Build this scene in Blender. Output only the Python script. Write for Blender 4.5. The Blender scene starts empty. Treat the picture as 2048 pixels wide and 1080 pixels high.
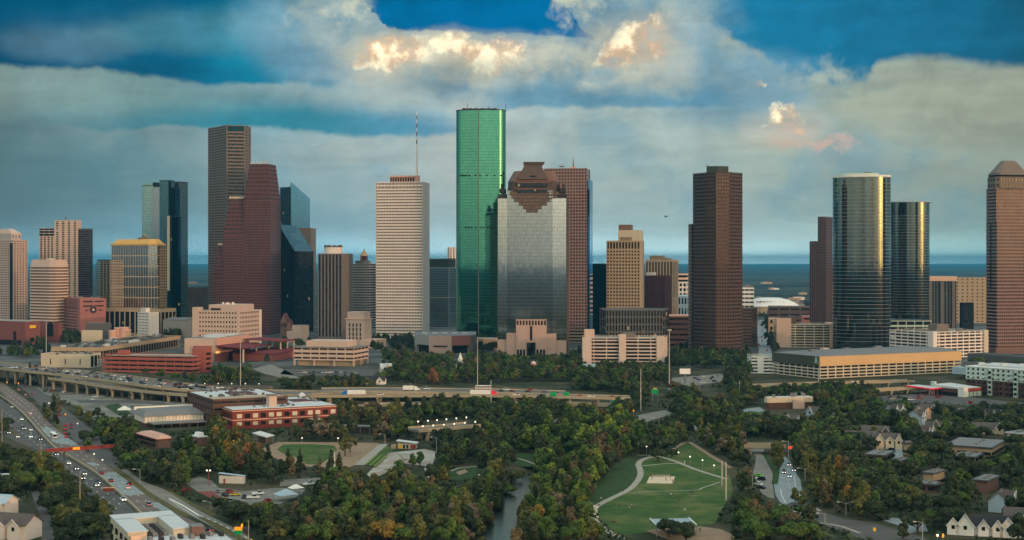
import bpy, bmesh, math, random
import numpy as np
from mathutils import Vector
R = math.radians
SC = bpy.context.scene
COL = SC.collection
F, CAM, HY = 2800.0, 104.0, 523.0       # focal length and horizon row of the 2048 px photograph, camera height in metres
# ------------------------------------------------------------------ camera
cam_data = bpy.data.cameras.new('camera')
cam_data.sensor_width = 36.0
cam_data.lens = F / 2048 * 36
cam_data.shift_y = -17 / 2048
cam_data.clip_start = 1.0
cam_data.clip_end = 300000
cam = bpy.data.objects.new('camera', cam_data)
COL.objects.link(cam)
cam.location = (0, 0, CAM)
cam.rotation_euler = (R(90), 0, 0)
SC.camera = cam
# ------------------------------------------------------------------ exposure and renderer
SC.view_settings.view_transform = 'Standard'
SC.view_settings.look = 'None'
SC.view_settings.exposure = 0.0
SC.view_settings.gamma = 1.0
SC.cycles.use_denoising = True
SC.cycles.max_bounces = 6
SC.cycles.diffuse_bounces = 2
SC.cycles.glossy_bounces = 3
SC.cycles.transmission_bounces = 2
SC.cycles.volume_bounces = 0
SC.cycles.transparent_max_bounces = 4
SC.cycles.caustics_reflective = False
SC.cycles.caustics_refractive = False
# ------------------------------------------------------------------ sun
SUN_PHI, SUN_EL = 47.0, 5.0          # degrees to the right of straight behind the camera, degrees above the horizon
s = Vector((math.sin(R(SUN_PHI)) * math.cos(R(SUN_EL)), -math.cos(R(SUN_PHI)) * math.cos(R(SUN_EL)), math.sin(R(SUN_EL))))
sun_data = bpy.data.lights.new('sun', 'SUN')
sun_data.energy = 1.05
sun_data.angle = R(0.5)
sun_data.color = (1.0, 0.57, 0.39)
sun = bpy.data.objects.new('sun', sun_data)
COL.objects.link(sun)
sun.rotation_euler = (-s).to_track_quat('-Z', 'Y').to_euler()
def lin(r, g, b):
 return tuple(((c / 255 / 12.92) if c / 255 <= 0.04045 else ((c / 255 + 0.055) / 1.055) ** 2.4) for c in (r, g, b))
# ------------------------------------------------------------------ world: Nishita sky with cloud decks laid over it by direction
world = bpy.data.worlds.new('World')
SC.world = world
world.use_nodes = True
WT = world.node_tree
WT.nodes.clear()
WS = 0.1
world.cycles.sampling_method = 'MANUAL'
world.cycles.sample_map_resolution = 512
class G:
 """small helper for building node graphs"""
 def __init__(self, tree):
  self.t = tree
 def put(self, sock, v):
  if isinstance(v, bpy.types.NodeSocket):
   self.t.links.new(v, sock)
  elif v is not None:
   if sock.type == 'RGBA' and len(v) == 3:
    v = (*v, 1)
   sock.default_value = v
 def node(self, typ, **kw):
  n = self.t.nodes.new(typ)
  for k, v in kw.items():
   setattr(n, k, v)
  return n
 def m(self, op, a, b=None, c=None, clamp=False):
  n = self.node('ShaderNodeMath', operation=op, use_clamp=clamp)
  for i, v in enumerate((a, b, c)):
   if v is not None:
    self.put(n.inputs[i], v)
  return n.outputs[0]
 def step(self, e0, e1, x):
  n = self.node('ShaderNodeMapRange', interpolation_type='SMOOTHSTEP')
  self.put(n.inputs[0], x)
  self.put(n.inputs[1], e0)
  self.put(n.inputs[2], e1)
  return n.outputs[0]
 def mix(self, f, a, b):
  n = self.node('ShaderNodeMix', data_type='RGBA')
  self.put(n.inputs[0], f)
  self.put(n.inputs[6], a)
  self.put(n.inputs[7], b)
  return n.outputs[2]
 def noise(self, vec, scale, detail=4, rough=0.5, dist=0.0, out=0):
  n = self.node('ShaderNodeTexNoise')
  self.put(n.inputs['Vector'], vec)
  n.inputs['Scale'].default_value = scale
  n.inputs['Detail'].default_value = detail
  n.inputs['Roughness'].default_value = rough
  n.inputs['Distortion'].default_value = dist
  return n.outputs[out]
 def ramp(self, x, pts, mode='EASE'):
  n = self.node('ShaderNodeValToRGB')
  cr = n.color_ramp
  cr.interpolation = mode
  while len(cr.elements) < len(pts):
   cr.elements.new(0.5)
  for e, (p, c) in zip(cr.elements, pts):
   e.position = p
   e.color = (*c, 1)
  self.put(n.inputs[0], x)
  return n.outputs[0]
 def curve(self, x, pts):
  n = self.node('ShaderNodeFloatCurve')
  cu = n.mapping.curves[0]
  n.mapping.extend = 'HORIZONTAL'
  while len(cu.points) < len(pts):
   cu.points.new(0.5, 0.5)
  for p, (a, b) in zip(cu.points, pts):
   p.location = (a, b)
   p.handle_type = 'AUTO_CLAMPED'
  n.mapping.update()
  self.put(n.inputs[1], x)
  return n.outputs[0]
 def sep(self, v, color=False):
  n = self.node('ShaderNodeSeparateColor' if color else 'ShaderNodeSeparateXYZ')
  self.put(n.inputs[0], v)
  return n.outputs[0], n.outputs[1], n.outputs[2]
g = G(WT)
DIR = g.node('ShaderNodeTexCoord').outputs['Generated']
dx, dy, dz = g.sep(DIR)
AZ = g.m('MULTIPLY', g.m('ARCTAN2', dx, dy), 180 / math.pi)
EL = g.m('MULTIPLY', g.m('ARCSINE', dz), 180 / math.pi)
sky = g.node('ShaderNodeTexSky', sky_type='NISHITA', sun_disc=False)
sky.sun_elevation = R(SUN_EL)
sky.sun_rotation = R(180 - SUN_PHI)
sky.air_density = 1.2
sky.dust_density = 1.5
sky.ozone_density = 2.0
def warp(scale, detail, rough, amp_az, amp_el):
 a, b, _ = g.sep(g.noise(DIR, scale, detail, rough, out=1), True)
 u = g.m('ADD', AZ, g.m('MULTIPLY', g.m('SUBTRACT', a, 0.5), amp_az))
 v = g.m('ADD', EL, g.m('MULTIPLY', g.m('SUBTRACT', b, 0.5), amp_el))
 return u, v
SOFT = warp(11, 6, 0.6, 4.5, 1.7)
MID = warp(16, 7, 0.55, 3.5, 1.6)
PUFF = warp(30, 7, 0.62, 3.2, 2.6)
DECK = 14.0                              # cloud decks fill the sky up to this elevation ahead, then thin out
def deg(px, py):
 a = math.atan((px - 1024) / F)
 return math.degrees(a), math.degrees(math.atan((HY - py) / F * math.cos(a)))
def edge(uv, pts):
 """elevation (degrees) of a cloud edge drawn as points, at the warped azimuth"""
 q = [deg(*p) for p in pts]
 x = g.m('DIVIDE', g.m('ADD', uv[0], 24), 48)
 return g.m('MULTIPLY', g.curve(x, [((a + 24) / 48, b / 14) for a, b in q]), 14)
def above(uv, pts, soft):
 e = edge(uv, pts)
 return g.step(g.m('SUBTRACT', e, soft), g.m('ADD', e, soft), uv[1])
def below(uv, pts, soft):
 return g.m('SUBTRACT', 1, above(uv, pts, soft))
def blob(uv, px, py, rx, ry, soft=0.6):
 """soft ellipse of cloud round a direction"""
 a, b = deg(px, py)
 k = math.degrees(1 / F)
 d = g.m('ADD', g.m('POWER', g.m('DIVIDE', g.m('SUBTRACT', uv[0], a), rx * k), 2), g.m('POWER', g.m('DIVIDE', g.m('SUBTRACT', uv[1], b), ry * k), 2))
 return g.m('SUBTRACT', 1, g.step(1 - soft, 1 + soft, d))
def band(uv, x0, x1, soft):
 a, b = deg(x0, 300)[0], deg(x1, 300)[0]
 k = math.degrees(soft / F)
 return g.m('MULTIPLY', g.step(a - k, a + k, uv[0]), g.m('SUBTRACT', 1, g.step(b - k, b + k, uv[0])))
def mul(*a):
 r = a[0]
 for x in a[1:]:
  r = g.m('MULTIPLY', r, x)
 return r
def K(r, g_, b, k=1.0):
 r_, gg, bb = lin(r, g_, b)
 return (r_ * .93 * k / WS, gg * 1.02 * k / WS, bb * .97 * k / WS)
XN = g.m('DIVIDE', g.m('ADD', AZ, 24), 48)
XW = g.m('DIVIDE', g.m('ADD', SOFT[0], 24), 48)
n_soft = g.noise(DIR, 14, 5, 0.55)
n_fine = g.noise(DIR, 40, 6, 0.6)
n_wide = g.noise(DIR, 6, 4, 0.5)
# lower sky: a veil of evening haze
low = g.ramp(XN, [(0.05, K(94, 112, 120)), (0.3, K(124, 152, 164)), (0.5, K(162, 180, 186)), (0.7, K(158, 174, 174)), (0.95, K(126, 146, 142))])
high = g.ramp(XW, [(0.05, K(92, 114, 120)), (0.2, K(100, 136, 148)), (0.3, K(146, 168, 176)), (0.45, K(182, 188, 188)), (0.62, K(174, 184, 182)), (0.8, K(164, 170, 160)), (0.95, K(150, 154, 142))])
c = g.mix(g.step(0.3, 4.2, SOFT[1]), low, high)
c = g.mix(mul(g.step(0.48, 0.66, n_soft), g.step(0.8, 2.5, EL), 0.45), c, K(98, 146, 172))
c = g.mix(mul(g.step(0.5, 0.75, n_wide), g.step(1.2, 3.5, EL), 0.35), c, K(190, 184, 172))
# second blue streak at the left, flat underneath
m1 = mul(above(SOFT, [(0, 240), (300, 262), (560, 268), (760, 268), (900, 264), (1000, 250), (1300, 200)], 0.13),
         below(SOFT, [(0, 170), (300, 205), (560, 215), (760, 215), (900, 235), (1000, 250)], 0.55), band(SOFT, 120, 960, 160))
c = g.mix(g.m('MULTIPLY', m1, 0.9), c, g.ramp(XW, [(0.1, K(86, 124, 136)), (0.3, K(30, 128, 152)), (0.45, K(84, 148, 182))]))
# cream shoulder under the dark deck at the left
m2 = mul(above(SOFT, [(0, 230), (200, 225), (420, 230), (620, 235)], 0.7), below(SOFT, [(0, 118), (200, 130), (420, 170), (560, 182), (700, 120)], 0.3), band(SOFT, -600, 480, 220))
c = g.mix(g.m('MULTIPLY', m2, 0.8), c, g.ramp(XW, [(0.08, K(134, 150, 148)), (0.2, K(122, 150, 152)), (0.34, K(92, 142, 156))]))
# upper left dark blue deck
m3 = mul(above(SOFT, [(0, 124), (180, 138), (340, 164), (520, 180), (660, 172), (760, 90), (820, 0)], 0.13), band(SOFT, -2400, 720, 90))
deckcol = g.ramp(XW, [(0.06, K(0, 70, 106)), (0.2, K(0, 90, 128)), (0.3, K(0, 124, 158)), (0.4, K(40, 136, 170))])
c = g.mix(g.m('MULTIPLY', m3, 0.97), c, deckcol)
m3b = mul(blob(MID, 340, 56, 210, 42, 0.9), 0.6)
c = g.mix(m3b, c, K(84, 140, 158))
m3c = mul(blob(MID, 120, 78, 120, 42, 0.9), 0.45)
c = g.mix(m3c, c, K(110, 140, 158))
m3d = mul(blob(MID, 590, 70, 110, 80, 0.9), 0.65)
c = g.mix(m3d, c, K(112, 152, 176))
m3e = mul(above(SOFT, [(0, 60), (150, 52), (260, 30), (420, 6), (700, 0)], 0.5), band(SOFT, -2400, 520, 150), 0.85)
c = g.mix(m3e, c, K(0, 84, 122))
# upper right blue deck
m4 = mul(above(SOFT, [(1180, -20), (1380, 8), (1450, 60), (1540, 105), (1620, 160), (1690, 168), (1735, 142), (1775, 119), (1850, 119), (2048, 134), (2300, 140)], 0.22), band(SOFT, 1400, 4600, 60))
c = g.mix(g.m('MULTIPLY', m4, 0.97), c, g.mix(g.step(3, 10, SOFT[1]), g.ramp(XW, [(0.66, K(30, 132, 168)), (0.75, K(8, 124, 155)), (0.84, K(0, 96, 132)), (0.96, K(0, 84, 116))]), g.ramp(XW, [(0.62, K(60, 140, 180)), (0.7, K(0, 122, 168)), (0.82, K(0, 106, 148)), (0.96, K(0, 80, 112))])))
m4b = mul(blob(MID, 1500, 185, 170, 80, 0.9), 0.75)
c = g.mix(m4b, c, K(112, 152, 178))
# middle mass: greyed cumulus with warm lit crests
m5 = mul(above(MID, [(500, 250), (600, 180), (760, 160), (900, 190), (1060, 190), (1200, 205), (1360, 195), (1500, 200)], 0.5), band(MID, 590, 1420, 90))
tex = g.mix(g.step(0.36, 0.66, g.noise(DIR, 22, 8, 0.6, 0.6)), K(96, 138, 166), K(166, 174, 174))
c = g.mix(g.m('MULTIPLY', m5, 0.85), c, tex)
m5b = mul(above(SOFT, [(900, 225), (1040, 218), (1200, 222), (1300, 222), (1420, 214), (1600, 200)], 0.12), below(SOFT, [(900, 190), (1040, 175), (1200, 190), (1420, 180), (1600, 170)], 0.4), band(SOFT, 980, 1480, 60), 0.8)
c = g.mix(m5b, c, K(92, 142, 172))
# deep blue gap overhead
m6 = mul(above(SOFT, [(600, 0), (735, 4), (765, 40), (800, 62), (900, 70), (1060, 80), (1190, 86), (1210, 84), (1240, 60)], 0.07), band(SOFT, 742, 1200, 20))
m6 = g.m('MULTIPLY', m6, g.m('SUBTRACT', 1, above(MID, [(1000, -120), (1095, -40), (1112, -6), (1140, 30), (1178, 66), (1205, 92), (1400, 240)], 0.1)))
c = g.mix(m6, c, g.ramp(EL, [(0.0, K(0, 130, 178)), (1.0, K(0, 104, 158))]))
# cream cumulus crests
for px, py, rx, ry, k in ((700, 60, 60, 46, .7), (728, 20, 30, 30, .8), (620, 40, 34, 24, .5), (1160, 25, 50, 40, .85), (1130, 130, 80, 50, .6), (1260, 150, 130, 45, .55), (1350, 70, 50, 50, .5), (860, 110, 130, 36, .7), (1010, 108, 70, 30, .55), (1650, 150, 70, 34, .45)):
 mk = mul(blob(PUFF, px, py, rx, ry, 0.8), g.step(0.4, 0.62, n_fine), k)
 c = g.mix(mk, c, K(214, 206, 186))
m7 = mul(above(MID, [(1500, 250), (1650, 215), (1745, 122), (1850, 118), (2048, 140), (2300, 150)], 0.1), 0.0)
c = g.mix(mul(blob(MID, 1900, 215, 230, 62, 0.9), 0.6), c, K(170, 168, 150))
for px, py, rx, ry, k in ((880, 112, 210, 46, .6), (1275, 95, 110, 66, .55), (1570, 262, 90, 46, .4)):
 c = g.mix(mul(blob(MID, px, py, rx, ry, 0.95), k), c, K(220, 200, 176))
# gold where the last sun strikes
for px, py, rx, ry, k in ((805, 100, 66, 36, 1), (772, 118, 44, 22, .9), (965, 98, 70, 30, 1), (925, 108, 40, 22, .8), (1275, 88, 62, 38, 1), (1310, 70, 36, 30, .9), (1235, 108, 36, 26, .8), (1556, 238, 40, 20, 1), (1575, 252, 24, 12, .8), (1508, 166, 20, 7, .7)):
 mk = mul(blob(PUFF, px, py, rx, ry, 0.75), g.step(0.34, 0.58, n_fine), k)
 c = g.mix(mk, c, g.mix(g.step(0.44, 0.6, n_fine), K(232, 178, 140), K(255, 234, 200, 1.35)))
c = g.mix(mul(blob(PUFF, 1632, 290, 80, 13, 0.95), g.step(.36, .6, n_fine), 0.7), c, K(220, 176, 162))
c = g.mix(mul(blob(MID, 1580, 275, 50, 22, 0.9), 0.3), c, K(214, 176, 160))
for px, py, rx, ry, k, col in ((1000, 150, 260, 40, .5, (184, 184, 176)), (1120, 195, 200, 22, .6, (92, 140, 168)), (880, 150, 60, 24, .5, (104, 148, 172)), (1200, 150, 40, 16, .7, (112, 154, 176)), (1420, 110, 90, 90, .55, (104, 150, 178)), (620, 110, 90, 50, .55, (96, 140, 170)), (540, 40, 80, 40, .45, (120, 158, 178)), (1690, 160, 60, 26, .6, (176, 180, 170)), (1720, 175, 70, 16, .55, (122, 140, 142)), (1880, 150, 160, 22, .4, (150, 148, 138)), (1960, 230, 120, 26, .4, (140, 138, 128)), (760, 300, 260, 30, .4, (186, 184, 180)), (1240, 330, 240, 24, .35, (130, 160, 172))):
 c = g.mix(mul(blob(MID, px, py, rx, ry, 0.95), g.step(.36, .6, n_fine), k), c, K(*col))
# stratus streaks and ragged billows through every deck
cv = g.node('ShaderNodeCombineXYZ')
g.put(cv.inputs[0], g.m('MULTIPLY', MID[0], .05))
g.put(cv.inputs[1], g.m('MULTIPLY', MID[1], .34))
st = g.noise(cv.outputs[0], 3.2, 7, .6)
bl = g.noise(DIR, 26, 8, .62, .5)
fac = g.m('ADD', g.m('MULTIPLY_ADD', st, .62, .69), g.m('MULTIPLY', g.m('SUBTRACT', bl, .5), g.m('MULTIPLY_ADD', g.step(2.5, 7, EL), .55, .2)))
fs_ = g.node('ShaderNodeVectorMath', operation='SCALE')
g.put(fs_.inputs[0], c)
g.put(fs_.inputs['Scale'], fac)
c = fs_.outputs[0]
# the rest of the dome: broken evening cloud over the Nishita sky
n_dome = g.noise(DIR, 3.2, 7, 0.55)
warm = g.step(-0.2, 0.95, g.m('MULTIPLY', dy, -1))
dome = g.mix(g.m('MULTIPLY_ADD', g.step(0.36, 0.64, n_dome), 0.6, 0.32), sky.outputs[0], g.mix(warm, K(180, 192, 198), K(238, 222, 200)))
hi_ = g.node('ShaderNodeVectorMath', operation='SCALE')
g.put(hi_.inputs[0], dome)
g.put(hi_.inputs['Scale'], g.m('MULTIPLY_ADD', g.step(4, 24, EL), 0.75, 1.5))
dome = hi_.outputs[0]
sd = g.node('ShaderNodeVectorMath', operation='DOT_PRODUCT')
g.put(sd.inputs[0], DIR)
sd.inputs[1].default_value = tuple(s)
sdot = g.m('MAXIMUM', sd.outputs['Value'], 0)
glow = g.m('ADD', g.m('MULTIPLY', g.m('POWER', sdot, 7), .45), g.m('MULTIPLY_ADD', g.m('POWER', sdot, 110), 13, g.m('MULTIPLY', g.m('POWER', sdot, 50), 3)))
gcol = g.node('ShaderNodeVectorMath', operation='SCALE')
gcol.inputs[0].default_value = tuple(v / WS for v in (1.0, .52, .12))
g.put(gcol.inputs['Scale'], glow)
gadd = g.node('ShaderNodeVectorMath', operation='ADD')
g.put(gadd.inputs[0], dome)
g.put(gadd.inputs[1], gcol.outputs[0])
dome = gadd.outputs[0]
front = mul(g.step(-0.05, 0.4, dy), g.m('SUBTRACT', 1, g.step(11, 22, EL)))
c = g.mix(front, dome, c)
# the lowest sky is brighter than it looks: the haze in front of it takes that back
gl = g.m('MULTIPLY_ADD', g.m('POWER', 2.718, g.m('MULTIPLY', g.m('MAXIMUM', EL, 0), -2.0)), 7.0, 1.06)
sc_ = g.node('ShaderNodeVectorMath', operation='SCALE')
g.put(sc_.inputs[0], c)
g.put(sc_.inputs['Scale'], g.m('MULTIPLY_ADD', g.m('SUBTRACT', gl, 1), front, 1))
c = sc_.outputs[0]
c = g.mix(g.step(-0.4, -0.05, EL), K(20, 40, 48), c)
bg = g.node('ShaderNodeBackground')
g.put(bg.inputs[0], c)
bg.inputs[1].default_value = WS
wo = g.node('ShaderNodeOutputWorld')
WT.links.new(bg.outputs[0], wo.inputs[0])
# ------------------------------------------------------------------ helpers: points, meshes, things
def W(px, py, z=0.0):
 """the point at height z that the photograph shows at a pixel"""
 d = F * (CAM - z) / (py - HY)
 return Vector(((px - 1024) / F * d, d, z))
def Z(py, d):
 return CAM + (HY - py) * d / F
def X(px, d):
 return (px - 1024) / F * d
def wob(seed):
 return random.Random(seed)
class MB:
 """collects shapes, builds them as ONE mesh object"""
 def __init__(self):
  self.v, self.f, self.mi, self.cur = [], [], [], 0
 def add(self, pts, faces):
  o = len(self.v)
  self.v += [tuple(p) for p in pts]
  for f in faces:
   self.f.append([o + i for i in f])
   self.mi.append(self.cur)
  return self
 def mat(self, i):
  self.cur = i
  return self
 def poly(self, pts):
  return self.add(pts, [list(range(len(pts)))])
 def prism(self, P, z0, z1, bottom=True):
  n = len(P)
  return self.add([(p[0], p[1], z0) for p in P] + [(p[0], p[1], z1) for p in P],
      [[i, (i + 1) % n, n + (i + 1) % n, n + i] for i in range(n)] + [list(range(n, 2 * n))] + ([list(range(n - 1, -1, -1))] if bottom else []))
 def loft(self, P, z0, Q, z1):
  """solid between two polygons with the same number of corners; z may be one number or one per corner"""
  n = len(P)
  a = z0 if isinstance(z0, (list, tuple)) else [z0] * n
  b = z1 if isinstance(z1, (list, tuple)) else [z1] * n
  return self.add([(p[0], p[1], a[i]) for i, p in enumerate(P)] + [(p[0], p[1], b[i]) for i, p in enumerate(Q)],
      [[i, (i + 1) % n, n + (i + 1) % n, n + i] for i in range(n)] + [list(range(n, 2 * n)), list(range(n - 1, -1, -1))])
 def box(self, c, sx, sy, sz, ang=0.0):
  """box standing on c, sizes along its own axes, turned by ang"""
  ca, sa = math.cos(ang), math.sin(ang)
  P = [(c[0] + x * ca - y * sa, c[1] + x * sa + y * ca) for x, y in ((-sx / 2, -sy / 2), (sx / 2, -sy / 2), (sx / 2, sy / 2), (-sx / 2, sy / 2))]
  return self.prism(P, c[2], c[2] + sz)
 def cyl(self, c, r, h, n=12, r2=None):
  r2 = r if r2 is None else r2
  P = [(c[0] + r * math.cos(2 * math.pi * i / n), c[1] + r * math.sin(2 * math.pi * i / n)) for i in range(n)]
  Q = [(c[0] + r2 * math.cos(2 * math.pi * i / n), c[1] + r2 * math.sin(2 * math.pi * i / n)) for i in range(n)]
  return self.loft(P, c[2], Q, c[2] + h)
 def tube(self, pts, radii, n=6):
  pts = [Vector(p) for p in pts]
  if not isinstance(radii, (list, tuple)):
   radii = [radii] * len(pts)
  ring = []
  for i, p in enumerate(pts):
   d = (pts[min(i + 1, len(pts) - 1)] - pts[max(i - 1, 0)]).normalized()
   a = d.cross(Vector((0, 0, 1)) if abs(d.z) < 0.9 else Vector((1, 0, 0))).normalized()
   b = d.cross(a)
   ring.append([p + (a * math.cos(2 * math.pi * k / n) + b * math.sin(2 * math.pi * k / n)) * radii[i] for k in range(n)])
  fs = []
  for i in range(len(pts) - 1):
   fs += [[i * n + k, i * n + (k + 1) % n, (i + 1) * n + (k + 1) % n, (i + 1) * n + k] for k in range(n)]
  fs += [list(range(n - 1, -1, -1)), [(len(pts) - 1) * n + k for k in range(n)]]
  return self.add([q for r_ in ring for q in r_], fs)
 def ball(self, c, r, n=8, m=5, sz=1.0):
  pts, fs = [], []
  for j in range(m + 1):
   t = math.pi * j / m
   for i in range(n):
    p = 2 * math.pi * i / n
    pts.append((c[0] + r * math.sin(t) * math.cos(p), c[1] + r * math.sin(t) * math.sin(p), c[2] + r * sz * math.cos(t)))
  for j in range(m):
   for i in range(n):
    fs.append([j * n + i, (j + 1) * n + i, (j + 1) * n + (i + 1) % n, j * n + (i + 1) % n])
  return self.add(pts, fs)
 def build(self, name, mats, parent=None, smooth=False, loc=None):
  me = bpy.data.meshes.new(name)
  o = Vector(parent['_w']) if parent is not None and '_w' in parent else Vector((0, 0, 0))
  if parent is None and loc is not None:
   o = Vector(loc)
  me.from_pydata([(a - o.x, b - o.y, c_ - o.z) for a, b, c_ in self.v], [], self.f)
  mats = mats if isinstance(mats, (list, tuple)) else [mats]
  for m_ in mats:
   me.materials.append(M[m_] if isinstance(m_, str) else m_)
  if len(mats) > 1:
   me.polygons.foreach_set('material_index', self.mi)
  if smooth:
   me.polygons.foreach_set('use_smooth', [True] * len(me.polygons))
  me.update()
  ob = bpy.data.objects.new(name, me)
  COL.objects.link(ob)
  if parent is not None:
   ob.parent = parent
   ob['_w'] = tuple(o)
  elif loc is not None:
   ob.location = loc
   ob['_w'] = tuple(o)
  return ob
def tag(o, label=None, cat=None, group=None, kind=None):
 if label:
  o['label'] = label
 if cat:
  o['category'] = cat
 if group:
  o['group'] = group
 if kind:
  o['kind'] = kind
 return o
def thing(name, label, cat, loc, group=None, kind=None):
 o = bpy.data.objects.new(name, None)
 COL.objects.link(o)
 o.location = loc
 o.empty_display_size = 1
 o['_w'] = tuple(loc)
 return tag(o, label, cat, group, kind)
def structure(mb, name, mats):
 return tag(mb.build(name, mats), kind='structure')
def copy_tree(o, parent=None):
 c_ = o.copy()
 COL.objects.link(c_)
 c_.parent = parent
 for ch in o.children:
  copy_tree(ch, c_)
 return c_
# ------------------------------------------------------------------ materials
M = {}
def mat(name, rgb, rough=0.8, metal=0.0, var=0.12, scale=0.06, spec=0.3, emit=None, streak=0.0):
 """plain weathered surface: colour with soft blotches (and rain streaks)"""
 m_ = bpy.data.materials.new(name)
 m_.use_nodes = True
 q = G(m_.node_tree)
 b = m_.node_tree.nodes['Principled BSDF']
 base = lin(*rgb) if max(rgb) > 1 else rgb
 if var:
  pos = q.node('ShaderNodeNewGeometry').outputs['Position']
  n = q.noise(pos, scale, 5, 0.6)
  f = q.m('MULTIPLY_ADD', n, 2 * var, 1 - var)
  if streak:
   mp = q.node('ShaderNodeMapping')
   mp.inputs['Scale'].default_value = (1, 1, 0.06)
   q.put(mp.inputs[0], pos)
   f = q.m('MULTIPLY', f, q.m('MULTIPLY_ADD', q.noise(mp.outputs[0], 0.7, 4, 0.6), 2 * streak, 1 - streak))
  v = q.node('ShaderNodeMix', data_type='RGBA', blend_type='MULTIPLY')
  v.inputs[0].default_value = 1
  q.put(v.inputs[6], base)
  cc = q.node('ShaderNodeCombineColor')
  for i in range(3):
   q.put(cc.inputs[i], f)
  q.put(v.inputs[7], cc.outputs[0])
  q.put(b.inputs['Base Color'], v.outputs[2])
 else:
  q.put(b.inputs['Base Color'], base)
 b.inputs['Roughness'].default_value = rough
 b.inputs['Metallic'].default_value = metal
 b.inputs['Specular IOR Level'].default_value = spec
 if emit:
  q.put(b.inputs['Emission Color'], lin(*emit[:3]))
  b.inputs['Emission Strength'].default_value = emit[3]
 M[name] = m_
 return m_
def curtain(name, tint, pane=(1.6, 3.9), line=(0.1, 0.08), linecol=(30, 34, 36), rough=0.035, wobble=0.012, band=0.0, bandcol=None, metal=1.0, lit=0.0, panevar=0.12):
 """mirror glass curtain wall: panes that each lean a little, with mullion lines and an optional spandrel band"""
 m_ = bpy.data.materials.new(name)
 m_.use_nodes = True
 q = G(m_.node_tree)
 b = m_.node_tree.nodes['Principled BSDF']
 geo = q.node('ShaderNodeNewGeometry')
 px_, py_, pz_ = q.sep(geo.outputs['Position'])
 nx, ny, nz = q.sep(geo.outputs['True Normal'])
 u = q.m('ADD', q.m('MULTIPLY', px_, q.m('MULTIPLY', ny, -1)), q.m('MULTIPLY', py_, nx))
 iu, iv = q.m('DIVIDE', u, pane[0]), q.m('DIVIDE', pz_, pane[1])
 fu, fv = q.m('FRACT', iu), q.m('FRACT', iv)
 cell = q.node('ShaderNodeCombineXYZ')
 q.put(cell.inputs[0], q.m('FLOOR', iu))
 q.put(cell.inputs[1], q.m('FLOOR', iv))
 wn = q.node('ShaderNodeTexWhiteNoise', noise_dimensions='2D')
 q.put(wn.inputs['Vector'], cell.outputs[0])
 sub = q.node('ShaderNodeVectorMath', operation='SUBTRACT')
 q.put(sub.inputs[0], wn.outputs['Color'])
 sub.inputs[1].default_value = (0.5, 0.5, 0.5)
 big = q.node('ShaderNodeVectorMath', operation='SUBTRACT')
 q.put(big.inputs[0], q.noise(geo.outputs['Position'], 0.12, 3, 0.6, out=1))
 big.inputs[1].default_value = (0.5, 0.5, 0.5)
 sc1 = q.node('ShaderNodeVectorMath', operation='SCALE')
 q.put(sc1.inputs[0], sub.outputs[0])
 sc1.inputs['Scale'].default_value = wobble
 sc2 = q.node('ShaderNodeVectorMath', operation='SCALE')
 q.put(sc2.inputs[0], big.outputs[0])
 sc2.inputs['Scale'].default_value = wobble * 1.5
 a1 = q.node('ShaderNodeVectorMath', operation='ADD')
 q.put(a1.inputs[0], sc1.outputs[0])
 q.put(a1.inputs[1], sc2.outputs[0])
 a2 = q.node('ShaderNodeVectorMath', operation='ADD')
 q.put(a2.inputs[0], a1.outputs[0])
 q.put(a2.inputs[1], geo.outputs['Normal'])
 nn = q.node('ShaderNodeVectorMath', operation='NORMALIZE')
 q.put(nn.inputs[0], a2.outputs[0])
 q.put(b.inputs['Normal'], nn.outputs[0])
 t = lin(*tint)
 cvar = q.mix(wn.outputs['Value'], tuple(x * (1 - panevar) for x in t), tuple(min(1, x * (1 + panevar)) for x in t))
 if band:
  isb = q.m('LESS_THAN', fv, band)
  cvar = q.mix(isb, cvar, lin(*(bandcol or tint)))
 isl = q.m('MAXIMUM', q.m('LESS_THAN', fu, line[0] / pane[0]), q.m('LESS_THAN', fv, line[1] / pane[1]))
 q.put(b.inputs['Base Color'], q.mix(isl, cvar, lin(*linecol)))
 q.put(b.inputs['Metallic'], q.m('MULTIPLY_ADD', isl, -0.7 * metal, metal))
 q.put(b.inputs['Roughness'], q.m('MULTIPLY_ADD', isl, 0.4, rough))
 if lit:
  wn2 = q.node('ShaderNodeTexWhiteNoise', noise_dimensions='3D')
  ad = q.node('ShaderNodeVectorMath', operation='ADD')
  q.put(ad.inputs[0], cell.outputs[0])
  ad.inputs[1].default_value = (17, 5, 3)
  q.put(wn2.inputs['Vector'], ad.outputs[0])
  q.put(b.inputs['Emission Color'], lin(255, 214, 150))
  q.put(b.inputs['Emission Strength'], q.m('MULTIPLY', q.m('GREATER_THAN', wn2.outputs['Value'], 1 - lit), 0.35))
 M[name] = m_
 return m_
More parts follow.
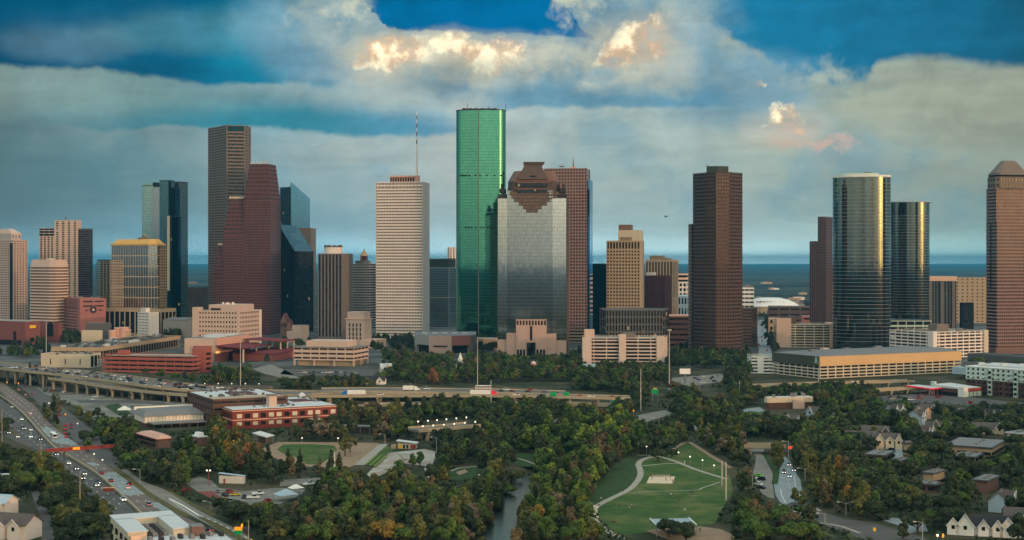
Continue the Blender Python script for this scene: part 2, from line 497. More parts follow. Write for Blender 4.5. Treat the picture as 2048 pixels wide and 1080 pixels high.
# stone, concrete, paint
for n_, rgb, kw in (
 ('cream', (200, 188, 166), dict(streak=.06)), ('cream_warm', (198, 174, 160), dict(streak=.05)), ('white_wall', (226, 214, 206), dict(streak=.06)), ('white_paint', (226, 226, 222), {}),
 ('tan', (176, 154, 126), dict(streak=.06)), ('tan_dark', (140, 122, 98), dict(streak=.08)), ('taupe', (118, 107, 100), dict(streak=.08)), ('grey_stone', (150, 148, 144), dict(streak=.06)),
 ('grey_dark', (92, 92, 90), {}), ('red_granite', (100, 64, 63), dict(streak=.04)), ('red_granite_b', (124, 76, 72), {}), ('rose', (160, 106, 100), dict(streak=.05)), ('rose_pale', (180, 154, 144), dict(streak=.05)),
 ('brick_red', (128, 60, 52), {}), ('brick_brown', (94, 68, 60), {}), ('coral', (158, 88, 78), dict(streak=.06)), ('maroon', (92, 52, 56), dict(streak=.03)), ('maroon_roof', (112, 36, 40), {}),
 ('brown_stone', (88, 74, 68), dict(streak=.04)), ('brown_mid', (118, 92, 82), {}), ('umber', (86, 68, 60), dict(streak=.05)), ('plum', (88, 68, 68), dict(streak=.04)), ('green_stone', (58, 68, 62), {}), ('olive_panel', (74, 76, 62), {}), ('ochre_panel', (208, 172, 126), dict(streak=.04)),
 ('copper_gold', (206, 166, 96), {}), ('pink_wall', (206, 160, 142), dict(streak=.05)), ('pink_granite', (138, 110, 102), dict(streak=.05)), ('garage_pink', (204, 184, 172), dict(streak=.06)), ('peach', (224, 184, 160), {}), ('slate_roof', (92, 84, 82), dict(var=.2, scale=.5)), ('slate_dark', (52, 50, 54), dict(var=.2, scale=.5)),
 ('roof_grey', (120, 120, 120), dict(var=.2, scale=.1)), ('roof_pale', (196, 200, 200), dict(var=.12, scale=.15)), ('roof_dark', (72, 74, 76), dict(var=.2)), ('roof_metal', (150, 164, 168), dict(metal=.3, rough=.4)),
 ('steel', (150, 150, 150), dict(metal=.5, rough=.5)), ('pole', (176, 172, 164), {}), ('pole_wood', (120, 108, 92), {}), ('rust_red', (150, 66, 60), {}), ('sign_green', (20, 150, 92), dict(rough=.4)), ('sign_yellow', (240, 190, 30), dict(rough=.4)),
 ('sign_white', (240, 240, 240), dict(rough=.4)), ('sign_brown', (110, 62, 46), {}), ('pale_blue', (164, 186, 200), {}), ('pale_green', (176, 196, 184), {}), ('mint', (190, 206, 198), {}), ('canvas', (236, 232, 220), {}),
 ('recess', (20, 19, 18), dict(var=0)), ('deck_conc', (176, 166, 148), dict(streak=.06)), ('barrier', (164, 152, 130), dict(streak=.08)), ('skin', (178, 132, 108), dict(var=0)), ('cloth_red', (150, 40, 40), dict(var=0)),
 ('cloth_white', (220, 216, 210), dict(var=0)), ('cloth_dark', (40, 42, 50), dict(var=0)), ('hair', (40, 30, 24), dict(var=0)), ('tyre', (22, 22, 22), dict(var=0)), ('car_glass', (24, 28, 32), dict(var=0, rough=.1, spec=.6)),
 ('bark', (74, 60, 48), dict(scale=1.5, var=.3)), ('bark_pale', (150, 140, 124), dict(scale=1.5, var=.25)), ('spire_white', (230, 224, 212), {}), ('stone_white', (200, 194, 182), dict(var=.2, scale=.4)),
):
 mat(n_, rgb, **kw)
mat('lamp_white', (255, 250, 235), emit=(255, 244, 220, 0.9), var=0)
mat('lamp_head', (255, 244, 225), emit=(255, 246, 230, 5.0), var=0)
mat('lamp_tail', (200, 20, 30), emit=(255, 30, 60, 1.6), var=0)
mat('lamp_amber', (255, 160, 40), emit=(255, 150, 30, 1.1), var=0)
mat('board_amber', (255, 150, 30), emit=(255, 140, 20, 0.8), var=0)
mat('board_red', (220, 70, 30), emit=(255, 74, 24, 0.5), var=0)
mat('red_glow', (190, 30, 40), emit=(230, 40, 60, 0.5), var=0)  # self-glowing red; on the lorry cab the brightness is put into the paint
mat('win', (26, 30, 32), rough=.12, spec=.6, var=0)
mat('blind', (206, 196, 176), rough=.5, var=0)
mat('win_lit', (220, 170, 90), emit=(255, 190, 100, 0.8), var=0)
curtain('win_warm', (58, 50, 46), pane=(2.1, 3.95), wobble=.004, metal=.35, panevar=.75)
curtain('glass_dark', (44, 50, 54), wobble=.0018, metal=.45, panevar=.9)
curtain('glass_brown', (116, 94, 80), wobble=.0018, metal=.75, panevar=.3)
curtain('glass_mid', (100, 110, 112), wobble=.0018, metal=.8, panevar=.3)
curtain('glass_black', (36, 42, 46), wobble=.0018, metal=.5, panevar=.6, lit=.006)
curtain('glass_green', (92, 164, 140), pane=(1.55, 3.9), line=(.12, .3), linecol=(30, 92, 80), wobble=.0018, rough=.035, panevar=.1)
curtain('glass_silver', (214, 216, 214), pane=(1.6, 3.9), line=(.12, .22), linecol=(110, 110, 108), wobble=.0018, rough=.06, panevar=.06)
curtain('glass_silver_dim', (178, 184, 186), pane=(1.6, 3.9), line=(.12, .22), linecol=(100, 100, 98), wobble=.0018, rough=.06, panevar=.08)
curtain('glass_teal', (92, 124, 132), wobble=.0018, panevar=.15, pane=(1.6, 4.1), line=(.1, .18))
curtain('glass_navy', (34, 62, 74), wobble=.0018, panevar=.2, pane=(1.6, 4.1), line=(.1, .18), lit=.004)
curtain('glass_pale', (168, 196, 190), wobble=.0018, panevar=.1, pane=(1.6, 4.1), line=(.1, .25), linecol=(90, 110, 112))
curtain('glass_blue', (88, 146, 200), wobble=.0018, panevar=.08, pane=(1.6, 4.1), line=(.1, .2), linecol=(50, 100, 130))
curtain('glass_oval', (108, 118, 116), wobble=.003, panevar=.1, pane=(1.6, 4.0), line=(.07, .1), linecol=(20, 30, 32), rough=.05)
curtain('glass_grey', (104, 116, 122), wobble=.0018, panevar=.25, pane=(1.6, 3.9), line=(.3, .5), linecol=(84, 104, 108), metal=.8)
# ------------------------------------------------------------------ footprints and facades
class Fr:
 """a rectangular footprint: near corner C, right face along dR, left face along dL"""
 def __init__(self, xL, xC, xR, d, a, wL=None, wR=None):
  a = R(a)
  self.D = d
  if wR is None and math.sin(a) - (xR - 1024) / F * math.cos(a) < .04:
   xC, wR = xR, 40.0       # the right face is turned away from the camera
  self.C = Vector((X(xC, d), d))
  self.dR, self.dL = Vector((math.sin(a), math.cos(a))), Vector((-math.cos(a), math.sin(a)))
  kL, kR = (xL - 1024) / F, (xR - 1024) / F
  self.wL = wL or (self.C.x - kL * d) / (math.cos(a) + kL * math.sin(a))
  self.wR = wR or (kR * d - self.C.x) / (math.sin(a) - kR * math.cos(a))
  self.ang = math.atan2(self.dR.y, self.dR.x)
 def p(self, u, v):
  """point at fraction u along the right face, v along the left face"""
  q = self.C + self.dR * (u * self.wR) + self.dL * (v * self.wL)
  return (q.x, q.y)
 def r(self, u0=0, u1=1, v0=0, v1=1):
  return [self.p(u0, v0), self.p(u1, v0), self.p(u1, v1), self.p(u0, v1)]
 def m(self, mu, mv=None):
  """rectangle inset by metres"""
  mv = mu if mv is None else mv
  return self.r(mu / self.wR, 1 - mu / self.wR, mv / self.wL, 1 - mv / self.wL)
 def mid(self, z=0):
  q = self.p(.5, .5)
  return (q[0], q[1], z)
def inset(P, d):
 """convex counter-clockwise polygon moved inwards by d"""
 n, out = len(P), []
 for i in range(n):
  a, b, c_ = Vector(P[i - 1]), Vector(P[i]), Vector(P[(i + 1) % n])
  e1, e2 = (b - a).normalized(), (c_ - b).normalized()
  n1, n2 = Vector((-e1.y, e1.x)), Vector((-e2.y, e2.x))
  k = n1 + n2
  k = k / max(0.2, (1 + n1.dot(n2)))
  out.append((b.x + k.x * d, b.y + k.y * d))
 return out
def facade(mb, P, z0, z1, fh, bay, fz, fx, sel=None, sill=0.5):
 """outer wall skin of a polygon with one opening per bay and storey; sel gives single edges their own (fh, bay, fz, fx), or None for a blank wall"""
 n = len(P)
 for i in range(n):
  a, b = Vector(P[i]), Vector(P[(i + 1) % n])
  L = (b - a).length
  if L < 0.5:
   continue
  sp = (fh, bay, fz, fx)
  if sel and i in sel:
   sp = sel[i]
  if sp is None:
   xs, zs = [0, L], [z0, z1]
  else:
   h_, w_, q, k = sp
   nb, nf = max(1, round(L / w_)), max(1, round((z1 - z0) / h_))
   w_, h_ = L / nb, (z1 - z0) / nf
   if k >= 1:
    xs = [0, L]
   else:
    xs = [0] + [x for j in range(nb) for x in (j * w_ + (1 - k) / 2 * w_, (j + 1) * w_ - (1 - k) / 2 * w_)] + [L]
   lo = (1 - q) * sill * h_
   zs = [z0] + [z for j in range(nf) for z in (z0 + j * h_ + lo, z0 + j * h_ + lo + q * h_)] + [z1]
  d = (b - a) / L
  nx, nz = len(xs), len(zs)
  pts = [(a.x + d.x * x, a.y + d.y * x, z) for z in zs for x in xs]
  fs = []
  for j in range(nz - 1):
   for k2 in range(nx - 1):
    if sp is not None and j % 2 == 1 and (nx == 2 or k2 % 2 == 1):
     continue
    fs.append([j * nx + k2, j * nx + k2 + 1, (j + 1) * nx + k2 + 1, (j + 1) * nx + k2])
  mb.add(pts, fs)
 return mb
def shell(t, P, z0, z1, wall, glass, fh=3.9, bay=3.0, fz=.5, fx=.6, sel=None, depth=.5, roof='roof_grey', name='', sill=.5, para=1.0):
 """wall skin + glazing behind it + roof deck, as parts of thing t"""
 pre = name + '_' if name else ''
 facade(MB(), P, z0, z1, fh, bay, fz, fx, sel, sill).build(pre + 'wall', wall, t)
 MB().prism(inset(P, depth), z0, z1 - para - .3).build(pre + 'glazing', glass, t)
 MB().prism(inset(P, .15), z1 - para - .2, z1 - para).build(pre + 'roof', roof, t)
def block(t, P, z0, z1, m_, name, roof=None):
 MB().prism(P, z0, z1).build(name, m_, t)
 if roof:
  MB().prism(inset(P, .6), z1 + .02, z1 + .12).build('roof', roof, t)
def units(t, P, z, n, seed, s=(3, 5), m_='roof_grey', name='roof_unit', ang=0):
 """air handlers on a flat roof, each a part"""
 r_ = wob(seed)
 a, b, d = Vector(P[0]), Vector(P[1]), Vector(P[3])
 for i in range(n):
  q = a + (b - a) * r_.uniform(.12, .88) + (d - a) * r_.uniform(.12, .88)
  MB().box((q.x, q.y, z), r_.uniform(*s), r_.uniform(*s), r_.uniform(1.4, 3), ang).build(name, m_, t)
# ------------------------------------------------------------------ the towers of the skyline, from left to right
SKY = 'towers of the skyline'
def tower(label, fr, name='office_tower', cat='skyscraper', group=SKY):
 return thing(name, label, cat, fr.mid(), group)
# far left: residential tower with stepped crown
f = Fr(-44, 27, 55, 2080, 38)
t = tower('cream and pink residential tower with a stepped crown at the skyline end', f, 'apartment_tower')
shell(t, f.r(), 0, Z(480, f.D), 'cream_warm', 'glass_dark', 3.6, 5.5, .55, .5, sel={0: (3.6, 4.5, .55, .6)})
facade(MB(), f.r(.1, .8, .1, .9), Z(480, f.D), Z(466, f.D), 9, 5, .5, .4).build('crown_wall', 'cream_warm', t)
MB().loft(f.r(.1, .8, .1, .9), Z(466, f.D), f.r(.25, .65, .25, .7), Z(457, f.D)).build('crown_roof', 'cream_warm', t)
MB().prism(f.r(-.02, .02, .86, .99), 0, Z(486, f.D)).build('corner_pier', 'glass_black', t)
MB().prism(f.r(-.02, .3, .02, .1), 0, Z(486, f.D)).build('dark_bay', 'glass_black', t)
# twin-winged residential tower
f = Fr(79, 180, 187, 2150, 12)
t = tower('tall cream residential tower with a raised core and dark balconied wing', f, 'apartment_tower')
shell(t, f.r(0, 1, .5, 1), 0, Z(472, f.D), 'cream_warm', 'glass_dark', 3.4, 6, .62, .56)
shell(t, f.r(-.02, .9, .6, 1.01), Z(472, f.D), Z(455, f.D), 'cream_warm', 'glass_navy', 5, 9, .78, .95, name='upper')
facade(MB(), f.r(-.06, .9, .235, .7), 0, Z(440, f.D), 3.4, 9, .55, .42, sel={0: None}).build('core_wall', 'cream_warm', t)
MB().prism(inset(f.r(-.06, .9, .235, .7), .5), 0, Z(442, f.D)).build('core_glazing', 'glass_dark', t)
shell(t, f.r(-.0, 1.02, .01, .234), 0, Z(457, f.D), 'plum', 'glass_dark', 3.4, 30, .66, 1, name='balcony_wing')
MB().tube([(*f.p(.3, .5), Z(440, f.D)), (*f.p(.3, .5), Z(433, f.D))], .8).build('mast', 'grey_dark', t)
# banded white tower
f = Fr(60, 107, 137, 1960, 30)
t = tower('white tower of broad horizontal bands with a sloping top', f)
P = [f.p(.12, 0), f.p(1, 0), f.p(1, 1), f.p(0, 1), f.p(0, .18)]
shell(t, P, 0, Z(533, f.D), 'cream_warm', 'glass_brown', 4.3, 40, .42, 1, depth=.7)
MB().loft(P, Z(533, f.D), inset(P, 2.2), Z(519, f.D)).build('sloping_top', 'cream_warm', t)
MB().box((*f.p(.4, .4), Z(519, f.D)), 8, 8, 2, f.ang).build('roof_unit', 'cream', t)
# dark slim tower between
f = Fr(192, 200, 226, 2300, 70)
t = tower('slim dark tower with tan window grid half hidden beside the gold topped tower', f)
shell(t, f.r(), 0, Z(522, f.D), 'tan_dark', 'glass_navy', 3.9, 5, .6, .6, sel={3: (3.9, 40, .8, 1)})
MB().prism(f.r(.1, .9, .1, .9), Z(522, f.D), Z(519, f.D)).build('penthouse', 'green_stone', t)
# gold topped glass tower
f = Fr(222, 309, 331, 1960, 24)
t = tower('glass and tan stone tower with a gold roof cornice and broad stone base', f)
P = [f.p(.25, 0), f.p(1, 0), f.p(1, 1), f.p(0, 1), f.p(0, .14)]
z = Z(490, f.D)
MB().prism(inset(P, .6), 20, z).build('glazing', 'glass_silver_dim', t)
facade(MB(), P, Z(617, f.D), z, 15.5, 4.4, .9, .8, sel={4: (15.5, 4.0, .9, .8)}).build('stone_frame', 'tan', t)
facade(MB(), f.r(-.03, .1, .72, 1.005), Z(617, f.D), Z(520, f.D), 3.9, 3.4, .55, .55).build('window_bay_wall', 'tan', t)
MB().prism(f.r(.002, .09, .73, .99), 20, Z(521, f.D)).build('window_bay_glazing', 'glass_dark', t)
facade(MB(), f.r(.4, 1.015, -.03, .3), Z(617, f.D), Z(493, f.D), 3.9, 3.4, .55, .55).build('corner_bay_wall', 'tan_dark', t)
MB().prism(f.r(.42, 1, -.01, .28), 20, Z(494, f.D)).build('corner_bay_glazing', 'glass_dark', t)
MB().prism([(p[0], p[1]) for p in inset(P, -.5)], z, z + 2.2).build('cornice', 'copper_gold', t)
MB().loft(inset(P, 1.5), z + 2.2, inset(P, 6), Z(478, f.D)).build('gold_roof', 'copper_gold', t)
MB().box((*f.p(.4, .4), Z(478, f.D)), 8, 6, 2.4, f.ang).build('roof_unit', 'brown_mid', t)
P2 = f.r(-.12, 1.25, -.18, 1.12)
facade(MB(), P2, 0, Z(617, f.D), 26, 9, .78, .74, sill=.4).build('stone_base', 'tan', t)
MB().prism(inset(P2, 1.2), 0, Z(618, f.D)).build('base_glazing', 'glass_black', t)
# folded glass tower of fins
f = Fr(284, 341, 374, 2120, 30)
t = tower('pale and dark blue glass tower of several upright fins with notched top', f)
for u0, u1, v0, v1, py, m_, nm in ((0, 1, .58, 1, 369, 'glass_pale', 'pale_fin'), (-.04, .5, .33, .6, 372, 'glass_silver_dim', 'cream_fin'), (-.07, .3, .03, .345, 360, 'glass_teal', 'teal_fin'),
                                   (.1, .5, -.04, .3, 374, 'glass_navy', 'navy_fin'), (.45, 1, -.03, .5, 362, 'glass_grey', 'grey_fin'), (-.1, .46, -.1, .05, 432, 'glass_navy', 'front_slab')):
 facade(MB(), f.r(u0, u1, v0, v1), 0, Z(py, f.D), 400, 400, .99, .985).build(nm + '_edge', 'green_stone', t)
 MB().prism(inset(f.r(u0, u1, v0, v1), .15), 0, Z(py, f.D) - 1).build(nm, m_, t)
MB().prism(f.r(-.13, -.105, -.04, .04), 60, Z(432, f.D)).build('pale_edge', 'cream', t)
MB().loft(f.r(0, 1, .62, .98), [Z(369, f.D)] * 4, f.r(0, 1, .62, .98), [Z(363, f.D), Z(364, f.D), Z(366, f.D), Z(368, f.D)]).build('sail_roof', 'glass_pale', t)
# tallest slab with five sides, left of the stepped gables
f = Fr(416, 453, 502, 2060, 62)
t = tower('tallest grey granite tower with five sides and one wide ribbon window face', f)
zt = Z(250, f.D)
a_ = Vector((X(416, 2110), 2110)); b_ = Vector((X(453, 2060), 2060)); c_ = Vector((X(490, 2066), 2066)); d_ = Vector((X(502, 2095), 2095))
P = [tuple(a_), tuple(b_), tuple(c_), tuple(d_), (X(500, 2140), 2140), (X(420, 2140), 2140)]
shell(t, P, 0, zt, 'taupe', 'glass_dark', 3.95, 3.1, .55, .56, sel={1: (5.2, 60, .55, 1)}, depth=.6)
e1, e2 = Vector(P[1]), Vector(P[2])
dd = (e2 - e1).normalized()
for q0, q1, nm in ((0, .05, 'corner_pier'), (.95, 1.0, 'corner_pier')):
 u0, u1 = e1 + (e2 - e1) * q0, e1 + (e2 - e1) * q1
 MB().prism([(u0.x, u0.y - .3), (u1.x, u1.y - .3), (u1.x, u1.y + .3), (u0.x, u0.y + .3)], 0, zt).build(nm, 'taupe', t)
u0, u1 = e1 + (e2 - e1) * .05, e1 + (e2 - e1) * .95
MB().prism([(u0.x, u0.y - .2), (u1.x, u1.y - .2), (u1.x, u1.y + .2), (u0.x, u0.y + .2)], zt - 9, zt - 2).build('top_window', 'glass_navy', t)
MB().tube([(e1.x, e1.y + 20, zt), (e1.x, e1.y + 20, zt + 5)], .4).build('mast', 'grey_dark', t)
for k in range(3):
 MB().box((e1.x + 6 + 9 * k, e1.y + 30, zt - .8), 4, 4, 2.4).build('roof_unit', 'grey_dark', t)
# red granite tower of three stepped gables
f = Fr(424, 541, 560, 1985, 9, wR=46)
t = tower('red granite tower of three stepped gables descending to one side', f, 'stepped_gable_tower')
D = f.D
segs = ((0.0, .46, 327, 548, .06), (.46, .815, 396, 560, .0), (.815, 1.0, 490, 600, .0))
for v0, v1, pt, pb, _ in segs:
 n_, zt, zb = 9, Z(pt, D), Z(pt + (74 if pt < 400 else 84 if pt < 450 else 70), D)
 run = {327: .075, 396: .08, 490: .075}[pt]
 shell(t, f.r(0, 1, v0, v1), 0, zb, 'red_granite', 'glass_dark', 3.9, 3.1, .54, .56, name='body', sel=None)
 for k in range(n_):
  za, zc = zb + (zt - zb) * k / n_, zb + (zt - zb) * (k + 1) / n_
  hi = v1 - run * (k + 1) / n_
  q = .14 * (k + .4) / n_
  lo = v0 + (0.06 * (k + 1) / n_ if v0 == 0 else 0)
  facade(MB(), f.r(q, 1 - q, lo, hi), za, zc, 3.9, 3.1, .54, .56).build('gable_step_wall', 'red_granite', t)
  MB().prism(inset(f.r(q, 1 - q, lo, hi), .4), za, zc - .8).build('gable_step_glazing', 'glass_dark', t)
  MB().prism(inset(f.r(q, 1 - q, lo, hi), .3), zc - .7, zc - .3).build('gable_step_roof', 'red_granite_b', t)
 hi, lo = v1 - run, v0 + (.06 if v0 == 0 else 0)
 nn = max(3, round((hi - lo) * f.wL / 4.2))
 for k in range(nn):
  v = lo + (hi - lo) * (k + .5) / nn
  MB().loft(f.r(.135, .18, v - .009, v + .009), zt - .6, f.r(.15, .17, v - .005, v + .005), zt + 3.6).build('finial', 'cream', t)
 if pt > 330:
  MB().prism(f.r(.135, .18, lo, hi), zt - .6, zt + 2.2).build('ridge_wall', 'cream', t)
# blue glass wedge behind the gables
f = Fr(561, 582, 620, 2250, 78, wL=60)
t = tower('blue glass tower with a curved sloping top behind the red gables', f)
zc, zr = Z(364, 2250), Z(397, 2250)
P = f.r()
MB().loft(P, 0, P, [zc, zr, zr, Z(372, 2250)]).build('glazing', 'glass_blue', t)
P = [(X(560, 2262), 2262), (X(581.5, 2246), 2246), (X(581.5, 2246), 2290), (X(560, 2262), 2300)]
facade(MB(), P, 0, Z(374, 2250), 8, 5, .86, .86).build('dark_side_frame', 'slate_dark', t)
MB().prism(inset(P, .3), 0, Z(374.5, 2250)).build('dark_side_glazing', 'glass_navy', t)
MB().prism([(X(586, 2238), 2238), (X(621, 2238), 2238), (X(621, 2238), 2300), (X(586, 2238), 2300)], 0, Z(456, 2250)).build('grey_lower_block', 'taupe', t)
# dark glass tower with a slanted roof
f = Fr(556, 589, 627, 2070, 52)
t = tower('black glass tower cut off by a steep slanted teal roof', f)
P = f.r()
zs = [Z(502, 2070), Z(502, 2070), Z(450, 2070), Z(447, 2070)]
MB().loft(P, 0, P, [q - .8 for q in zs]).build('glazing', 'glass_black', t)
MB().loft(inset(P, .4), [q - .7 for q in zs], inset(P, .4), zs).build('slanted_roof', 'glass_teal', t)
# brown ribbed tower
f = Fr(636, 684, 706, 1890, 22)
t = tower('brown tower of narrow upright ribs with a white rooftop drum', f)
zt = Z(507, f.D)
shell(t, f.r(), 0, zt, 'taupe', 'win_warm', 150, 5, .97, .5, sel={0: None, 1: None}, depth=.8, sill=.6)
q = f.p(.5, .6)
MB().cyl((*q, zt - .8), 12.5, 9.5, 24).build('drum', 'white_wall', t)
MB().cyl((*q, zt + 8.7), 12.9, 1.6, 24).build('drum_rim', 'grey_dark', t)
for k in range(9):
 a = k * .7
 MB().box((q[0] + 11 * math.cos(a), q[1] + 11 * math.sin(a), zt + 10.3), 2, 2, 1.6).build('roof_unit', 'grey_dark', t)
# grey banded tower behind with a domed lantern
f = Fr(706, 738, 752, 2150, 22)
t = tower('grey blue banded tower partly behind the white mast tower', f)
shell(t, f.r(), 0, Z(527, f.D), 'grey_stone', 'glass_navy', 3.9, 3.4, .55, .72, sel={0: (3.9, 40, .55, 1)})
MB().prism(f.r(.1, .9, .4, .9), Z(527, f.D), Z(521, f.D)).build('penthouse', 'grey_dark', t)
D = 2240
t = thing('lantern_tower', 'tan stone lantern with a small dome peeping above the grey banded tower', 'tower', (X(728, D), D, 0), SKY)
q = (X(728, D), D)
MB().box((*q, 0), 20, 20, Z(522, D)).build('shaft', 'tan_dark', t)
for k in range(4):
 a = math.pi / 4 + k * math.pi / 2
 MB().box((q[0] + 6.4 * math.cos(a), q[1] + 6.4 * math.sin(a), Z(522, D)), 2.2, 2.2, 8).build('lantern_column', 'brown_mid', t)
MB().box((*q, Z(522, D)), 6, 6, 8).build('lantern_core', 'maroon', t)
MB().cyl((*q, Z(522, D) + 8), 7.6, 1, 12).build('lantern_rim', 'tan', t)
MB().cyl((*q, Z(522, D) + 9), 6.4, 7, 12, 2).build('dome', 'tan', t)
MB().cyl((*q, Z(522, D) + 16), 1.2, 5, 8, .2).build('finial', 'tan_dark', t)
# white mast tower
f = Fr(752, 845, 859, 1860, 9, wR=44)
t = tower('white tower of fine upright fins with a tall red and white mast', f, 'mast_tower')
zt = Z(363, f.D)
shell(t, f.r(), 6, zt - 10, 'white_wall', 'win_warm', 3.95, 2.1, .5, .74, sel={0: None, 2: None}, depth=.7)
facade(MB(), f.r(), zt - 10, zt, 5, 1.9, .66, .6, sel={0: None, 2: None}).build('top_wall', 'white_wall', t)
MB().prism(inset(f.r(), .8), zt - 11, zt - 1.5).build('top_glazing', 'win_warm', t)
facade(MB(), f.r(), 0, 6, 12, 4, .9, .6).build('arcade', 'white_wall', t)
MB().prism(inset(f.r(), 4), 0, 6.2).build('lobby_glazing', 'win', t)
P = f.r(.2, .8, .2, .74)
facade(MB(), P, zt - .6, Z(350, f.D), 9, 3.6, .66, .72, sill=.3).build('penthouse_wall', 'pink_wall', t)
MB().prism(inset(P, .7), zt - .6, Z(352, f.D)).build('penthouse_glazing', 'recess', t)
q = f.p(.3, .17)
MB().cyl((*q, zt - .6), 4, Z(350, f.D) - zt + .6, 10).build('mast_base', 'pink_wall', t)
MB().cyl((*q, Z(350, f.D)), 1.5, Z(286, f.D) - Z(350, f.D), 8, .9).build('mast', 'white_paint', t)
za, zb = Z(286, f.D), Z(220, f.D)
for k in range(8):
 z0 = za + (zb - za) * k / 8
 MB().cyl((*q, z0), .8 - .05 * k, (zb - za) / 8, 6, .75 - .05 * k).build('mast_section', 'brown_mid' if k % 2 == 0 else 'white_paint', t)
# grey blue pair between mast tower and green tower
f = Fr(856, 898, 914, 2200, 15)
t = tower('grey blue glass block with a taller ribbed mechanical top beside the mast tower', f)
shell(t, f.r(0, 1, .0, 1), 0, Z(535, f.D), 'grey_stone', 'glass_grey', 60, 60, .98, .97, depth=.25)
shell(t, f.r(.05, .95, .05, 1), Z(535, f.D), Z(517, f.D), 'green_stone', 'recess', 14, 2.5, .9, .4, name='mechanical', depth=.6)
f = Fr(895, 899, 916, 2420, 60)
t = tower('narrow white tower with small balconies peeping past the green tower', f)
shell(t, f.r(), 0, Z(494, f.D), 'white_wall', 'glass_navy', 3.5, 5, .6, .6)
# green glass tower
D = 1800
hw = 50.2 / F * D
cx = X(962.5, D + 30)
xm = X(957, D)
P = []
for k in range(9):
 a = R(-4 + 84 * k / 8)
 P.append((cx - hw + 9 - 9 * math.cos(a), D + 18 - 14 * math.sin(a)))
P.append((xm, D))
for k in range(9):
 a = R(82 - 86 * k / 8)
 P.append((cx + hw - 9 + 9 * math.cos(a), D + 15 - 14 * math.sin(a)))
P += [(cx + hw * .94, D + 66), (cx - hw * .94, D + 66)]
t = thing('green_glass_tower', 'tallest green mirror glass tower with rounded ends', 'skyscraper', (cx, D + 34, 0), SKY)
zt = Z(219, D)
MB().prism(P, 0, zt).build('glazing', 'glass_green', t)
MB().prism(inset(P, -.25), zt - .8, zt + .5).build('parapet', 'glass_dark', t)
# the recessed seam, and the dark return of the slipped half
xs = X(957, D)
MB().prism([(xs - .55, D - .5), (xs + .55, D - .5), (xs + .55, D + 3), (xs - .55, D + 3)], 0, zt + .3).build('seam', 'brown_mid', t)
for py, xs_ in ((351, (921, 926, 931, 938, 951, 960, 974, 989, 1003)), (455, (931, 937, 943, 951, 962, 967, 974, 979, 984, 989))):
 for px in xs_:
  dd = D + abs(X(px, D) - xm) * (.1 if px < 957 else .03) - .25
  MB().box((X(px, dd), dd, Z(py + 1.4, D)), 1.9, .8, 2.0).build('vent_opening', 'recess', t)
q = (cx, D + 34)
MB().prism([(cx - hw * .75, D + 12), (cx + hw * .62, D + 12), (cx + hw * .62, D + 55), (cx - hw * .75, D + 55)], zt, zt + 2.6).build('roof_deck', 'slate_dark', t)
for dx_, h_ in ((-18, 9), (-8, 4), (10, 5), (22, 5), (32, 8)):
 MB().tube([(cx + dx_, D + 25, zt + 2), (cx + dx_, D + 25, zt + 2 + h_)], .35, 5).build('antenna', 'grey_dark', t)
for k in range(6):
 MB().box((cx - 22 + 8 * k, D + 24, zt + 2.6), 5, 5, 1.6).build('roof_unit', 'grey_dark', t)
# silver glass tower with the stepped granite crown
D = 1500
t = thing('stepped_crown_tower', 'silver glass tower with a brown stepped granite crown and rose stone entrance', 'skyscraper', (X(1066, D), D + 30, 0), SKY)
ppm = F / D
zS = Z(396, D)
f = Fr(995, 1133, 1140.5, D, 4, wR=50)
facade(MB(), f.r(), 0, zS, 500, 500, .999, .995).build('edge_trim', 'grey_dark', t)
PW = f.r(.006, .994, .005, .995)
MB().prism(PW, 0, zS).build('silver_glazing', 'glass_silver', t)
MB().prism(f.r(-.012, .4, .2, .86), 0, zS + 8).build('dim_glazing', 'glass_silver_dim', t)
MB().prism(f.r(-.012, 1.01, -.02, .0), 0, zS - 12).build('brown_return', 'brown_stone', t)  # brown stone slab over the right face
# upside-down stepped pyramid of granite laid on the face
for py0, x0, x1 in ((383, 1019, 1118), (390, 1023, 1112), (397, 1028, 1104), (404, 1038, 1094), (411, 1046, 1084), (418, 1052, 1076)):
 q0, q1 = X(x0, D - 2), X(x1, D - 2)
 yb = f.p(0, .5)[1]
 facade(MB(), [(q0, yb - 2.2), (q1, yb - 2.2), (q1, yb + 3), (q0, yb + 3)], Z(py0 + 7, D), Z(py0, D), 3.8, 2.6, .5, .7).build('granite_step', 'brown_stone', t)
 MB().prism([(q0 + .5, yb - 1.9), (q1 - .5, yb - 1.9), (q1 - .5, yb + 2.8), (q0 + .5, yb + 2.8)], Z(py0 + 7, D), Z(py0, D) - .2).build('step_glazing', 'glass_brown', t)
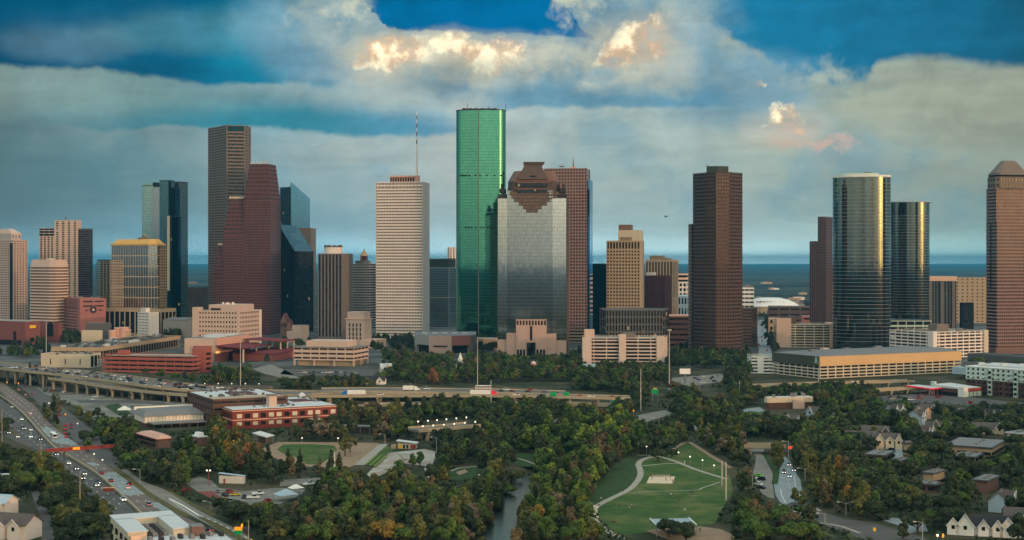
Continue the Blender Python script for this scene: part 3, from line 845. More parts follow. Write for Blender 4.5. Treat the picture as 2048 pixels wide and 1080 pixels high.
# stepped shoulders at both corners
for u, sgn in ((.995, -1), (.0, 1)):
 for k, (dz, w) in enumerate(((0, .1), (6, .075), (11, .05))):
  v0, v1 = (u - w * 1.3, u - .02 * k) if sgn < 0 else (u + .02 * k, u + w * 1.3)
  MB().prism(f.r(.02, .5, min(v0, v1), max(v0, v1)), zS + dz - (0 if k else 1), zS + dz + 4.5).build('corner_step', 'slate_dark', t)
xc0 = 1067
for (x0, x1, y0, x2, x3, y1, nm, m_) in ((1014, 1121, 383, 1016, 1120, 372, 'crown_base', 'brown_stone'), (1016, 1120, 372, 1016, 1120, 362, 'crown_drum', 'brown_stone'), (1016, 1120, 362, 1028, 1110, 341, 'crown_slope', 'brown_mid')):
 yb0, yb1 = D - 1 + 3, D + 44
 P0 = [(X(x0 + 10, D), yb0), (X(x1 - 10, D), yb0), (X(x1, D + 14), yb0 + 14), (X(x1, D + 14), yb1), (X(x0, D + 14), yb1), (X(x0, D + 14), yb0 + 14)]
 P1 = [(X(x2 + 10, D), yb0 + (3 if nm == 'crown_slope' else 0)), (X(x3 - 10, D), yb0 + (3 if nm == 'crown_slope' else 0)), (X(x3, D + 14), yb0 + 14), (X(x3, D + 14), yb1 - (4 if nm == 'crown_slope' else 0)), (X(x2, D + 14), yb1 - (4 if nm == 'crown_slope' else 0)), (X(x2, D + 14), yb0 + 14)]
 MB().loft(P0, Z(y0, D), P1, Z(y1, D)).build(nm, m_, t)
for y0 in (366, 379):
 MB().prism([(X(1034, D), D - .5), (X(1095, D), D - .5), (X(1095, D), D + 4), (X(1034, D), D + 4)], Z(y0 + 7, D), Z(y0, D)).build('crown_window', 'glass_black', t)
 MB().prism([(X(1032, D), D - 1.2), (X(1097, D), D - 1.2), (X(1097, D), D + 4), (X(1032, D), D + 4)], Z(y0, D), Z(y0 - 2, D)).build('crown_ledge', 'brown_mid', t)
MB().loft([(X(1034, D), D), (X(1096, D), D), (X(1096, D), D + 40), (X(1034, D), D + 40)], Z(358, D), [(X(1049, D), D + 7), (X(1083, D), D + 7), (X(1083, D), D + 30), (X(1049, D), D + 30)], Z(330, D)).build('crown_pyramid', 'brown_stone', t)
MB().loft([(X(1049, D), D + 7), (X(1084, D), D + 7), (X(1084, D), D + 31), (X(1049, D), D + 31)], Z(330, D), [(X(1047, D), D + 5.5), (X(1090, D), D + 5.5), (X(1090, D), D + 32), (X(1047, D), D + 32)], Z(323, D)).build('crown_cap', 'brown_stone', t)
MB().prism([(X(1060, D), D + 1), (X(1072, D), D + 1), (X(1072, D), D + 8), (X(1060, D), D + 8)], Z(355, D), Z(351, D)).build('crown_louvre', 'recess', t)
# entrance of rose stone
yb = f.p(0, .5)[1] - 8
for x0, x1, y0 in ((995, 1014, 681), (1013, 1033, 667), (1032, 1093, 653), (1092, 1112, 668), (1111, 1133, 682)):
 k = {1032: -3.0, 1092: -1.5, 1111: .6, 1013: -1.5, 995: .6}[x0]
 MB().prism([(X(x0, D - 8), yb + k), (X(x1, D - 8), yb + k), (X(x1, D - 8), yb + 14), (X(x0, D - 8), yb + 14)], 0, Z(y0, D - 8)).build('rose_stone_block', 'rose_pale', t)
facade(MB(), [(X(1032, D - 8), yb - 2.5), (X(1093, D - 8), yb - 2.5), (X(1093, D - 8), yb + 12), (X(1032, D - 8), yb + 12)], Z(653, D - 8), Z(638.5, D - 8), 8, 3.4, .62, .62).build('loggia', 'rose_pale', t)
MB().prism([(X(1034, D - 8), yb - 1.7), (X(1091, D - 8), yb - 1.7), (X(1091, D - 8), yb + 11), (X(1034, D - 8), yb + 11)], Z(653, D - 8), Z(640, D - 8)).build('loggia_recess', 'win_warm', t)
MB().prism([(X(1060, D - 8), yb - 3.4), (X(1064.5, D - 8), yb - 3.4), (X(1064.5, D - 8), yb), (X(1060, D - 8), yb)], 20, Z(652, D - 8)).build('slot_window', 'glass_dark', t)
MB().prism([(X(1053.5, D - 8), yb - 3.8), (X(1071, D - 8), yb - 3.8), (X(1071, D - 8), yb), (X(1053.5, D - 8), yb)], 0, Z(685, D - 8)).build('portal', 'glass_dark', t)
for x0 in (1034, 1040, 1046, 1073, 1080, 1086):
 MB().prism([(X(x0, D - 8), yb - 3.3), (X(x0 + 4, D - 8), yb - 3.3), (X(x0 + 4, D - 8), yb), (X(x0, D - 8), yb)], 0, Z(699, D - 8)).build('entrance_window', 'win', t)
# pink tower behind it
f = Fr(1088, 1174, 1182.5, 1800, 9, wR=40)
t = tower('pink stone tower of square windows with a glass corner and rooftop dish', f)
zt = Z(336, f.D)
shell(t, f.r(), Z(660, f.D), zt, 'pink_granite', 'glass_dark', 4.1, 3.8, .56, .58, sel={0: (8, 40, .9, 1)}, depth=.7)
MB().prism(f.r(.1, 1.08, -.055, -.012), 0, Z(359, f.D)).build('glass_corner', 'glass_blue', t)
q = f.p(.4, .35)
MB().cyl((*q, zt), 1.1, 10, 8, .5).build('antenna', 'grey_dark', t)
MB().cyl((*q, zt + 10), .4, 6, 6, .2).build('antenna_tip', 'rust_red', t)
MB().box((f.p(.4, .35)[0], f.p(.4, .35)[1], zt), 12, 6, 2.5, f.ang).build('roof_unit', 'pink_wall', t)
q = f.p(.4, .62)
MB().cyl((*q, zt), .6, 2.6, 6).cyl((*q, zt + 2.6), .5, 1.2, 14, 5.2).build('satellite_dish', 'cream', t)
P = f.r(0, 1, 0, 1)
shell(t, inset(P, -1), 0, Z(660, f.D), 'tan_dark', 'win', 4, 40, .45, 1, depth=2, name='podium')
# dark teal block behind
f = Fr(1175, 1214, 1222, 2000, 12)
t = tower('low dark teal glass block between the pink and the tan tower', f)
facade(MB(), f.r(), 0, Z(527, f.D), 300, 300, .995, .99).build('edge_trim', 'slate_dark', t)
MB().prism(inset(f.r(), .2), 0, Z(527.5, f.D)).build('glazing', 'glass_navy', t)
# tan punched tower
f = Fr(1213, 1280, 1291.5, 1830, 13, wR=40)
t = tower('tan tower of small square windows topped by a cream rooftop block', f)
zt = Z(481, f.D)
shell(t, f.r(), 0, zt - 12, 'tan', 'win_warm', 4.4, 3.9, .54, .54, sel={0: None}, depth=.6)
facade(MB(), f.r(), zt - 12, zt, 12, 3.9, .72, .62, sel={0: None}, sill=.4).build('top_wall', 'tan', t)
MB().prism(inset(f.r(), .8), zt - 13, zt - 1).build('top_recess', 'win_warm', t)
MB().prism(f.r(.05, .9, .02, .66), zt - .8, Z(460, f.D)).build('rooftop_block', 'cream', t)
MB().prism(f.r(.3, .7, .3, .68), Z(460, f.D), Z(448.5, f.D)).build('penthouse', 'brown_mid', t)
MB().prism(f.r(.04, .3, .25, .6), zt - .8, Z(474, f.D)).build('roof_unit', 'tan_dark', t)
# ribbed tan tower and the maroon block behind
f = Fr(1291, 1345, 1357, 2080, 13)
t = tower('tan tower of upright ribs with a small green penthouse', f)
shell(t, f.r(), 0, Z(519, f.D), 'tan', 'win_warm', 90, 4.5, .93, .5, sill=.55, depth=.6)
MB().prism(f.r(.2, .8, .45, .9), Z(519, f.D), Z(511, f.D)).build('penthouse', 'tan_dark', t)
MB().prism(f.r(.2, .8, .2, .4), Z(519, f.D), Z(516, f.D)).build('roof_unit', 'tan_dark', t)
f = Fr(1289, 1330, 1342, 1900, 16)
t = tower('maroon block of faint upright ribs beside the tan tower', f, 'office_block', 'office block')
shell(t, f.r(), 0, Z(551, f.D), 'maroon', 'win_warm', 90, 3.2, .96, .35, depth=.4)
MB().prism(f.r(.3, .7, .65, 1), Z(551, f.D), Z(545, f.D)).build('penthouse', 'white_wall', t)
# octagonal brown tower with a pale flank
f0 = Fr(1376, 1390, 1400, 1575, 60)
D = 1540
t = thing('office_tower', 'dark brown tower with blunt blank corner and low square crown', 'skyscraper', (X(1432, D), D + 25, 0), SKY)
pp = [(1385.5, 1568), (1412, 1546), (1432, 1536), (1459, 1538), (1485, 1556)]
P = [(X(a, b), b) for a, b in pp] + [(X(1484, 1600), 1600), (X(1389, 1605), 1605)]
zt = Z(344, D)
shell(t, P, 10, zt, 'umber', 'glass_dark', 4.0, 3.0, .56, .62, sel={0: (4.0, 2.7, .56, .68)}, depth=.7, roof='roof_dark')
Pi = inset(P, .55)
for i_ in (1, 2):
 a_, b_ = Vector(Pi[i_]), Vector(Pi[i_ + 1])
 n_ = Vector((-(b_ - a_).y, (b_ - a_).x)).normalized() * .1
 MB().prism([tuple(a_), tuple(b_), tuple(b_ + n_), tuple(a_ + n_)], 10, zt - 2).build('skylit_glazing', 'glass_brown', t)  # paler tint on the middle faces puts the sky's reflection into the glass
facade(MB(), P, 0, 10, 10, 4, .9, .6).build('colonnade', 'umber', t)
MB().prism(inset(P, 3), 0, 10).build('lobby_glazing', 'win', t)
Pc = [(X(1413, D + 4), D + 4), (X(1436, D), D), (X(1457, D + 6), D + 6), (X(1457, D + 34), D + 34), (X(1413, D + 34), D + 34)]
MB().prism(Pc, zt - 1, Z(332, D)).build('crown', 'green_stone', t)
for px in (1413.5, 1417, 1450):
 MB().tube([(X(px, D + 10), D + 10, Z(332, D)), (X(px, D + 10), D + 10, Z(326 if px < 1415 else 329, D))], .3, 5).build('antenna', 'grey_dark', t)
f = Fr(1376.5, 1383, 1392, 1580, 50)
shell(t, f.r(), 0, Z(448, f.D), 'taupe', 'glass_dark', 4.0, 3.0, .5, .56, name='flank')
# dark ribbed pair of slabs
f = Fr(1619, 1652, 1668, 2060, 28)
t = tower('plum tower of upright ribs with a lower shoulder beside the oval glass tower', f)
zt = Z(433, f.D)
shell(t, f.r(0, 1, 0, .5), 0, zt, 'plum', 'win_warm', 4, 3.2, .7, .42)
shell(t, f.r(0, 1, .5, 1), 0, Z(482, f.D), 'plum', 'win_warm', 4, 3.2, .7, .42, name='shoulder')
def oval(cx, cy, ax, ay, ang, n=84, p=2.6):
 out = []
 for k in range(n):
  a = 2 * math.pi * k / n
  x = ax * math.copysign(abs(math.cos(a)) ** (2 / p), math.cos(a))
  y = ay * math.copysign(abs(math.sin(a)) ** (2 / p), math.sin(a))
  out.append((cx + x * math.cos(ang) - y * math.sin(ang), cy + x * math.sin(ang) + y * math.cos(ang)))
 return out
# larger oval glass tower
D = 1640
cx, cy = X(1724, D + 25), D + 27
P = oval(cx, cy, 33.6, 26, R(-14), p=2.35)
t = thing('oval_glass_tower', 'larger oval mirror glass tower with white ledges reflecting the sunset', 'skyscraper', (cx, cy, 0), SKY)
zt = Z(352, D)
MB().prism(P, 0, zt).build('glazing', 'glass_oval', t)
nf = 44
for k in range(nf):
 z0 = 10 + (zt - 14) * k / nf
 MB().prism(inset(P, -.5), z0, z0 + .34).build('ledge', 'grey_stone', t)
MB().prism(inset(P, -.9), zt - .8, zt + 1.6).build('roof_rim', 'white_paint', t)
MB().prism(oval(cx - 3, cy + 4, 24, 18, R(-14)), zt + 1.6, zt + 4.4).build('roof_deck', 'pale_green', t)
MB().box((cx + 6, cy - 4, zt + 4.4), 9, 5, 1.4).build('roof_unit', 'grey_dark', t)
# smaller oval glass tower on its podium
D = 1800
cx, cy = X(1820, D + 20), D + 24
P = oval(cx, cy, 25.6, 22, R(-16), p=2.3)
t = thing('oval_glass_tower', 'smaller oval mirror glass tower with a thin overhanging roof disc', 'skyscraper', (cx, cy, 0), SKY)
zt = Z(404, D)
MB().prism(P, 30, zt).build('glazing', 'glass_oval', t)
nf = 36
for k in range(nf):
 z0 = 36 + (zt - 50) * k / nf
 MB().prism(inset(P, -.35), z0, z0 + .3).build('ledge', 'grey_stone', t)
MB().prism(inset(P, -2.4), zt, zt + 1.2).build('roof_disc', 'pale_blue', t)
P2 = [(X(1779, D), D), (X(1863, D), D), (X(1863, D), D + 60), (X(1779, D), D + 60)]
facade(MB(), P2, 0, Z(641, D), 8, 11, .62, .9).build('podium_wall', 'pale_green', t)
MB().prism(inset(P2, 1), 0, Z(642, D)).build('podium_glazing', 'glass_teal', t)
# ribbed brown tower, punched tan block, dark glass block
f = Fr(1856, 1902, 1913, 2080, 16)
t = tower('dark ribbed block with a pale flat cap right of the smaller oval tower', f, 'office_block', 'office block')
shell(t, f.r(), 0, Z(562, f.D), 'grey_dark', 'glass_navy', 3.8, 5, .7, .6, sel={3: (3.8, 4.4, .72, .5)})
MB().prism(f.r(-.02, 1.02, -.02, 1.02), Z(562, f.D), Z(553, f.D)).build('cap', 'peach', t)
for v in (.1, .5, .9):
 MB().prism(f.r(-.06, -.01, v - .05, v + .05), 0, Z(562, f.D)).build('rib', 'taupe', t)
f = Fr(1900, 1990, 2000, 2350, 12)
t = tower('wide sandy block of tiny square windows near the horizon', f, 'office_block', 'office block')
shell(t, f.r(), 0, Z(555, f.D), 'tan', 'win_warm', 6, 8, .35, .3)
f = Fr(1919, 1925, 1948, 1930, 62)
t = tower('small black glass block in front of the sandy block', f, 'office_block', 'office block')
facade(MB(), f.r(), 0, Z(605, f.D), 200, 200, .99, .98).build('edge_trim', 'slate_dark', t)
MB().prism(inset(f.r(), .2), 0, Z(605.5, f.D)).build('glazing', 'glass_black', t)
# tower with a pyramid top at the far right
f = Fr(1972, 1994, 2062, 1575, 78)
t = tower('pink granite tower with a chamfered pyramid top at the edge of the skyline', f, 'pyramid_top_tower')
D = f.D
shell(t, f.r(), 6, Z(442, D), 'pink_granite', 'glass_dark', 3.9, 2.7, .56, .6, sel={3: (3.9, 40, .5, 1)}, depth=.6)
shell(t, f.r(-.0, .96, .06, .98), Z(442, D), Z(376, D), 'pink_granite', 'glass_dark', 3.9, 2.7, .56, .6, sel={3: (3.9, 40, .5, 1)}, name='upper', depth=.6)
P = [f.p(.1, .0), f.p(.88, 0), f.p(.98, .14), f.p(.98, .86), f.p(.88, .98), f.p(.1, .98), f.p(.0, .86), f.p(0, .14)]
shell(t, P, Z(376, D), Z(353, D), 'taupe', 'win_warm', 5.2, 3.6, .5, .45, name='crown')
P1 = [Vector(p) for p in P]
cc = sum(P1, Vector((0, 0))) / 8
MB().prism(inset(P, 1), Z(353, D), Z(349, D)).build('crown_recess', 'recess', t)
MB().loft(P, Z(349, D), [tuple(cc + (p - cc) * .36) for p in P1], Z(320, D)).build('pyramid_roof', 'taupe', t)
facade(MB(), inset(P, .9), Z(349, D) - .5, Z(346, D), 4, 3, .5, .5).build('pyramid_slots', 'recess', t)
MB().prism(f.r(-.004, .03, .5, .62), Z(580, D), Z(446, D)).build('dark_slot', 'win', t)
MB().prism(f.r(-.05, 1.05, -.05, 1.05), 0, 6).build('base', 'brown_mid', t)
# ------------------------------------------------------------------ lower buildings of downtown and the near ground
def building(name, label, fr, cat='building', group=None):
 return thing(name, label, cat, fr.mid(), group)
def garage(t, P, z1, nf, bay, wall, sel=None, fz=.46, fx=.9, z0=0.0, parapet=1.1):
 """open parking decks: outer wall with long openings, one slab per level, dark core"""
 h = (z1 - z0) / nf
 facade(MB(), P, z0, z1, h, bay, fz, fx, sel, sill=.75).build('wall', wall, t)
 Q = inset(P, 2.2)
 for k in range(1, nf + 1):
  MB().prism(Q, z0 + h * k - parapet - .3, z0 + h * k - parapet).build('deck', 'grey_dark' if k < nf else 'deck_conc', t)  # covered levels get a darker grey: shade put into the deck colour
 MB().prism(inset(P, 5), z0, z1 - parapet - .4).build('core', 'recess', t)  # near-black core stands for the unlit depth of the decks
def collinear(fr, vs, us=()):
 """footprint with extra points along the left face (fractions vs) so each stretch can get its own openings"""
 pts = [fr.p(0, 0)] + [fr.p(u, 0) for u in us] + [fr.p(1, 0), fr.p(1, 1), fr.p(0, 1)]
 return pts + [fr.p(0, v) for v in sorted(vs, reverse=True)]
# rose brick theatre with an arch
f = Fr(-120, 50, 80, 1740, 28)
t = building('brick_theatre', 'rose brick theatre with tall slot windows and a big end arch', f, 'theatre')
zt = Z(643, f.D)
block(t, f.r(), 0, zt, 'red_granite_b', 'wall', 'roof_grey')
MB().prism(inset(f.r(), -.3), zt - .2, zt + .5).build('parapet', 'grey_stone', t)
for v, w, y0, y1 in ((.1, .03, 663, 681), (.32, .03, 661, 690), (.5, .03, 663, 690)):
 MB().prism(f.r(-.012, .02, v, v + w), Z(y1, f.D), Z(y0, f.D)).build('window', 'win', t)
MB().prism(f.r(-.012, .02, .04, .3), 0, 6).build('entrance', 'recess', t)
MB().prism(f.r(.3, .7, -.004, .01), Z(657, f.D), Z(651, f.D)).build('mural', 'sign_yellow', t)
MB().prism(f.r(.35, .6, -.004, .01), Z(684, f.D), Z(676, f.D)).build('window', 'win', t)
g2 = Fr(76, 117, 124, 1790, 20)
MB().prism(g2.r(), 0, Z(646, g2.D)).build('arch_wing', 'red_granite_b', t)
a0, a1 = Vector(g2.p(0, .55)), Vector(g2.p(0, .25))
pts = [(a0.x, a0.y - .3, 8), (a1.x, a1.y - .3, 8)]
for k in range(11):
 th = math.pi * k / 10
 m_ = (a0 + a1) / 2 + (a1 - a0) / 2 * math.cos(th)
 pts.append((m_.x, m_.y - .3, 20 + 6.5 * math.sin(th)))
mb = MB()
mb.add(pts + [(p[0], p[1] + .6, p[2]) for p in pts], [list(range(13)), list(range(25, 12, -1))] + [[i, 13 + i, 13 + (i + 1) % 13, (i + 1) % 13] for i in range(13)])
mb.build('arch', 'recess', t)
# rose courthouse block
f = Fr(118, 160, 212, 1930, 52)
t = building('rose_block', 'rose pink windowless block with louvre bands and a round emblem window', f)
zt = Z(597, f.D)
P = collinear(f, (.12, .76))
facade(MB(), P, 0, zt, 300, 300, .01, .01, {0: None, 1: None, 2: None, 3: None, 5: None, 4: (4.0, 40, .42, 1)}).build('wall', 'rose', t)
MB().prism(inset(P, .7), 0, zt - 1.5).build('louvre_backing', 'win_warm', t)
MB().prism(inset(P, .2), zt - 1.3, zt - .8).build('roof', 'roof_grey', t)
MB().prism(f.r(0, 1, .12, .76), Z(616, f.D), zt).build('blank_top', 'rose', t)
for py in (602, 611):
 for u0, u1 in ((.12, .5), (.56, .9)):
  MB().prism(f.r(u0, u1, -.006, .01), Z(py + 2.6, f.D), Z(py, f.D)).build('slot_window', 'win', t)
for u0, u1 in ((.18, .28), (.72, .84)):
 MB().prism(f.r(u0, u1, -.006, .01), Z(622, f.D), Z(620, f.D)).build('slot_window', 'win', t)
c_ = Vector(f.p(.5, -.008))
n_ = Vector((f.dR.y, -f.dR.x))
zc = Z(620, f.D)
for rr, nm, m_, k in ((5.2, 'emblem_ring', 'red_granite', .2), (3.6, 'emblem_window', 'win', .4), (1.7, 'emblem_boss', 'cream', .6)):
 pts = [(c_.x + f.dR.x * rr * math.cos(q * math.pi / 10) + n_.x * k, c_.y + f.dR.y * rr * math.cos(q * math.pi / 10) + n_.y * k, zc + rr * math.sin(q * math.pi / 10)) for q in range(20)]
 bk = [(c_.x + f.dR.x * rr * math.cos(q * math.pi / 10) - n_.x * .3, c_.y + f.dR.y * rr * math.cos(q * math.pi / 10) - n_.y * .3, zc + rr * math.sin(q * math.pi / 10)) for q in range(20)]
 MB().add(pts + bk, [list(range(20))] + [[i, 20 + i, 20 + (i + 1) % 20, (i + 1) % 20] for i in range(20)]).build(nm, m_, t)
units(t, f.r(), zt - .8, 4, 5)
# grey box and cream low terraces in front of it
f = Fr(172, 219, 223, 1810, 8)
t = building('grey_box_hall', 'plain grey box hall on a cream terrace in front of the rose block', f)
block(t, f.r(), 0, Z(646, f.D), 'grey_dark', 'wall', 'roof_metal')
MB().prism(Fr(163, 200, 205, 1780, 10).r(), 0, Z(661, 1780)).build('terrace', 'cream', t)
f = Fr(218, 236, 256, 1800, 40)
t = building('round_pavilion', 'low peach building of rounded drums beside the grey box hall', f)
for px, r_, py in ((225, 5, 662), (236, 6.5, 657), (247, 6, 656), (253, 5, 661)):
 q = (X(px, 1805), 1805 + (px % 3) * 3)
 MB().cyl((*q, 0), r_, Z(py, 1800), 16).build('drum', 'pink_wall' if px < 250 else 'tan', t)
 MB().cyl((*q, Z(py, 1800)), r_ + .3, .8, 16).build('drum_roof', 'peach', t)
# small white tower
f = Fr(275, 297, 318, 1880, 46)
t = building('white_office', 'small white office tower with punched windows below the glass towers', f)
shell(t, f.r(), 0, Z(625, f.D), 'white_wall', 'win_warm', 4.0, 3.6, .42, .45, sel={0: None})
MB().prism(f.r(.1, .5, .35, .8), Z(625, f.D) - 1, Z(616.5, f.D)).build('lift_house', 'white_wall', t)
# pale sloped hall
f = Fr(326, 372, 387, 1930, 18)
t = building('pale_hall', 'plain pale grey hall with a slightly sloping roof', f)
P = f.r()
MB().loft(P, 0, P, [Z(641, f.D), Z(637, f.D), Z(637, f.D), Z(641, f.D)]).build('wall', 'grey_stone', t)
MB().loft(inset(P, -.4), [Z(641, f.D), Z(637, f.D), Z(637, f.D), Z(641, f.D)], inset(P, -.4), [q + .8 for q in (Z(641, f.D), Z(637, f.D), Z(637, f.D), Z(641, f.D))]).build('roof', 'roof_grey', t)
# low brown block on the horizon between the folded tower and the tallest slab
f = Fr(372, 410, 418, 2350, 12)
t = building('brown_block', 'low brown block with rows of small windows near the horizon', f)
shell(t, f.r(), 0, Z(575, f.D), 'brown_stone', 'win_warm', 4, 4, .5, .5)
# long flat building with rooftop plant
f = Fr(82, 181, 202, 1370, 10)
t = building('flat_hall', 'long flat cream hall crowded with rooftop plant behind the elevated freeway', f)
zt = Z(708, f.D)
shell(t, f.r(), 0, zt, 'cream', 'recess', zt, 7.5, .8, .8, sel={3: None}, depth=2.5, sill=.2)
for v in (.2, .5, .8):
 MB().prism(f.r(-.02, .01, v, v + .012), 3, zt - 5).build('wall_slot', 'win', t)
g2 = Fr(102, 200, 361, 1480, 7)
shell(t, g2.r(), 0, 13.2, 'tan', 'recess', 13.2, 8, .62, .86, depth=3, sill=.15, name='rear', roof='roof_dark')
r_ = wob(4)
for k in range(70):
 q = g2.p(r_.uniform(.03, .97), r_.uniform(.06, .94))
 MB().box((*q, 12.2), r_.uniform(2, 7), r_.uniform(2, 6), r_.uniform(.8, 3.2), g2.ang).build('roof_unit', r_.choice(['roof_grey', 'roof_pale', 'grey_dark', 'roof_metal', 'roof_dark']), t)
for k in range(14):
 q = f.p(r_.uniform(.05, .95), r_.uniform(.06, .94))
 MB().box((*q, zt - 1), r_.uniform(2, 6), r_.uniform(2, 5), r_.uniform(.8, 2), f.ang).build('roof_unit', r_.choice(['roof_grey', 'grey_dark', 'roof_metal']), t)
# coral parking garage
f = Fr(204, 386, 416, 1296, 16)
t = building('parking_garage', 'coral red open parking garage with four levels and a stair tower', f, 'garage')
zt = Z(712, f.D)
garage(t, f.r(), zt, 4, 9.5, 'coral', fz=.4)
MB().prism(f.r(.55, 1.0, -.04, .1), 0, zt + 6).build('stair_tower', 'coral', t)
for k in range(4):
 MB().prism(f.r(.62, .9, -.046, -.03), 2.5 + 4.6 * k, 4.6 + 4.6 * k).build('stair_opening', 'recess', t)
MB().prism(f.r(.5, .75, .82, .92), zt - 1, zt + 3).build('lift_house', 'coral', t)
MB().prism(f.r(.1, .9, .05, .4), zt - 1, zt - .6).build('upper_ramp', 'deck_conc', t)
# theatre with maroon roofs
f = Fr(369, 433, 497, 1450, 12)
t = building('theatre_hall', 'cream theatre hall with a sunlit pink side and wide maroon overhanging roofs', f, 'theatre')
zt = Z(677, f.D)
block(t, f.r(), 0, zt, 'cream_warm', 'wall')
MB().prism(inset(f.r(), .6), zt + .02, zt + .15).build('roof', 'roof_grey', t)
for u0, u1, v0, v1 in ((.1, .4, .1, .5), (.5, .9, .2, .5), (.4, .8, .6, .9)):
 MB().prism(f.r(u0, u1, v0, v1), zt + .1, zt + 1.2).build('roof_light', 'roof_pale', t)
MB().prism(f.r(-.01, 1.005, -.02, .0), 8, zt).build('sunlit_pink_side', 'pink_wall', t)  # pink of the low sun put into the colour of this side
MB().prism(f.r(-.04, .12, .15, .68), 0, Z(692, f.D)).build('coral_porch', 'coral', t)
MB().prism(f.r(-.05, 1.0, -.06, .02), 0, 9).build('brick_base', 'red_granite', t)
MB().prism(f.r(-.045, .05, -.052, -.02), 3, 11).build('lit_window', 'win_lit', t)
for z0, u0, u1, w0, w1 in ((14, -.05, .85, -.9, -.02), (17.5, .75, 1.3, -1.3, -.1)):
 Q = f.r(u0, u1, w0, w1)
 MB().loft(Q, [z0, z0 - .6, z0 + 1.6, z0 + 2.2], Q, [z0 + .9, z0 + .3, z0 + 2.6, z0 + 3.2]).build('overhanging_roof', 'maroon_roof', t)
 for u in (u0 + .04, (u0 + u1) / 2, u1 - .04):
  MB().cyl((*f.p(u, w0 + .06), 0), .9, z0 + .3, 8).build('column', 'cream', t)
Q = f.r(.25, 1.35, -1.5, -.25)
MB().prism(Q, 0, 7.5).build('lower_hall', 'coral', t)
MB().loft(inset(Q, -1), 7.6, inset(Q, 4), 9.5).build('lower_roof', 'maroon_roof', t)
# cream office block with rows of small windows
f = Fr(385, 480, 521, 1700, 15)
t = building('cream_block', 'cream office block of six rows of small square windows below the red gables', f)
zt = Z(622, f.D)
P = collinear(f, (.14, .86), (.9,))
shell(t, collinear(f, (.06, .87)), 0, zt, 'cream_warm', 'win_warm', 5.3, 4.0, .4, .45, sel={3: None, 5: None, 1: None, 2: None}, depth=.6)
MB().prism(f.r(-.01, .2, .87, 1.0), 0, zt + 4).build('end_pier', 'cream_warm', t)
MB().prism(f.r(.1, .9, .1, .7), zt - 1, Z(610, f.D)).build('penthouse', 'cream_warm', t)
MB().prism(f.r(.095, .12, .45, .66), zt + .5, zt + 3).build('penthouse_louvre', 'recess', t)
MB().prism(f.r(.93, 1.01, -.02, .3), 0, zt).build('pale_end', 'white_wall', t)
units(t, f.r(.1, .9, .1, .7), Z(610, f.D), 5, 9, (2, 3), 'white_wall')
# cream cube and gothic gables
f = Fr(573, 602, 618, 1800, 28)
t = building('cream_cube', 'small plain cream cube of two heights beside the dark slanted tower', f)
MB().prism(f.r(0, 1, 0, .62), 0, Z(651, f.D)).build('wall', 'cream_warm', t)
MB().prism(f.r(0, .9, .62, 1), 0, Z(663, f.D)).build('lower_wall', 'cream_warm', t)
MB().prism(f.r(.1, .9, .06, .56), Z(651, f.D), Z(651, f.D) + .4).build('roof', 'roof_grey', t)
D = 1900
t = thing('gothic_hall', 'brown hall with pointed gables at the foot of the red gabled tower', 'building', (X(572, D), D, 0))
for x0, x1, y0, y1, dd in ((561, 574, 642, 627, 0), (573, 584, 655, 640, -6)):
 q0, q1 = X(x0, D), X(x1, D)
 mid = (q0 + q1) / 2
 zb, zt = Z(y0, D), Z(y1, D)
 MB().add([(q0, D + dd, 0), (q1, D + dd, 0), (q1, D + dd, zb), (mid, D + dd, zt), (q0, D + dd, zb), (q0, D + dd + 26, 0), (q1, D + dd + 26, 0), (q1, D + dd + 26, zb), (mid, D + dd + 26, zt), (q0, D + dd + 26, zb)],
             [[0, 1, 2, 3, 4], [9, 8, 7, 6, 5], [1, 6, 7, 2], [5, 0, 4, 9]]).build('gable_wall', 'brown_mid', t)
 MB().add([(q0 - .4, D + dd - .4, zb), (mid, D + dd - .4, zt + .4), (q1 + .4, D + dd - .4, zb), (q0 - .4, D + dd + 26, zb), (mid, D + dd + 26, zt + .4), (q1 + .4, D + dd + 26, zb)], [[0, 1, 4, 3], [1, 2, 5, 4]]).build('roof', 'maroon', t)
 for k in range(3):
  MB().box((mid - 2.4 + 2.4 * k, D + dd - .1, zb - 8), 1.2, .5, 5).build('window', 'win', t)
# city hall annex on columns
f = Fr(587, 708, 737, 1385, 14)
t = building('annex_office', 'cream three storey office raised on columns in front of the stepped stone tower', f)
zt, zb = Z(695, f.D), Z(722, f.D)
nb, nf = 7, 3
P = f.r()
facade(MB(), P, zb, zt, (zt - zb) / 3, f.wL / 7, .4, .88, sill=.55, sel={0: ((zt - zb) / 3, f.wR / 4, .4, .88)}).build('wall', 'cream_warm', t)
MB().prism(inset(P, 1.2), zb, zt - 1).build('glazing_core', 'win_warm', t)
MB().prism(inset(P, -.3), zt - .9, zt).build('roof_slab', 'roof_grey', t)
MB().prism(f.r(.12, .8, .14, .82), zt, Z(683, f.D)).build('penthouse', 'cream_warm', t)
h = (zt - zb) / 3
for k in range(3):
 for j in range(7):
  v0, v1 = (j + .07) / 7, (j + .93) / 7
  MB().prism(f.r(.008, .016, v0, v1), zb + h * k + h * .36, zb + h * k + h * .7).build('window', 'glass_brown', t)
 for j in range(4):
  u0, u1 = (j + .07) / 4, (j + .93) / 4
  MB().prism(f.r(u0, u1, .004, .008), zb + h * k + h * .36, zb + h * k + h * .7).build('window', 'glass_brown', t)
MB().prism(inset(P, 3.5), 0, zb).build('ground_floor', 'tan', t)
for v in (0.01, .33, .66, .99):
 for u in (.03, .5, .97):
  MB().box((*f.p(u, v), 0), 1.5, 1.5, zb + .2, f.ang).build('column', 'cream_warm', t)
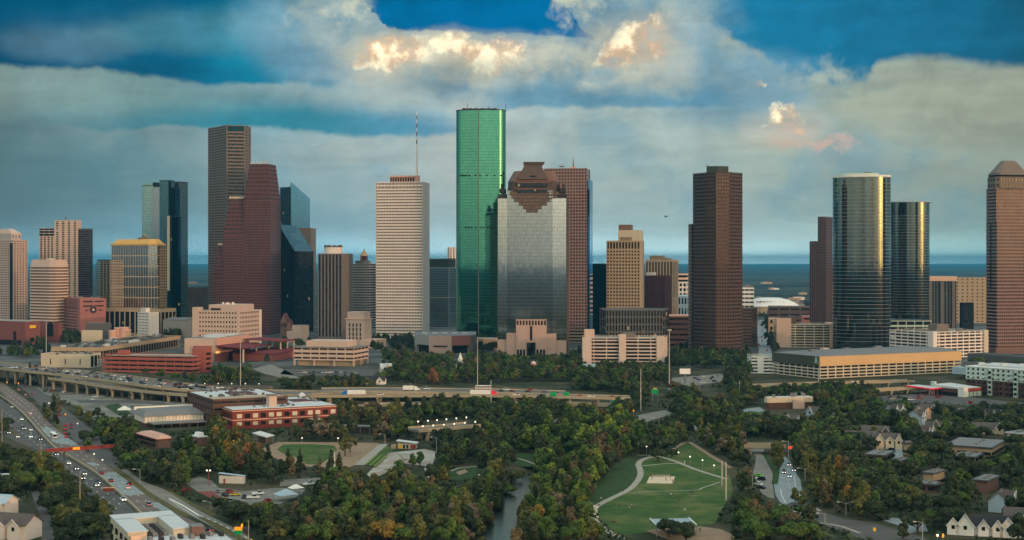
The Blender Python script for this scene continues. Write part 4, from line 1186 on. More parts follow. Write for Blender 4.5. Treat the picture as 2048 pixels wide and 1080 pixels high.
# city hall
f = Fr(692, 728, 743, 1690, 22)
t = building('stone_city_hall', 'cream stepped stone tower with a row of tall window slots', f)
zt = Z(637, f.D)
block(t, f.r(), 0, zt, 'cream_warm', 'wall')
MB().prism(f.r(.06, .94, .05, .95), zt, Z(624, f.D)).build('crown', 'cream_warm', t)
MB().prism(f.r(-.05, 1.05, -.05, 1.05), zt - 1.2, zt - .2).build('cornice', 'peach', t)
for v in (.2, .4, .6, .8):
 for k in range(5):
  MB().prism(f.r(-.012, .02, v - .035, v + .035), Z(690 - 9 * k, f.D), Z(683 - 9 * k, f.D)).build('window', 'win_warm', t)
MB().prism(f.r(-.35, 1.5, -.62, .1), 0, Z(679, f.D)).build('right_wing', 'peach', t)
MB().prism(f.r(-.6, .2, .5, 1.5), 0, Z(690, f.D)).build('front_wing', 'cream_warm', t)
MB().prism(f.r(-.8, .6, -1.3, -.62), 0, Z(697, f.D)).build('terrace', 'tan', t)
# grey and rose theatre of angled walls
D = 1590
pp = [(829, 1612), (858, 1586), (903, 1580), (941, 1592), (953, 1612)]
t = thing('angled_theatre', 'grey and rose theatre of angled blank walls in front of the green tower', 'theatre', (X(890, D), D + 30, 0))
zt = Z(671, D)
P = [(X(a, b), b) for a, b in pp] + [(X(953, 1680), 1680), (X(829, 1680), 1680)]
for i, (m_, nm) in enumerate((('grey_stone', 'grey_wall'), ('rose_pale', 'rose_wall'), ('rose', 'rose_wall'), ('taupe', 'side_wall'))):
 a, b = Vector(P[i]), Vector(P[i + 1])
 d_ = (b - a).normalized()
 n_ = Vector((-d_.y, d_.x))
 z0 = (9 if i in (0, 2) else 0)
 MB().prism([tuple(a), tuple(b), tuple(b + n_ * 4), tuple(a + n_ * 4)], z0, zt).build(nm, m_, t)
 if i == 1:
  MB().prism([tuple(a + d_ * 5 - n_ * .3), tuple(b - d_ * 5 - n_ * .3), tuple(b - d_ * 5 + n_), tuple(a + d_ * 5 + n_)], Z(693.5, D), Z(690.5, D)).build('slot_window', 'recess', t)
 if i == 0:
  MB().prism([tuple(a), tuple(a + d_ * 4), tuple(a + d_ * 4 + n_ * 4), tuple(a + n_ * 4)], 0, 9).build('corner_pier', 'grey_stone', t)
MB().prism(inset(P, 3.6), 0, zt - .6).build('core', 'win', t)
MB().prism(inset(P, .5), zt - .5, zt + .1).build('roof', 'roof_grey', t)
for k in range(5):
 MB().box((X(850 + 20 * k, 1630), 1630, zt + .1), 6, 4, 1.4).build('roof_unit', 'roof_pale', t)
f = Fr(953, 994, 996, 1640, 4)
t = building('low_wall_building', 'low cream flat building between the angled theatre and the silver tower', f)
block(t, f.r(), 0, Z(677, f.D), 'tan', 'wall', 'roof_pale')
# white parking garage in front of the dark lattice block
D = 1400
pp = (1165, 1181, 1188, 1239, 1251, 1302, 1314, 1329)
t = thing('parking_garage', 'pinkish white parking garage of eight levels with three blank piers', 'garage', (X(1247, D), D + 20, 0))
zt = Z(675, D)
P = [(X(p, D), D + (1329 - p) * .03) for p in pp] + [(X(1335, D + 40), D + 40), (X(1165, D + 44), D + 44)]
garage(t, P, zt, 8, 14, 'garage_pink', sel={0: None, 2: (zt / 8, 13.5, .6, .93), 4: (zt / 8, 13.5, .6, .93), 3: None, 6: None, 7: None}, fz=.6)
for a, b, dz in ((1165, 1183, 0), (1238, 1252, 3), (1313, 1329, 1)):
 MB().prism([(X(a, D), D - .35), (X(b, D), D - .35), (X(b, D), D + 6), (X(a, D), D + 6)], 0, zt + dz).build('blank_pier', 'garage_pink', t)
MB().prism([(X(1170, D), D + 8), (X(1190, D), D + 8), (X(1190, D), D + 20), (X(1170, D), D + 20)], zt - 1.5, Z(660, D)).build('stair_house', 'cream_warm', t)
MB().prism([(X(1246, D), D + 8), (X(1272, D), D + 8), (X(1272, D), D + 22), (X(1246, D), D + 22)], zt - 1.5, Z(667, D)).build('lift_house', 'taupe', t)
# dark lattice block
D = 1570
t = thing('lattice_block', 'wide dark grey lattice block behind the pinkish white garage', 'building', (X(1268, D), D + 25, 0))
P = [(X(1199, D + 18), D + 18), (X(1212, D), D), (X(1325, D), D), (X(1338, D + 18), D + 18), (X(1338, D + 60), D + 60), (X(1199, D + 60), D + 60)]
shell(t, P, 0, Z(619, D), 'grey_dark', 'glass_black', 8, 3.4, .8, .5, sel={0: (10, 5, .7, .5), 2: (10, 5, .7, .5)}, depth=.5)
MB().prism([(X(1199, D + 17), D + 17), (X(1203, D + 11), D + 11), (X(1204, D + 30), D + 30), (X(1199, D + 30), D + 30)], 0, Z(618, D)).build('end_pier', 'brick_brown', t)
# brown low blocks either side of the octagonal tower
f = Fr(1330, 1374, 1380, 1690, 6)
t = building('brown_block', 'low plum brown block left of the octagonal tower', f)
shell(t, f.r(), 0, Z(633, f.D), 'plum', 'win_warm', 6, 60, .4, 1, depth=.3)
MB().prism(inset(f.r(), -.3), Z(633, f.D), Z(631, f.D)).build('parapet', 'pink_wall', t)
f = Fr(1480, 1507, 1514, 1700, 10)
t = building('brown_block', 'low brown block with fine louvres right of the octagonal tower', f)
shell(t, f.r(), 0, Z(617, f.D), 'brown_stone', 'win_warm', 4, 60, .3, 1, sel={0: None}, depth=.3)
MB().prism(f.r(.0, 1.02, -.02, .32), 0, Z(616, f.D)).build('blank_end', 'brown_stone', t)
# pale far buildings behind
for lab, xL, xC, xR, D, py, w, gl, kw in (
 ('white block with blue glazing seen between the ribbed tan tower and the octagonal tower', 1350, 1373, 1378, 2450, 565, 'white_wall', 'glass_navy', (8, 7, .6, .6)),
 ('pink block with a long dark window above the white block', 1345, 1374, 1379, 2700, 548, 'peach', 'glass_navy', (9, 60, .5, 1)),
 ('low white block of tall blue windows beside the octagonal tower', 1350, 1374, 1379, 2250, 592, 'pale_blue', 'glass_navy', (14, 5, .6, .5)),
 ('white block with dark bands right of the octagonal tower', 1480, 1503, 1508, 2300, 576, 'white_paint', 'win', (7, 9, .4, .9)),
 ('long dark brown hall in front of the white domed arena', 1536, 1612, 1622, 2350, 613, 'brown_stone', 'win', (10, 20, .3, .8)),
 ('small tan block of square windows left of the tan garage', 1537, 1556, 1560, 1900, 637, 'tan', 'win', (9, 7, .5, .4)),
 ('brown low block beside the plum ribbed tower', 1604, 1620, 1624, 2200, 632, 'rose', 'win', (10, 20, .3, .6)),
):
 f = Fr(xL, xC, xR, D, 10)
 t = building('far_block', lab, f, 'building')
 shell(t, f.r(), 0, Z(py, D), w, gl, *kw, depth=.5, roof='roof_pale')
r_ = wob(31)
fs = []
for x0, x1, n_ in ((376, 414, 9), (1350, 1374, 2), (1490, 1618, 24), (1862, 1970, 9)):
 fs += [(r_.uniform(x0, x1), r_.choice([2700, 3100, 3400, 3800, 4400, 5200, 6500])) for k in range(n_)]
for k, (px, D) in enumerate(sorted(fs)):
 w_, h_ = r_.uniform(12, 40) * D / 4600, r_.uniform(5, 16) * D / 5400
 t = thing('plain_building', f'small pale building far out on the plain, number {k + 1} counted from the left', 'building', (X(px, D), D, 0), 'pale buildings far out on the plain')
 MB().box((X(px, D), D, 0), w_, 24, h_, r_.uniform(-.2, .2)).build('wall', r_.choice(['white_wall', 'grey_stone', 'tan', 'grey_stone', 'taupe', 'white_paint']), t)
 MB().box((X(px, D), D - 4, h_), w_ * .4, 8, h_ * .3).build('roof_house', 'roof_grey', t)
# white domed arena
D = 2800
t = thing('domed_arena', 'arena with a low white dome and faint red lettering far behind the towers', 'arena', (X(1548, D), D + 40, 0))
cx, cy = X(1548, D), D + 45
MB().cyl((cx, cy, 0), 59, Z(613, D), 40).build('wall', 'tan', t)
mb, n = MB(), 40
rings = [(60, Z(613, D)), (50, Z(606, D)), (36, Z(600, D)), (18, Z(596.5, D)), (.5, Z(596, D))]
pts = [(cx + r_ * math.cos(2 * math.pi * k / n), cy + r_ * math.sin(2 * math.pi * k / n), z) for r_, z in rings for k in range(n)]
mb.add(pts, [[j * n + k, j * n + (k + 1) % n, (j + 1) * n + (k + 1) % n, (j + 1) * n + k] for j in range(4) for k in range(n)])
mb.build('dome', 'white_paint', t)
for k in range(9):
 px = 1515 + 6.6 * k
 MB().box((X(px, D), cy - 42 + abs(k - 4) * .8, Z(603.5 + .25 * k, D)), 3.6, 7, 1.6).build('red_letter', 'rust_red', t)
# tan garage left of the larger oval tower
D = 1690
f = Fr(1553, 1656, 1666, D, 5)
t = building('parking_garage', 'tan parking garage of nine levels with a raised corner tower', f, 'garage')
zt = Z(648, D)
garage(t, collinear(f, (.0,)), zt, 9, 10.5, 'cream', fz=.58)
MB().prism(f.r(-.02, .3, .74, 1.0), 0, Z(637, D)).build('corner_tower', 'cream_warm', t)
MB().prism(f.r(-.03, 1, -.04, .06), 0, zt + .5).build('end_pier', 'peach', t)
MB().prism(f.r(.4, .9, .62, .74), zt - 1, Z(634, D)).build('stair_house', 'brown_mid', t)
# white hospital style garage
D = 1500
f = Fr(1779, 1866, 1974, D, 62)
t = building('parking_garage', 'white parking garage with a long sunlit side below the oval towers', f, 'garage')
zt = Z(664, D)
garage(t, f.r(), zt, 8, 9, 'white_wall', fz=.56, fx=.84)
MB().prism(f.r(-.012, .06, -.02, .1), 0, zt + .5).build('corner_pier', 'white_wall', t)
MB().prism(f.r(.93, 1.01, -.02, .06), 0, zt + .5).build('end_pier', 'cream', t)
MB().prism(f.r(.4, .62, .4, .6), zt - 1, Z(652, D)).build('stair_house', 'taupe', t)
units(t, f.r(), zt - 1, 10, 3, (3, 7))
# big garage: sun and shade put into the ochre and olive panel colours
f = Fr(1545, 1640, 1922, 1240, 63)
t = building('parking_garage', 'big garage with blank sunlit ochre and shaded olive upper panels and four open levels', f, 'garage')
zt, zb = Z(713, f.D), 11.2
garage(t, f.r(), zb, 4, 8.6, 'cream', fz=.58, fx=.84, parapet=.2)
MB().prism(f.r(-.001, 1.001, -.006, .02), zb, zt).build('ochre_panel', 'ochre_panel', t)
MB().prism(f.r(-.004, .02, .0205, 1.0), zb, zt).build('olive_panel', 'olive_panel', t)
MB().prism(f.r(.02, 1, .02, 1), zb, zt - .5).build('upper_core', 'grey_dark', t)
P = f.r(-.002, 1.002, -.008, 1.002)
ridge = f.r(.18, .97, .25, .75)
MB().loft(P, zt + .02, ridge, zt + 2.2).build('roof', 'roof_grey', t)
for k, (u, v) in enumerate(((.15, .6), (.3, .8), (.42, .7), (.7, .85))):
 MB().box((*f.p(u, v), zt + .8), 7, 5, 2.4, f.ang).build('roof_unit', 'cream_warm' if k == 1 else 'roof_grey', t)
# white letter A on the shaded olive panel
a, dv = Vector(f.p(0, .035)), f.dL
nrm = Vector((-f.dR.x, -f.dR.y)) * .75
def letter_pt(x, z, k=1.0):
 q = a + dv * x + nrm * k
 return (q.x, q.y, zb + 2.2 + z)
w_, h_ = 4.4, 6.2
pts = [(0, 0), (1.2, 0), (1.75, 1.7), (2.65, 1.7), (3.2, 0), (4.4, 0), (2.75, 6.2), (1.65, 6.2)]
fr_, bk_ = [letter_pt(x, z) for x, z in pts], [letter_pt(x, z, .3) for x, z in pts]
MB().add(fr_ + bk_, [list(range(8)), list(range(15, 7, -1))] + [[i, 8 + i, 8 + (i + 1) % 8, (i + 1) % 8] for i in range(8)]).build('letter', 'pale_green', t)
f = Fr(1503, 1545, 1548, 1300, 4)
t = building('parking_garage', 'small white garage end with a blank centre left of the shaded olive panel', f, 'garage')
garage(t, collinear(f, (.48, .72)), Z(714, f.D), 5, 8, 'white_paint', sel={4: None, 0: None}, fz=.5, fx=.9)
# apartment block at the right edge
f = Fr(1932, 2064, 2110, 1060, 52, wR=40)
t = building('apartment_block', 'mint and brown brick apartment block of five storeys at the right edge', f, 'apartments')
zt, zm = Z(742, f.D), 11.5
facade(MB(), f.r(), 0, zm, 3.8, 4.6, .5, .45).build('brick_wall', 'brick_brown', t)
facade(MB(), inset(f.r(), -.15), zm, zt, 3.6, 4.6, .52, .42).build('upper_wall', 'mint', t)
MB().prism(inset(f.r(), .8), 0, zt - 1.4).build('core', 'win_warm', t)
MB().prism(inset(f.r(), -.6), zt, zt + .6).build('roof_slab', 'white_paint', t)
MB().prism(inset(f.r(.1, .9, .1, .9), 2), zt + .6, zt + 2).build('roof_deck', 'roof_pale', t)
for v in (.14, .33, .52, .72, .9):
 for k in range(5):
  MB().prism(f.r(-.05, -.004, v - .026, v + .026), 1.6 + 3.8 * k, 2.6 + 3.8 * k).build('balcony', 'mint' if k > 2 else 'slate_dark', t)
for v in (.23, .62):
 MB().prism(f.r(-.03, .01, v - .03, v + .03), 0, zt + .4).build('projecting_bay', 'mint', t)
 for k in range(5):
  MB().prism(f.r(-.036, .0, v - .02, v + .02), 1.6 + 3.8 * k, 3.6 + 3.8 * k).build('window', 'win', t)
units(t, f.r(), zt + .6, 12, 8, (2, 6), 'roof_pale')
# store with a white frame and red fascia, and the red filling station canopy
f = Fr(1866, 1926, 1961, 1074, 55)
t = building('store', 'white framed brown brick store with a red fascia near the apartment block', f, 'shop')
zt = Z(777, f.D)
P = f.r()
block(t, inset(P, .5), 0, zt - .8, 'brick_brown', 'wall')
MB().loft(inset(P, -.3), zt - .8, inset(P, -.3), [zt, zt, zt + 1.4, zt + 1.4]).build('roof', 'roof_pale', t)
MB().prism(f.r(-.03, .2, -.05, .15), 0, zt + 1).build('corner_pylon', 'white_paint', t)
MB().prism(f.r(-.03, .1, .94, 1.06), 0, zt + 3.5).build('corner_pylon', 'pale_green', t)
MB().prism(f.r(.2, 1.01, -.03, .0), zt - 2.4, zt - .2).build('fascia', 'rust_red', t)
MB().prism(f.r(.2, 1.0, -.025, .0), 0, 3.6).build('shop_window', 'pale_green', t)
MB().prism(f.r(-.02, .0, .2, .9), 0, 3).build('shop_window', 'win', t)
for k in range(3):
 MB().prism(f.r(.3 + .22 * k, .33 + .22 * k, -.03, -.02), 0, 3.6).build('door_frame', 'grey_dark', t)
D = 1090
t = thing('filling_station_canopy', 'long flat canopy with a red edge in front of the white framed store', 'canopy', (X(1850, D), D, 0))
P = [(X(1812, D + 20), D + 20), (X(1862, D - 8), D - 8), (X(1884, D), D), (X(1836, D + 26), D + 26)]
MB().prism(P, 5, 5.9).build('fascia', 'red_glow', t)
MB().prism(inset(P, .3), 5.9, 6.0).build('roof', 'roof_pale', t)
for q in P:
 c_ = Vector((sum(p[0] for p in P) / 4, sum(p[1] for p in P) / 4))
 p_ = c_ + (Vector(q) - c_) * .75
 MB().cyl((p_.x, p_.y, 0), .35, 5, 8).build('post', 'steel', t)
f = Fr(1935, 2075, 2110, 1330, 60)
t = building('low_terrace_building', 'long low grey terrace at the foot of the pyramid topped tower', f)
block(t, f.r(), 0, 12, 'grey_dark', 'wall', 'roof_dark')
f = Fr(1926, 1964, 1990, 1230, 58)
t = building('stair_building', 'low plain rose block between the big garage and the apartments', f)
block(t, f.r(), 0, Z(727, f.D), 'taupe', 'wall', 'roof_dark')
MB().prism(f.r(-.4, .3, .2, 1.3), 4, 10).build('link', 'pale_blue', t)
# flat pale church hall among the trees
f = Fr(1526, 1535, 1626, 985, 78)
t = building('flat_hall', 'low hall with a rounded cream fascia among trees below the big garage', f)
P = [f.p(0, .1), f.p(.06, 0), f.p(1, .0), f.p(1, 1), f.p(.1, 1), f.p(-.01, .6)]
block(t, inset(P, .6), 0, 4.5, 'brick_brown', 'wall')
MB().prism(P, 4.5, 8.2).build('fascia', 'cream', t)
MB().prism(inset(P, .4), 8.2, 8.3).build('roof', 'roof_pale', t)
MB().prism(f.r(.55, .8, -.15, .3), 0, 6.4).build('side_room', 'cream_warm', t)
units(t, f.r(), 8.3, 5, 2, (1.5, 3))
# ------------------------------------------------------------------ near left: brick warehouse offices
O = Vector(W(465, 860)[:2])
dR = Vector((.887, .462)).normalized()
dL = Vector((-dR.y, dR.x))
def pt(u, v):
 q = O + dR * u + dL * v
 return (q.x, q.y)
t = thing('brick_office', 'red brick office with white roofs and a grey brick rear wing', 'building', (O.x + 20, O.y + 30, 0))
zt = 12.2
fw = [pt(0, 0), pt(68, 0), pt(68, 22), pt(0, 22)]
rw = [pt(44, 22.2), pt(68, 22.2), pt(68, 62), pt(44, 62)]
MB().prism(fw, 0, zt).build('front_wall', 'brick_red', t)
MB().prism(rw, 0, zt - .02).build('wing_wall', 'brick_red', t)
MB().prism(inset(fw, .5), zt + .01, zt + .15).build('front_roof', 'roof_pale', t)
MB().prism(inset(rw, .5), zt + .01, zt + .14).build('wing_roof', 'roof_pale', t)
MB().prism([pt(50, 30), pt(62, 30), pt(62, 44), pt(50, 44)], zt + .14, zt + .7).build('roof_light', 'maroon', t)
for z0 in (5.6, 11.2):
 MB().prism(inset(fw, -.12), z0, z0 + .5).build('string_course', 'peach', t)
for k in range(13):
 u = 2.8 + 5.1 * k
 for z0, h_ in ((7.0, 2.6), (2.4, 2.2)):
  w = thing_w = MB().prism([pt(u, -.15), pt(u + 3.2, -.15), pt(u + 3.2, .2), pt(u, .2)], z0, z0 + h_).build('window', 'blind' if (k * 7 + int(z0)) % 5 < 3 else 'win', t)
for k in range(4):
 for z0 in (7.0, 2.4):
  MB().prism([pt(-.15, 2 + 5 * k), pt(.2, 2 + 5 * k), pt(.2, 5 + 5 * k), pt(-.15, 5 + 5 * k)], z0, z0 + 2.4).build('window', 'win', t)
MB().prism([pt(26, 8), pt(31, 8), pt(31, 14), pt(26, 14)], zt, zt + 7).build('chimney_tower', 'cream_warm', t)
MB().prism([pt(25.6, 7.6), pt(31.4, 7.6), pt(31.4, 14.4), pt(25.6, 14.4)], zt + 7, zt + 7.6).build('tower_cap', 'taupe', t)
zr = 17.2
rear = [pt(-6, 22.4), pt(43, 22.4), pt(43, 86), pt(-6, 86)]
facade(MB(), rear, 0, zr, 4.2, 6.5, .36, .4, sel={0: (4.2, 16, .3, .94)}).build('rear_wall', 'brick_brown', t)
MB().prism(inset(rear, .6), 0, zr - 1.2).build('rear_glazing', 'win', t)
MB().prism(inset(rear, .2), zr - 1.1, zr - .5).build('rear_roof', 'roof_pale', t)
MB().prism([pt(-5.6, 22.8), pt(42.6, 22.8), pt(42.6, 40), pt(-5.6, 40)], zr - .48, zr - .3).build('roof_terrace', 'tan', t)
MB().prism([pt(14, 46), pt(30, 46), pt(30, 66), pt(14, 66)], zr - .48, zr + .3).build('roof_light', 'maroon', t)
r_ = wob(12)
for k in range(34):
 q = pt(r_.uniform(-2, 40), r_.choice([r_.uniform(42, 46), r_.uniform(67, 83)]))
 MB().box((*q, zr - .45), r_.uniform(.8, 2.4), r_.uniform(.8, 2), r_.uniform(.8, 1.6), r_.uniform(0, 1)).build('roof_unit', r_.choice(['grey_dark', 'roof_grey', 'roof_dark']), t)
for k in range(16):
 q = pt(r_.choice([r_.uniform(46, 49), r_.uniform(62, 66)]), r_.uniform(25, 60))
 MB().box((*q, zt + .14), r_.uniform(.8, 2), r_.uniform(.8, 2), r_.uniform(.7, 1.4), r_.uniform(0, 1)).build('roof_unit', r_.choice(['grey_dark', 'roof_grey', 'roof_dark']), t)
for k in range(9):
 q = pt(r_.uniform(3, 42), r_.uniform(4, 20))
 MB().box((*q, zt + .15), r_.uniform(.8, 2), r_.uniform(.8, 2), r_.uniform(.7, 1.2), r_.uniform(0, 1)).build('roof_unit', r_.choice(['grey_dark', 'roof_grey']), t)
MB().ball((*pt(64, 56), zt + 1.2), 2.4, 12, 8).build('roof_dome', 'roof_pale', t)
# warehouse with a long cream clerestory
f = Fr(268, 289, 408, 880, 62)
t = building('warehouse', 'low warehouse with a long cream panelled front and grey roof', f, 'warehouse')
P = f.r()
block(t, P, 0, 2.2, 'brick_brown', 'base')
facade(MB(), P, 2.2, 6.4, 4.2, 2.2, .9, .9).build('clerestory_frame', 'tan', t)
MB().prism(inset(P, .25), 2.2, 6.3).build('clerestory', 'canvas', t)
Q = inset(P, -.9)
MB().loft(Q, 6.4, f.r(.06, .94, .25, 1.0), 9.2).build('roof', 'roof_grey', t)
MB().prism(f.r(.0, 1.0, .96, 1.02), 8, 10).build('parapet', 'canvas', t)
MB().prism(f.r(.06, .96, -.45, -.03), 2.4, 3).build('awning', 'roof_grey', t)
for k in range(7):
 MB().cyl((*f.p(.08 + .145 * k, -.42), 0), .2, 2.4, 6).build('awning_post', 'steel', t)
# brown brick offices
f = Fr(271, 314, 353, 775, 55)
t = building('brick_office', 'low orange brown brick office with a pale hipped roof among oaks', f)
P = [f.p(.0, 0), f.p(.75, -.0), f.p(1, .3), f.p(1, 1), f.p(0, 1)]
block(t, inset(P, .6), 0, 5.6, 'brown_mid', 'wall')
for z0 in (1.2, 3.6):
 MB().prism(f.r(-.012, .03, .12, .9), z0, z0 + 1.2).build('window_strip', 'win', t)
MB().loft(P, 5.6, inset(P, 3), 7.0).build('roof', 'pink_wall', t)
MB().prism(inset(P, -.3), 5.1, 5.6).build('eaves', 'brick_red', t)
f = Fr(381, 398, 414, 790, 50)
t = building('small_office', 'small brown office with a white clerestory roof beside golden trees', f)
block(t, f.r(), 0, 4.6, 'brown_mid', 'wall')
MB().prism(inset(f.r(), -.5), 4.6, 5.1).build('roof', 'roof_pale', t)
MB().loft(f.r(.2, .8, .2, .8), 5.1, f.r(.35, .8, .2, .8), 7.0).build('clerestory', 'white_paint', t)
MB().prism(f.r(-.9, -.02, .2, 1.4), 2.8, 3.2).build('porch_roof', 'taupe', t)
# shed by the yard
f = Fr(438, 488, 491, 655, 8)
t = building('shed', 'white shed with a pale blue roof beside the small car yard', f, 'shed')
block(t, f.r(), 0, 3.4, 'white_wall', 'wall')
MB().loft(inset(f.r(), -.3), [3.4, 3.4, 4.6, 4.6], inset(f.r(), -.3), [3.6, 3.6, 4.8, 4.8]).build('roof', 'pale_blue', t)
MB().prism(f.r(-.06, .0, .75, .82), 0, 2.2).build('door', 'rust_red', t)
# white yard tents
for px, py, w_, lab in ((410, 0, 0, ''),):
 pass
for px, py, sx, sy, lab in ((328, 0, 0, 0, ''),):
 pass
def tent(label, px, py, w_, d_, h_, m_='canvas', ang=.3, name='tent'):
 c_ = W(px, py)
 t_ = thing(name, label, 'tent', c_)
 ca, sa = math.cos(ang), math.sin(ang)
 cor = [(c_.x + x * ca - y * sa, c_.y + x * sa + y * ca) for x, y in ((-w_ / 2, -d_ / 2), (w_ / 2, -d_ / 2), (w_ / 2, d_ / 2), (-w_ / 2, d_ / 2))]
 MB().loft(cor, h_, [(c_.x + (p[0] - c_.x) * .1, c_.y + (p[1] - c_.y) * .1) for p in cor], h_ + min(w_, d_) * .32).build('roof', m_, t_)
 for p in cor:
  MB().cyl((*p, 0), .12, h_, 6).build('pole', 'steel', t_)
 return t_
tent('white peaked tent on the empty gravel lot', 249, 828, 9, 8, 3)
tent('pale blue tarpaulin tent beside the bayou wood', 572, 1000, 9, 7, 2.6, 'pale_blue', .6)
tent('small cream tent next to the blue tarpaulin tent', 592, 987, 6, 5, 2.6, 'canvas', .6)
# park shelters
f = Fr(508, 533, 545, 800, 40)
t = building('park_shelter', 'park shelter with a tilted white roof beside the green field', f, 'shelter')
P = f.r()
MB().loft(inset(P, -.8), [3.4, 4.0, 5.4, 4.8], inset(P, -.8), [3.8, 4.4, 5.8, 5.2]).build('roof', 'roof_pale', t)
MB().prism(f.r(.3, .9, .1, .8), 0, 3.2).build('room', 'brown_stone', t)
for u, v in ((.02, .02), (.98, .02), (.98, .98), (.02, .98)):
 MB().cyl((*f.p(u, v), 0), .2, 3.6, 6).build('post', 'steel', t)
f = Fr(680, 742, 748, 848, 12)
t = building('park_shelter', 'long flat grey shelter roof behind the bare brown trees', f, 'shelter')
MB().prism(f.r(), 3.4, 4.2).build('roof', 'roof_grey', t)
MB().prism(f.r(.3, .8, .05, .6), 0, 3.3).build('room', 'brown_stone', t)
for v in (.05, .35, .65, .95):
 MB().cyl((*f.p(.05, v), 0), .25, 3.4, 6).build('post', 'steel', t)
f = Fr(792, 833, 838, 775, 10)
t = building('skate_kiosk', 'long white roofed kiosk with bright murals at the skate park', f, 'kiosk')
MB().prism(inset(f.r(), .8), 0, 3).build('wall', 'cream', t)
MB().loft(f.r(), [3, 3, 4.2, 4.2], f.r(), [3.4, 3.4, 4.6, 4.6]).build('roof', 'roof_pale', t)
for v0, v1, m_ in ((.06, .16, 'cloth_red'), (.18, .3, 'rust_red'), (.42, .5, 'recess'), (.58, .66, 'recess'), (.74, .86, 'sign_yellow')):
 MB().prism(f.r(.08, .14, v0, v1), .3, 2.4).build('mural' if m_ != 'recess' else 'door', m_, t)
MB().prism(f.r(0, .6, 1.02, 1.25), 0, 2).build('side_room', 'tan', t)
# stage roof at the near edge of the lawn
c_ = W(1345, 1052)
t = thing('lawn_stage', 'pale flat stage roof with white edges at the near end of the lawn', 'stage', c_)
cor = [W(1300, 1040, 4.0), W(1312, 1052, 4.0), W(1393, 1052, 4.0), W(1378, 1038, 4.0)]
MB().prism([(p.x, p.y) for p in (cor[1], cor[2], cor[3], cor[0])], 4.0, 4.4).build('roof', 'roof_metal', t)
for a_, b_ in ((cor[0], cor[1]), (cor[2], cor[3])):
 MB().tube([(a_.x, a_.y, 4.5), (b_.x, b_.y, 4.5)], .25, 6).build('edge_beam', 'white_paint', t)
for q in cor:
 MB().cyl((q.x * .985 + c_.x * .015, q.y, 0), .2, 4, 6).build('post', 'steel', t)
# white roofed building in the near corner, with a sunken plant deck
t = thing('white_roof_block', 'pale apartment block with white roof and dark air handlers beside the highway', 'apartments', (-126, 484, 0))
A, B, Cc, Dd = Vector((-142.5, 497)), Vector((-123, 505.5)), Vector((-109, 475)), Vector((-127.8, 466))
def bl(a, b):
 q = Dd + (Cc - Dd) * a + (A - Dd) * b
 return (q.x, q.y)
zt = 14.0
full = [bl(.02, -.6), bl(1.5, -.6), bl(1.5, -.1), bl(.98, -.1), bl(.98, .98), bl(.02, .98)]
MB().prism(full, 0, zt - 2.7).build('lower_block', 'cream', t)
MB().prism(full, zt - 2.69, zt - 2.6).build('plant_deck', 'roof_pale', t)
for P in ([bl(0, 0), bl(.3, 0), bl(.3, .72), bl(0, .72)], [bl(0, .722), bl(1, .722), bl(1, 1), bl(0, 1)], [bl(.72, 0), bl(1, 0), bl(1, .718), bl(.72, .718)]):
 MB().prism(P, zt - 2.6, zt - .4).build('upper_wall', 'cream', t)
 MB().prism(inset(P, -.35), zt - .4, zt).build('white_roof', 'roof_pale', t)
MB().prism([bl(.03, -.05), bl(.26, -.05), bl(.26, -.01), bl(.03, -.01)], zt - 2.5, zt - 1.2).build('front_ledge', 'peach', t)
for k in range(4):
 for j in range(3):
  v = .1 + .27 * k
  q0, q1 = bl(-.012, v), bl(-.012, v + .05)
  q2, q3 = bl(.01, v + .05), bl(.01, v)
  MB().prism([q3, q2, q1, q0][::-1], 2 + 3.6 * j, 4.2 + 3.6 * j).build('window', 'win', t)
for row in range(4):
 for k in range(6):
  q = bl(.36 + .075 * row + (.0 if row < 2 else .03), .05 + .1 * k)
  MB().box((*q, zt - 2.6), .9, 1.8, 1.3, math.atan2((A - Dd).y, (A - Dd).x)).build('air_handler', 'slate_dark' if row % 2 == 0 else 'roof_grey', t)
for k in range(8):
 q = bl(.3 + .16 * k, -.15 - .05 * (k % 3))
 MB().box((*q, zt - 2.6), 1.2, 2.4, 1.4, .6).build('air_handler', 'slate_dark' if k % 2 else 'roof_grey', t)
MB().prism([bl(.98, -.12), bl(1.16, -.12), bl(1.16, .02), bl(.98, .02)], zt - 2.6, zt + .6).build('stair_house', 'brown_mid', t)
MB().prism([bl(.97, -.13), bl(1.17, -.13), bl(1.17, .03), bl(.97, .03)], zt + .6, zt + .9).build('stair_roof', 'roof_grey', t)
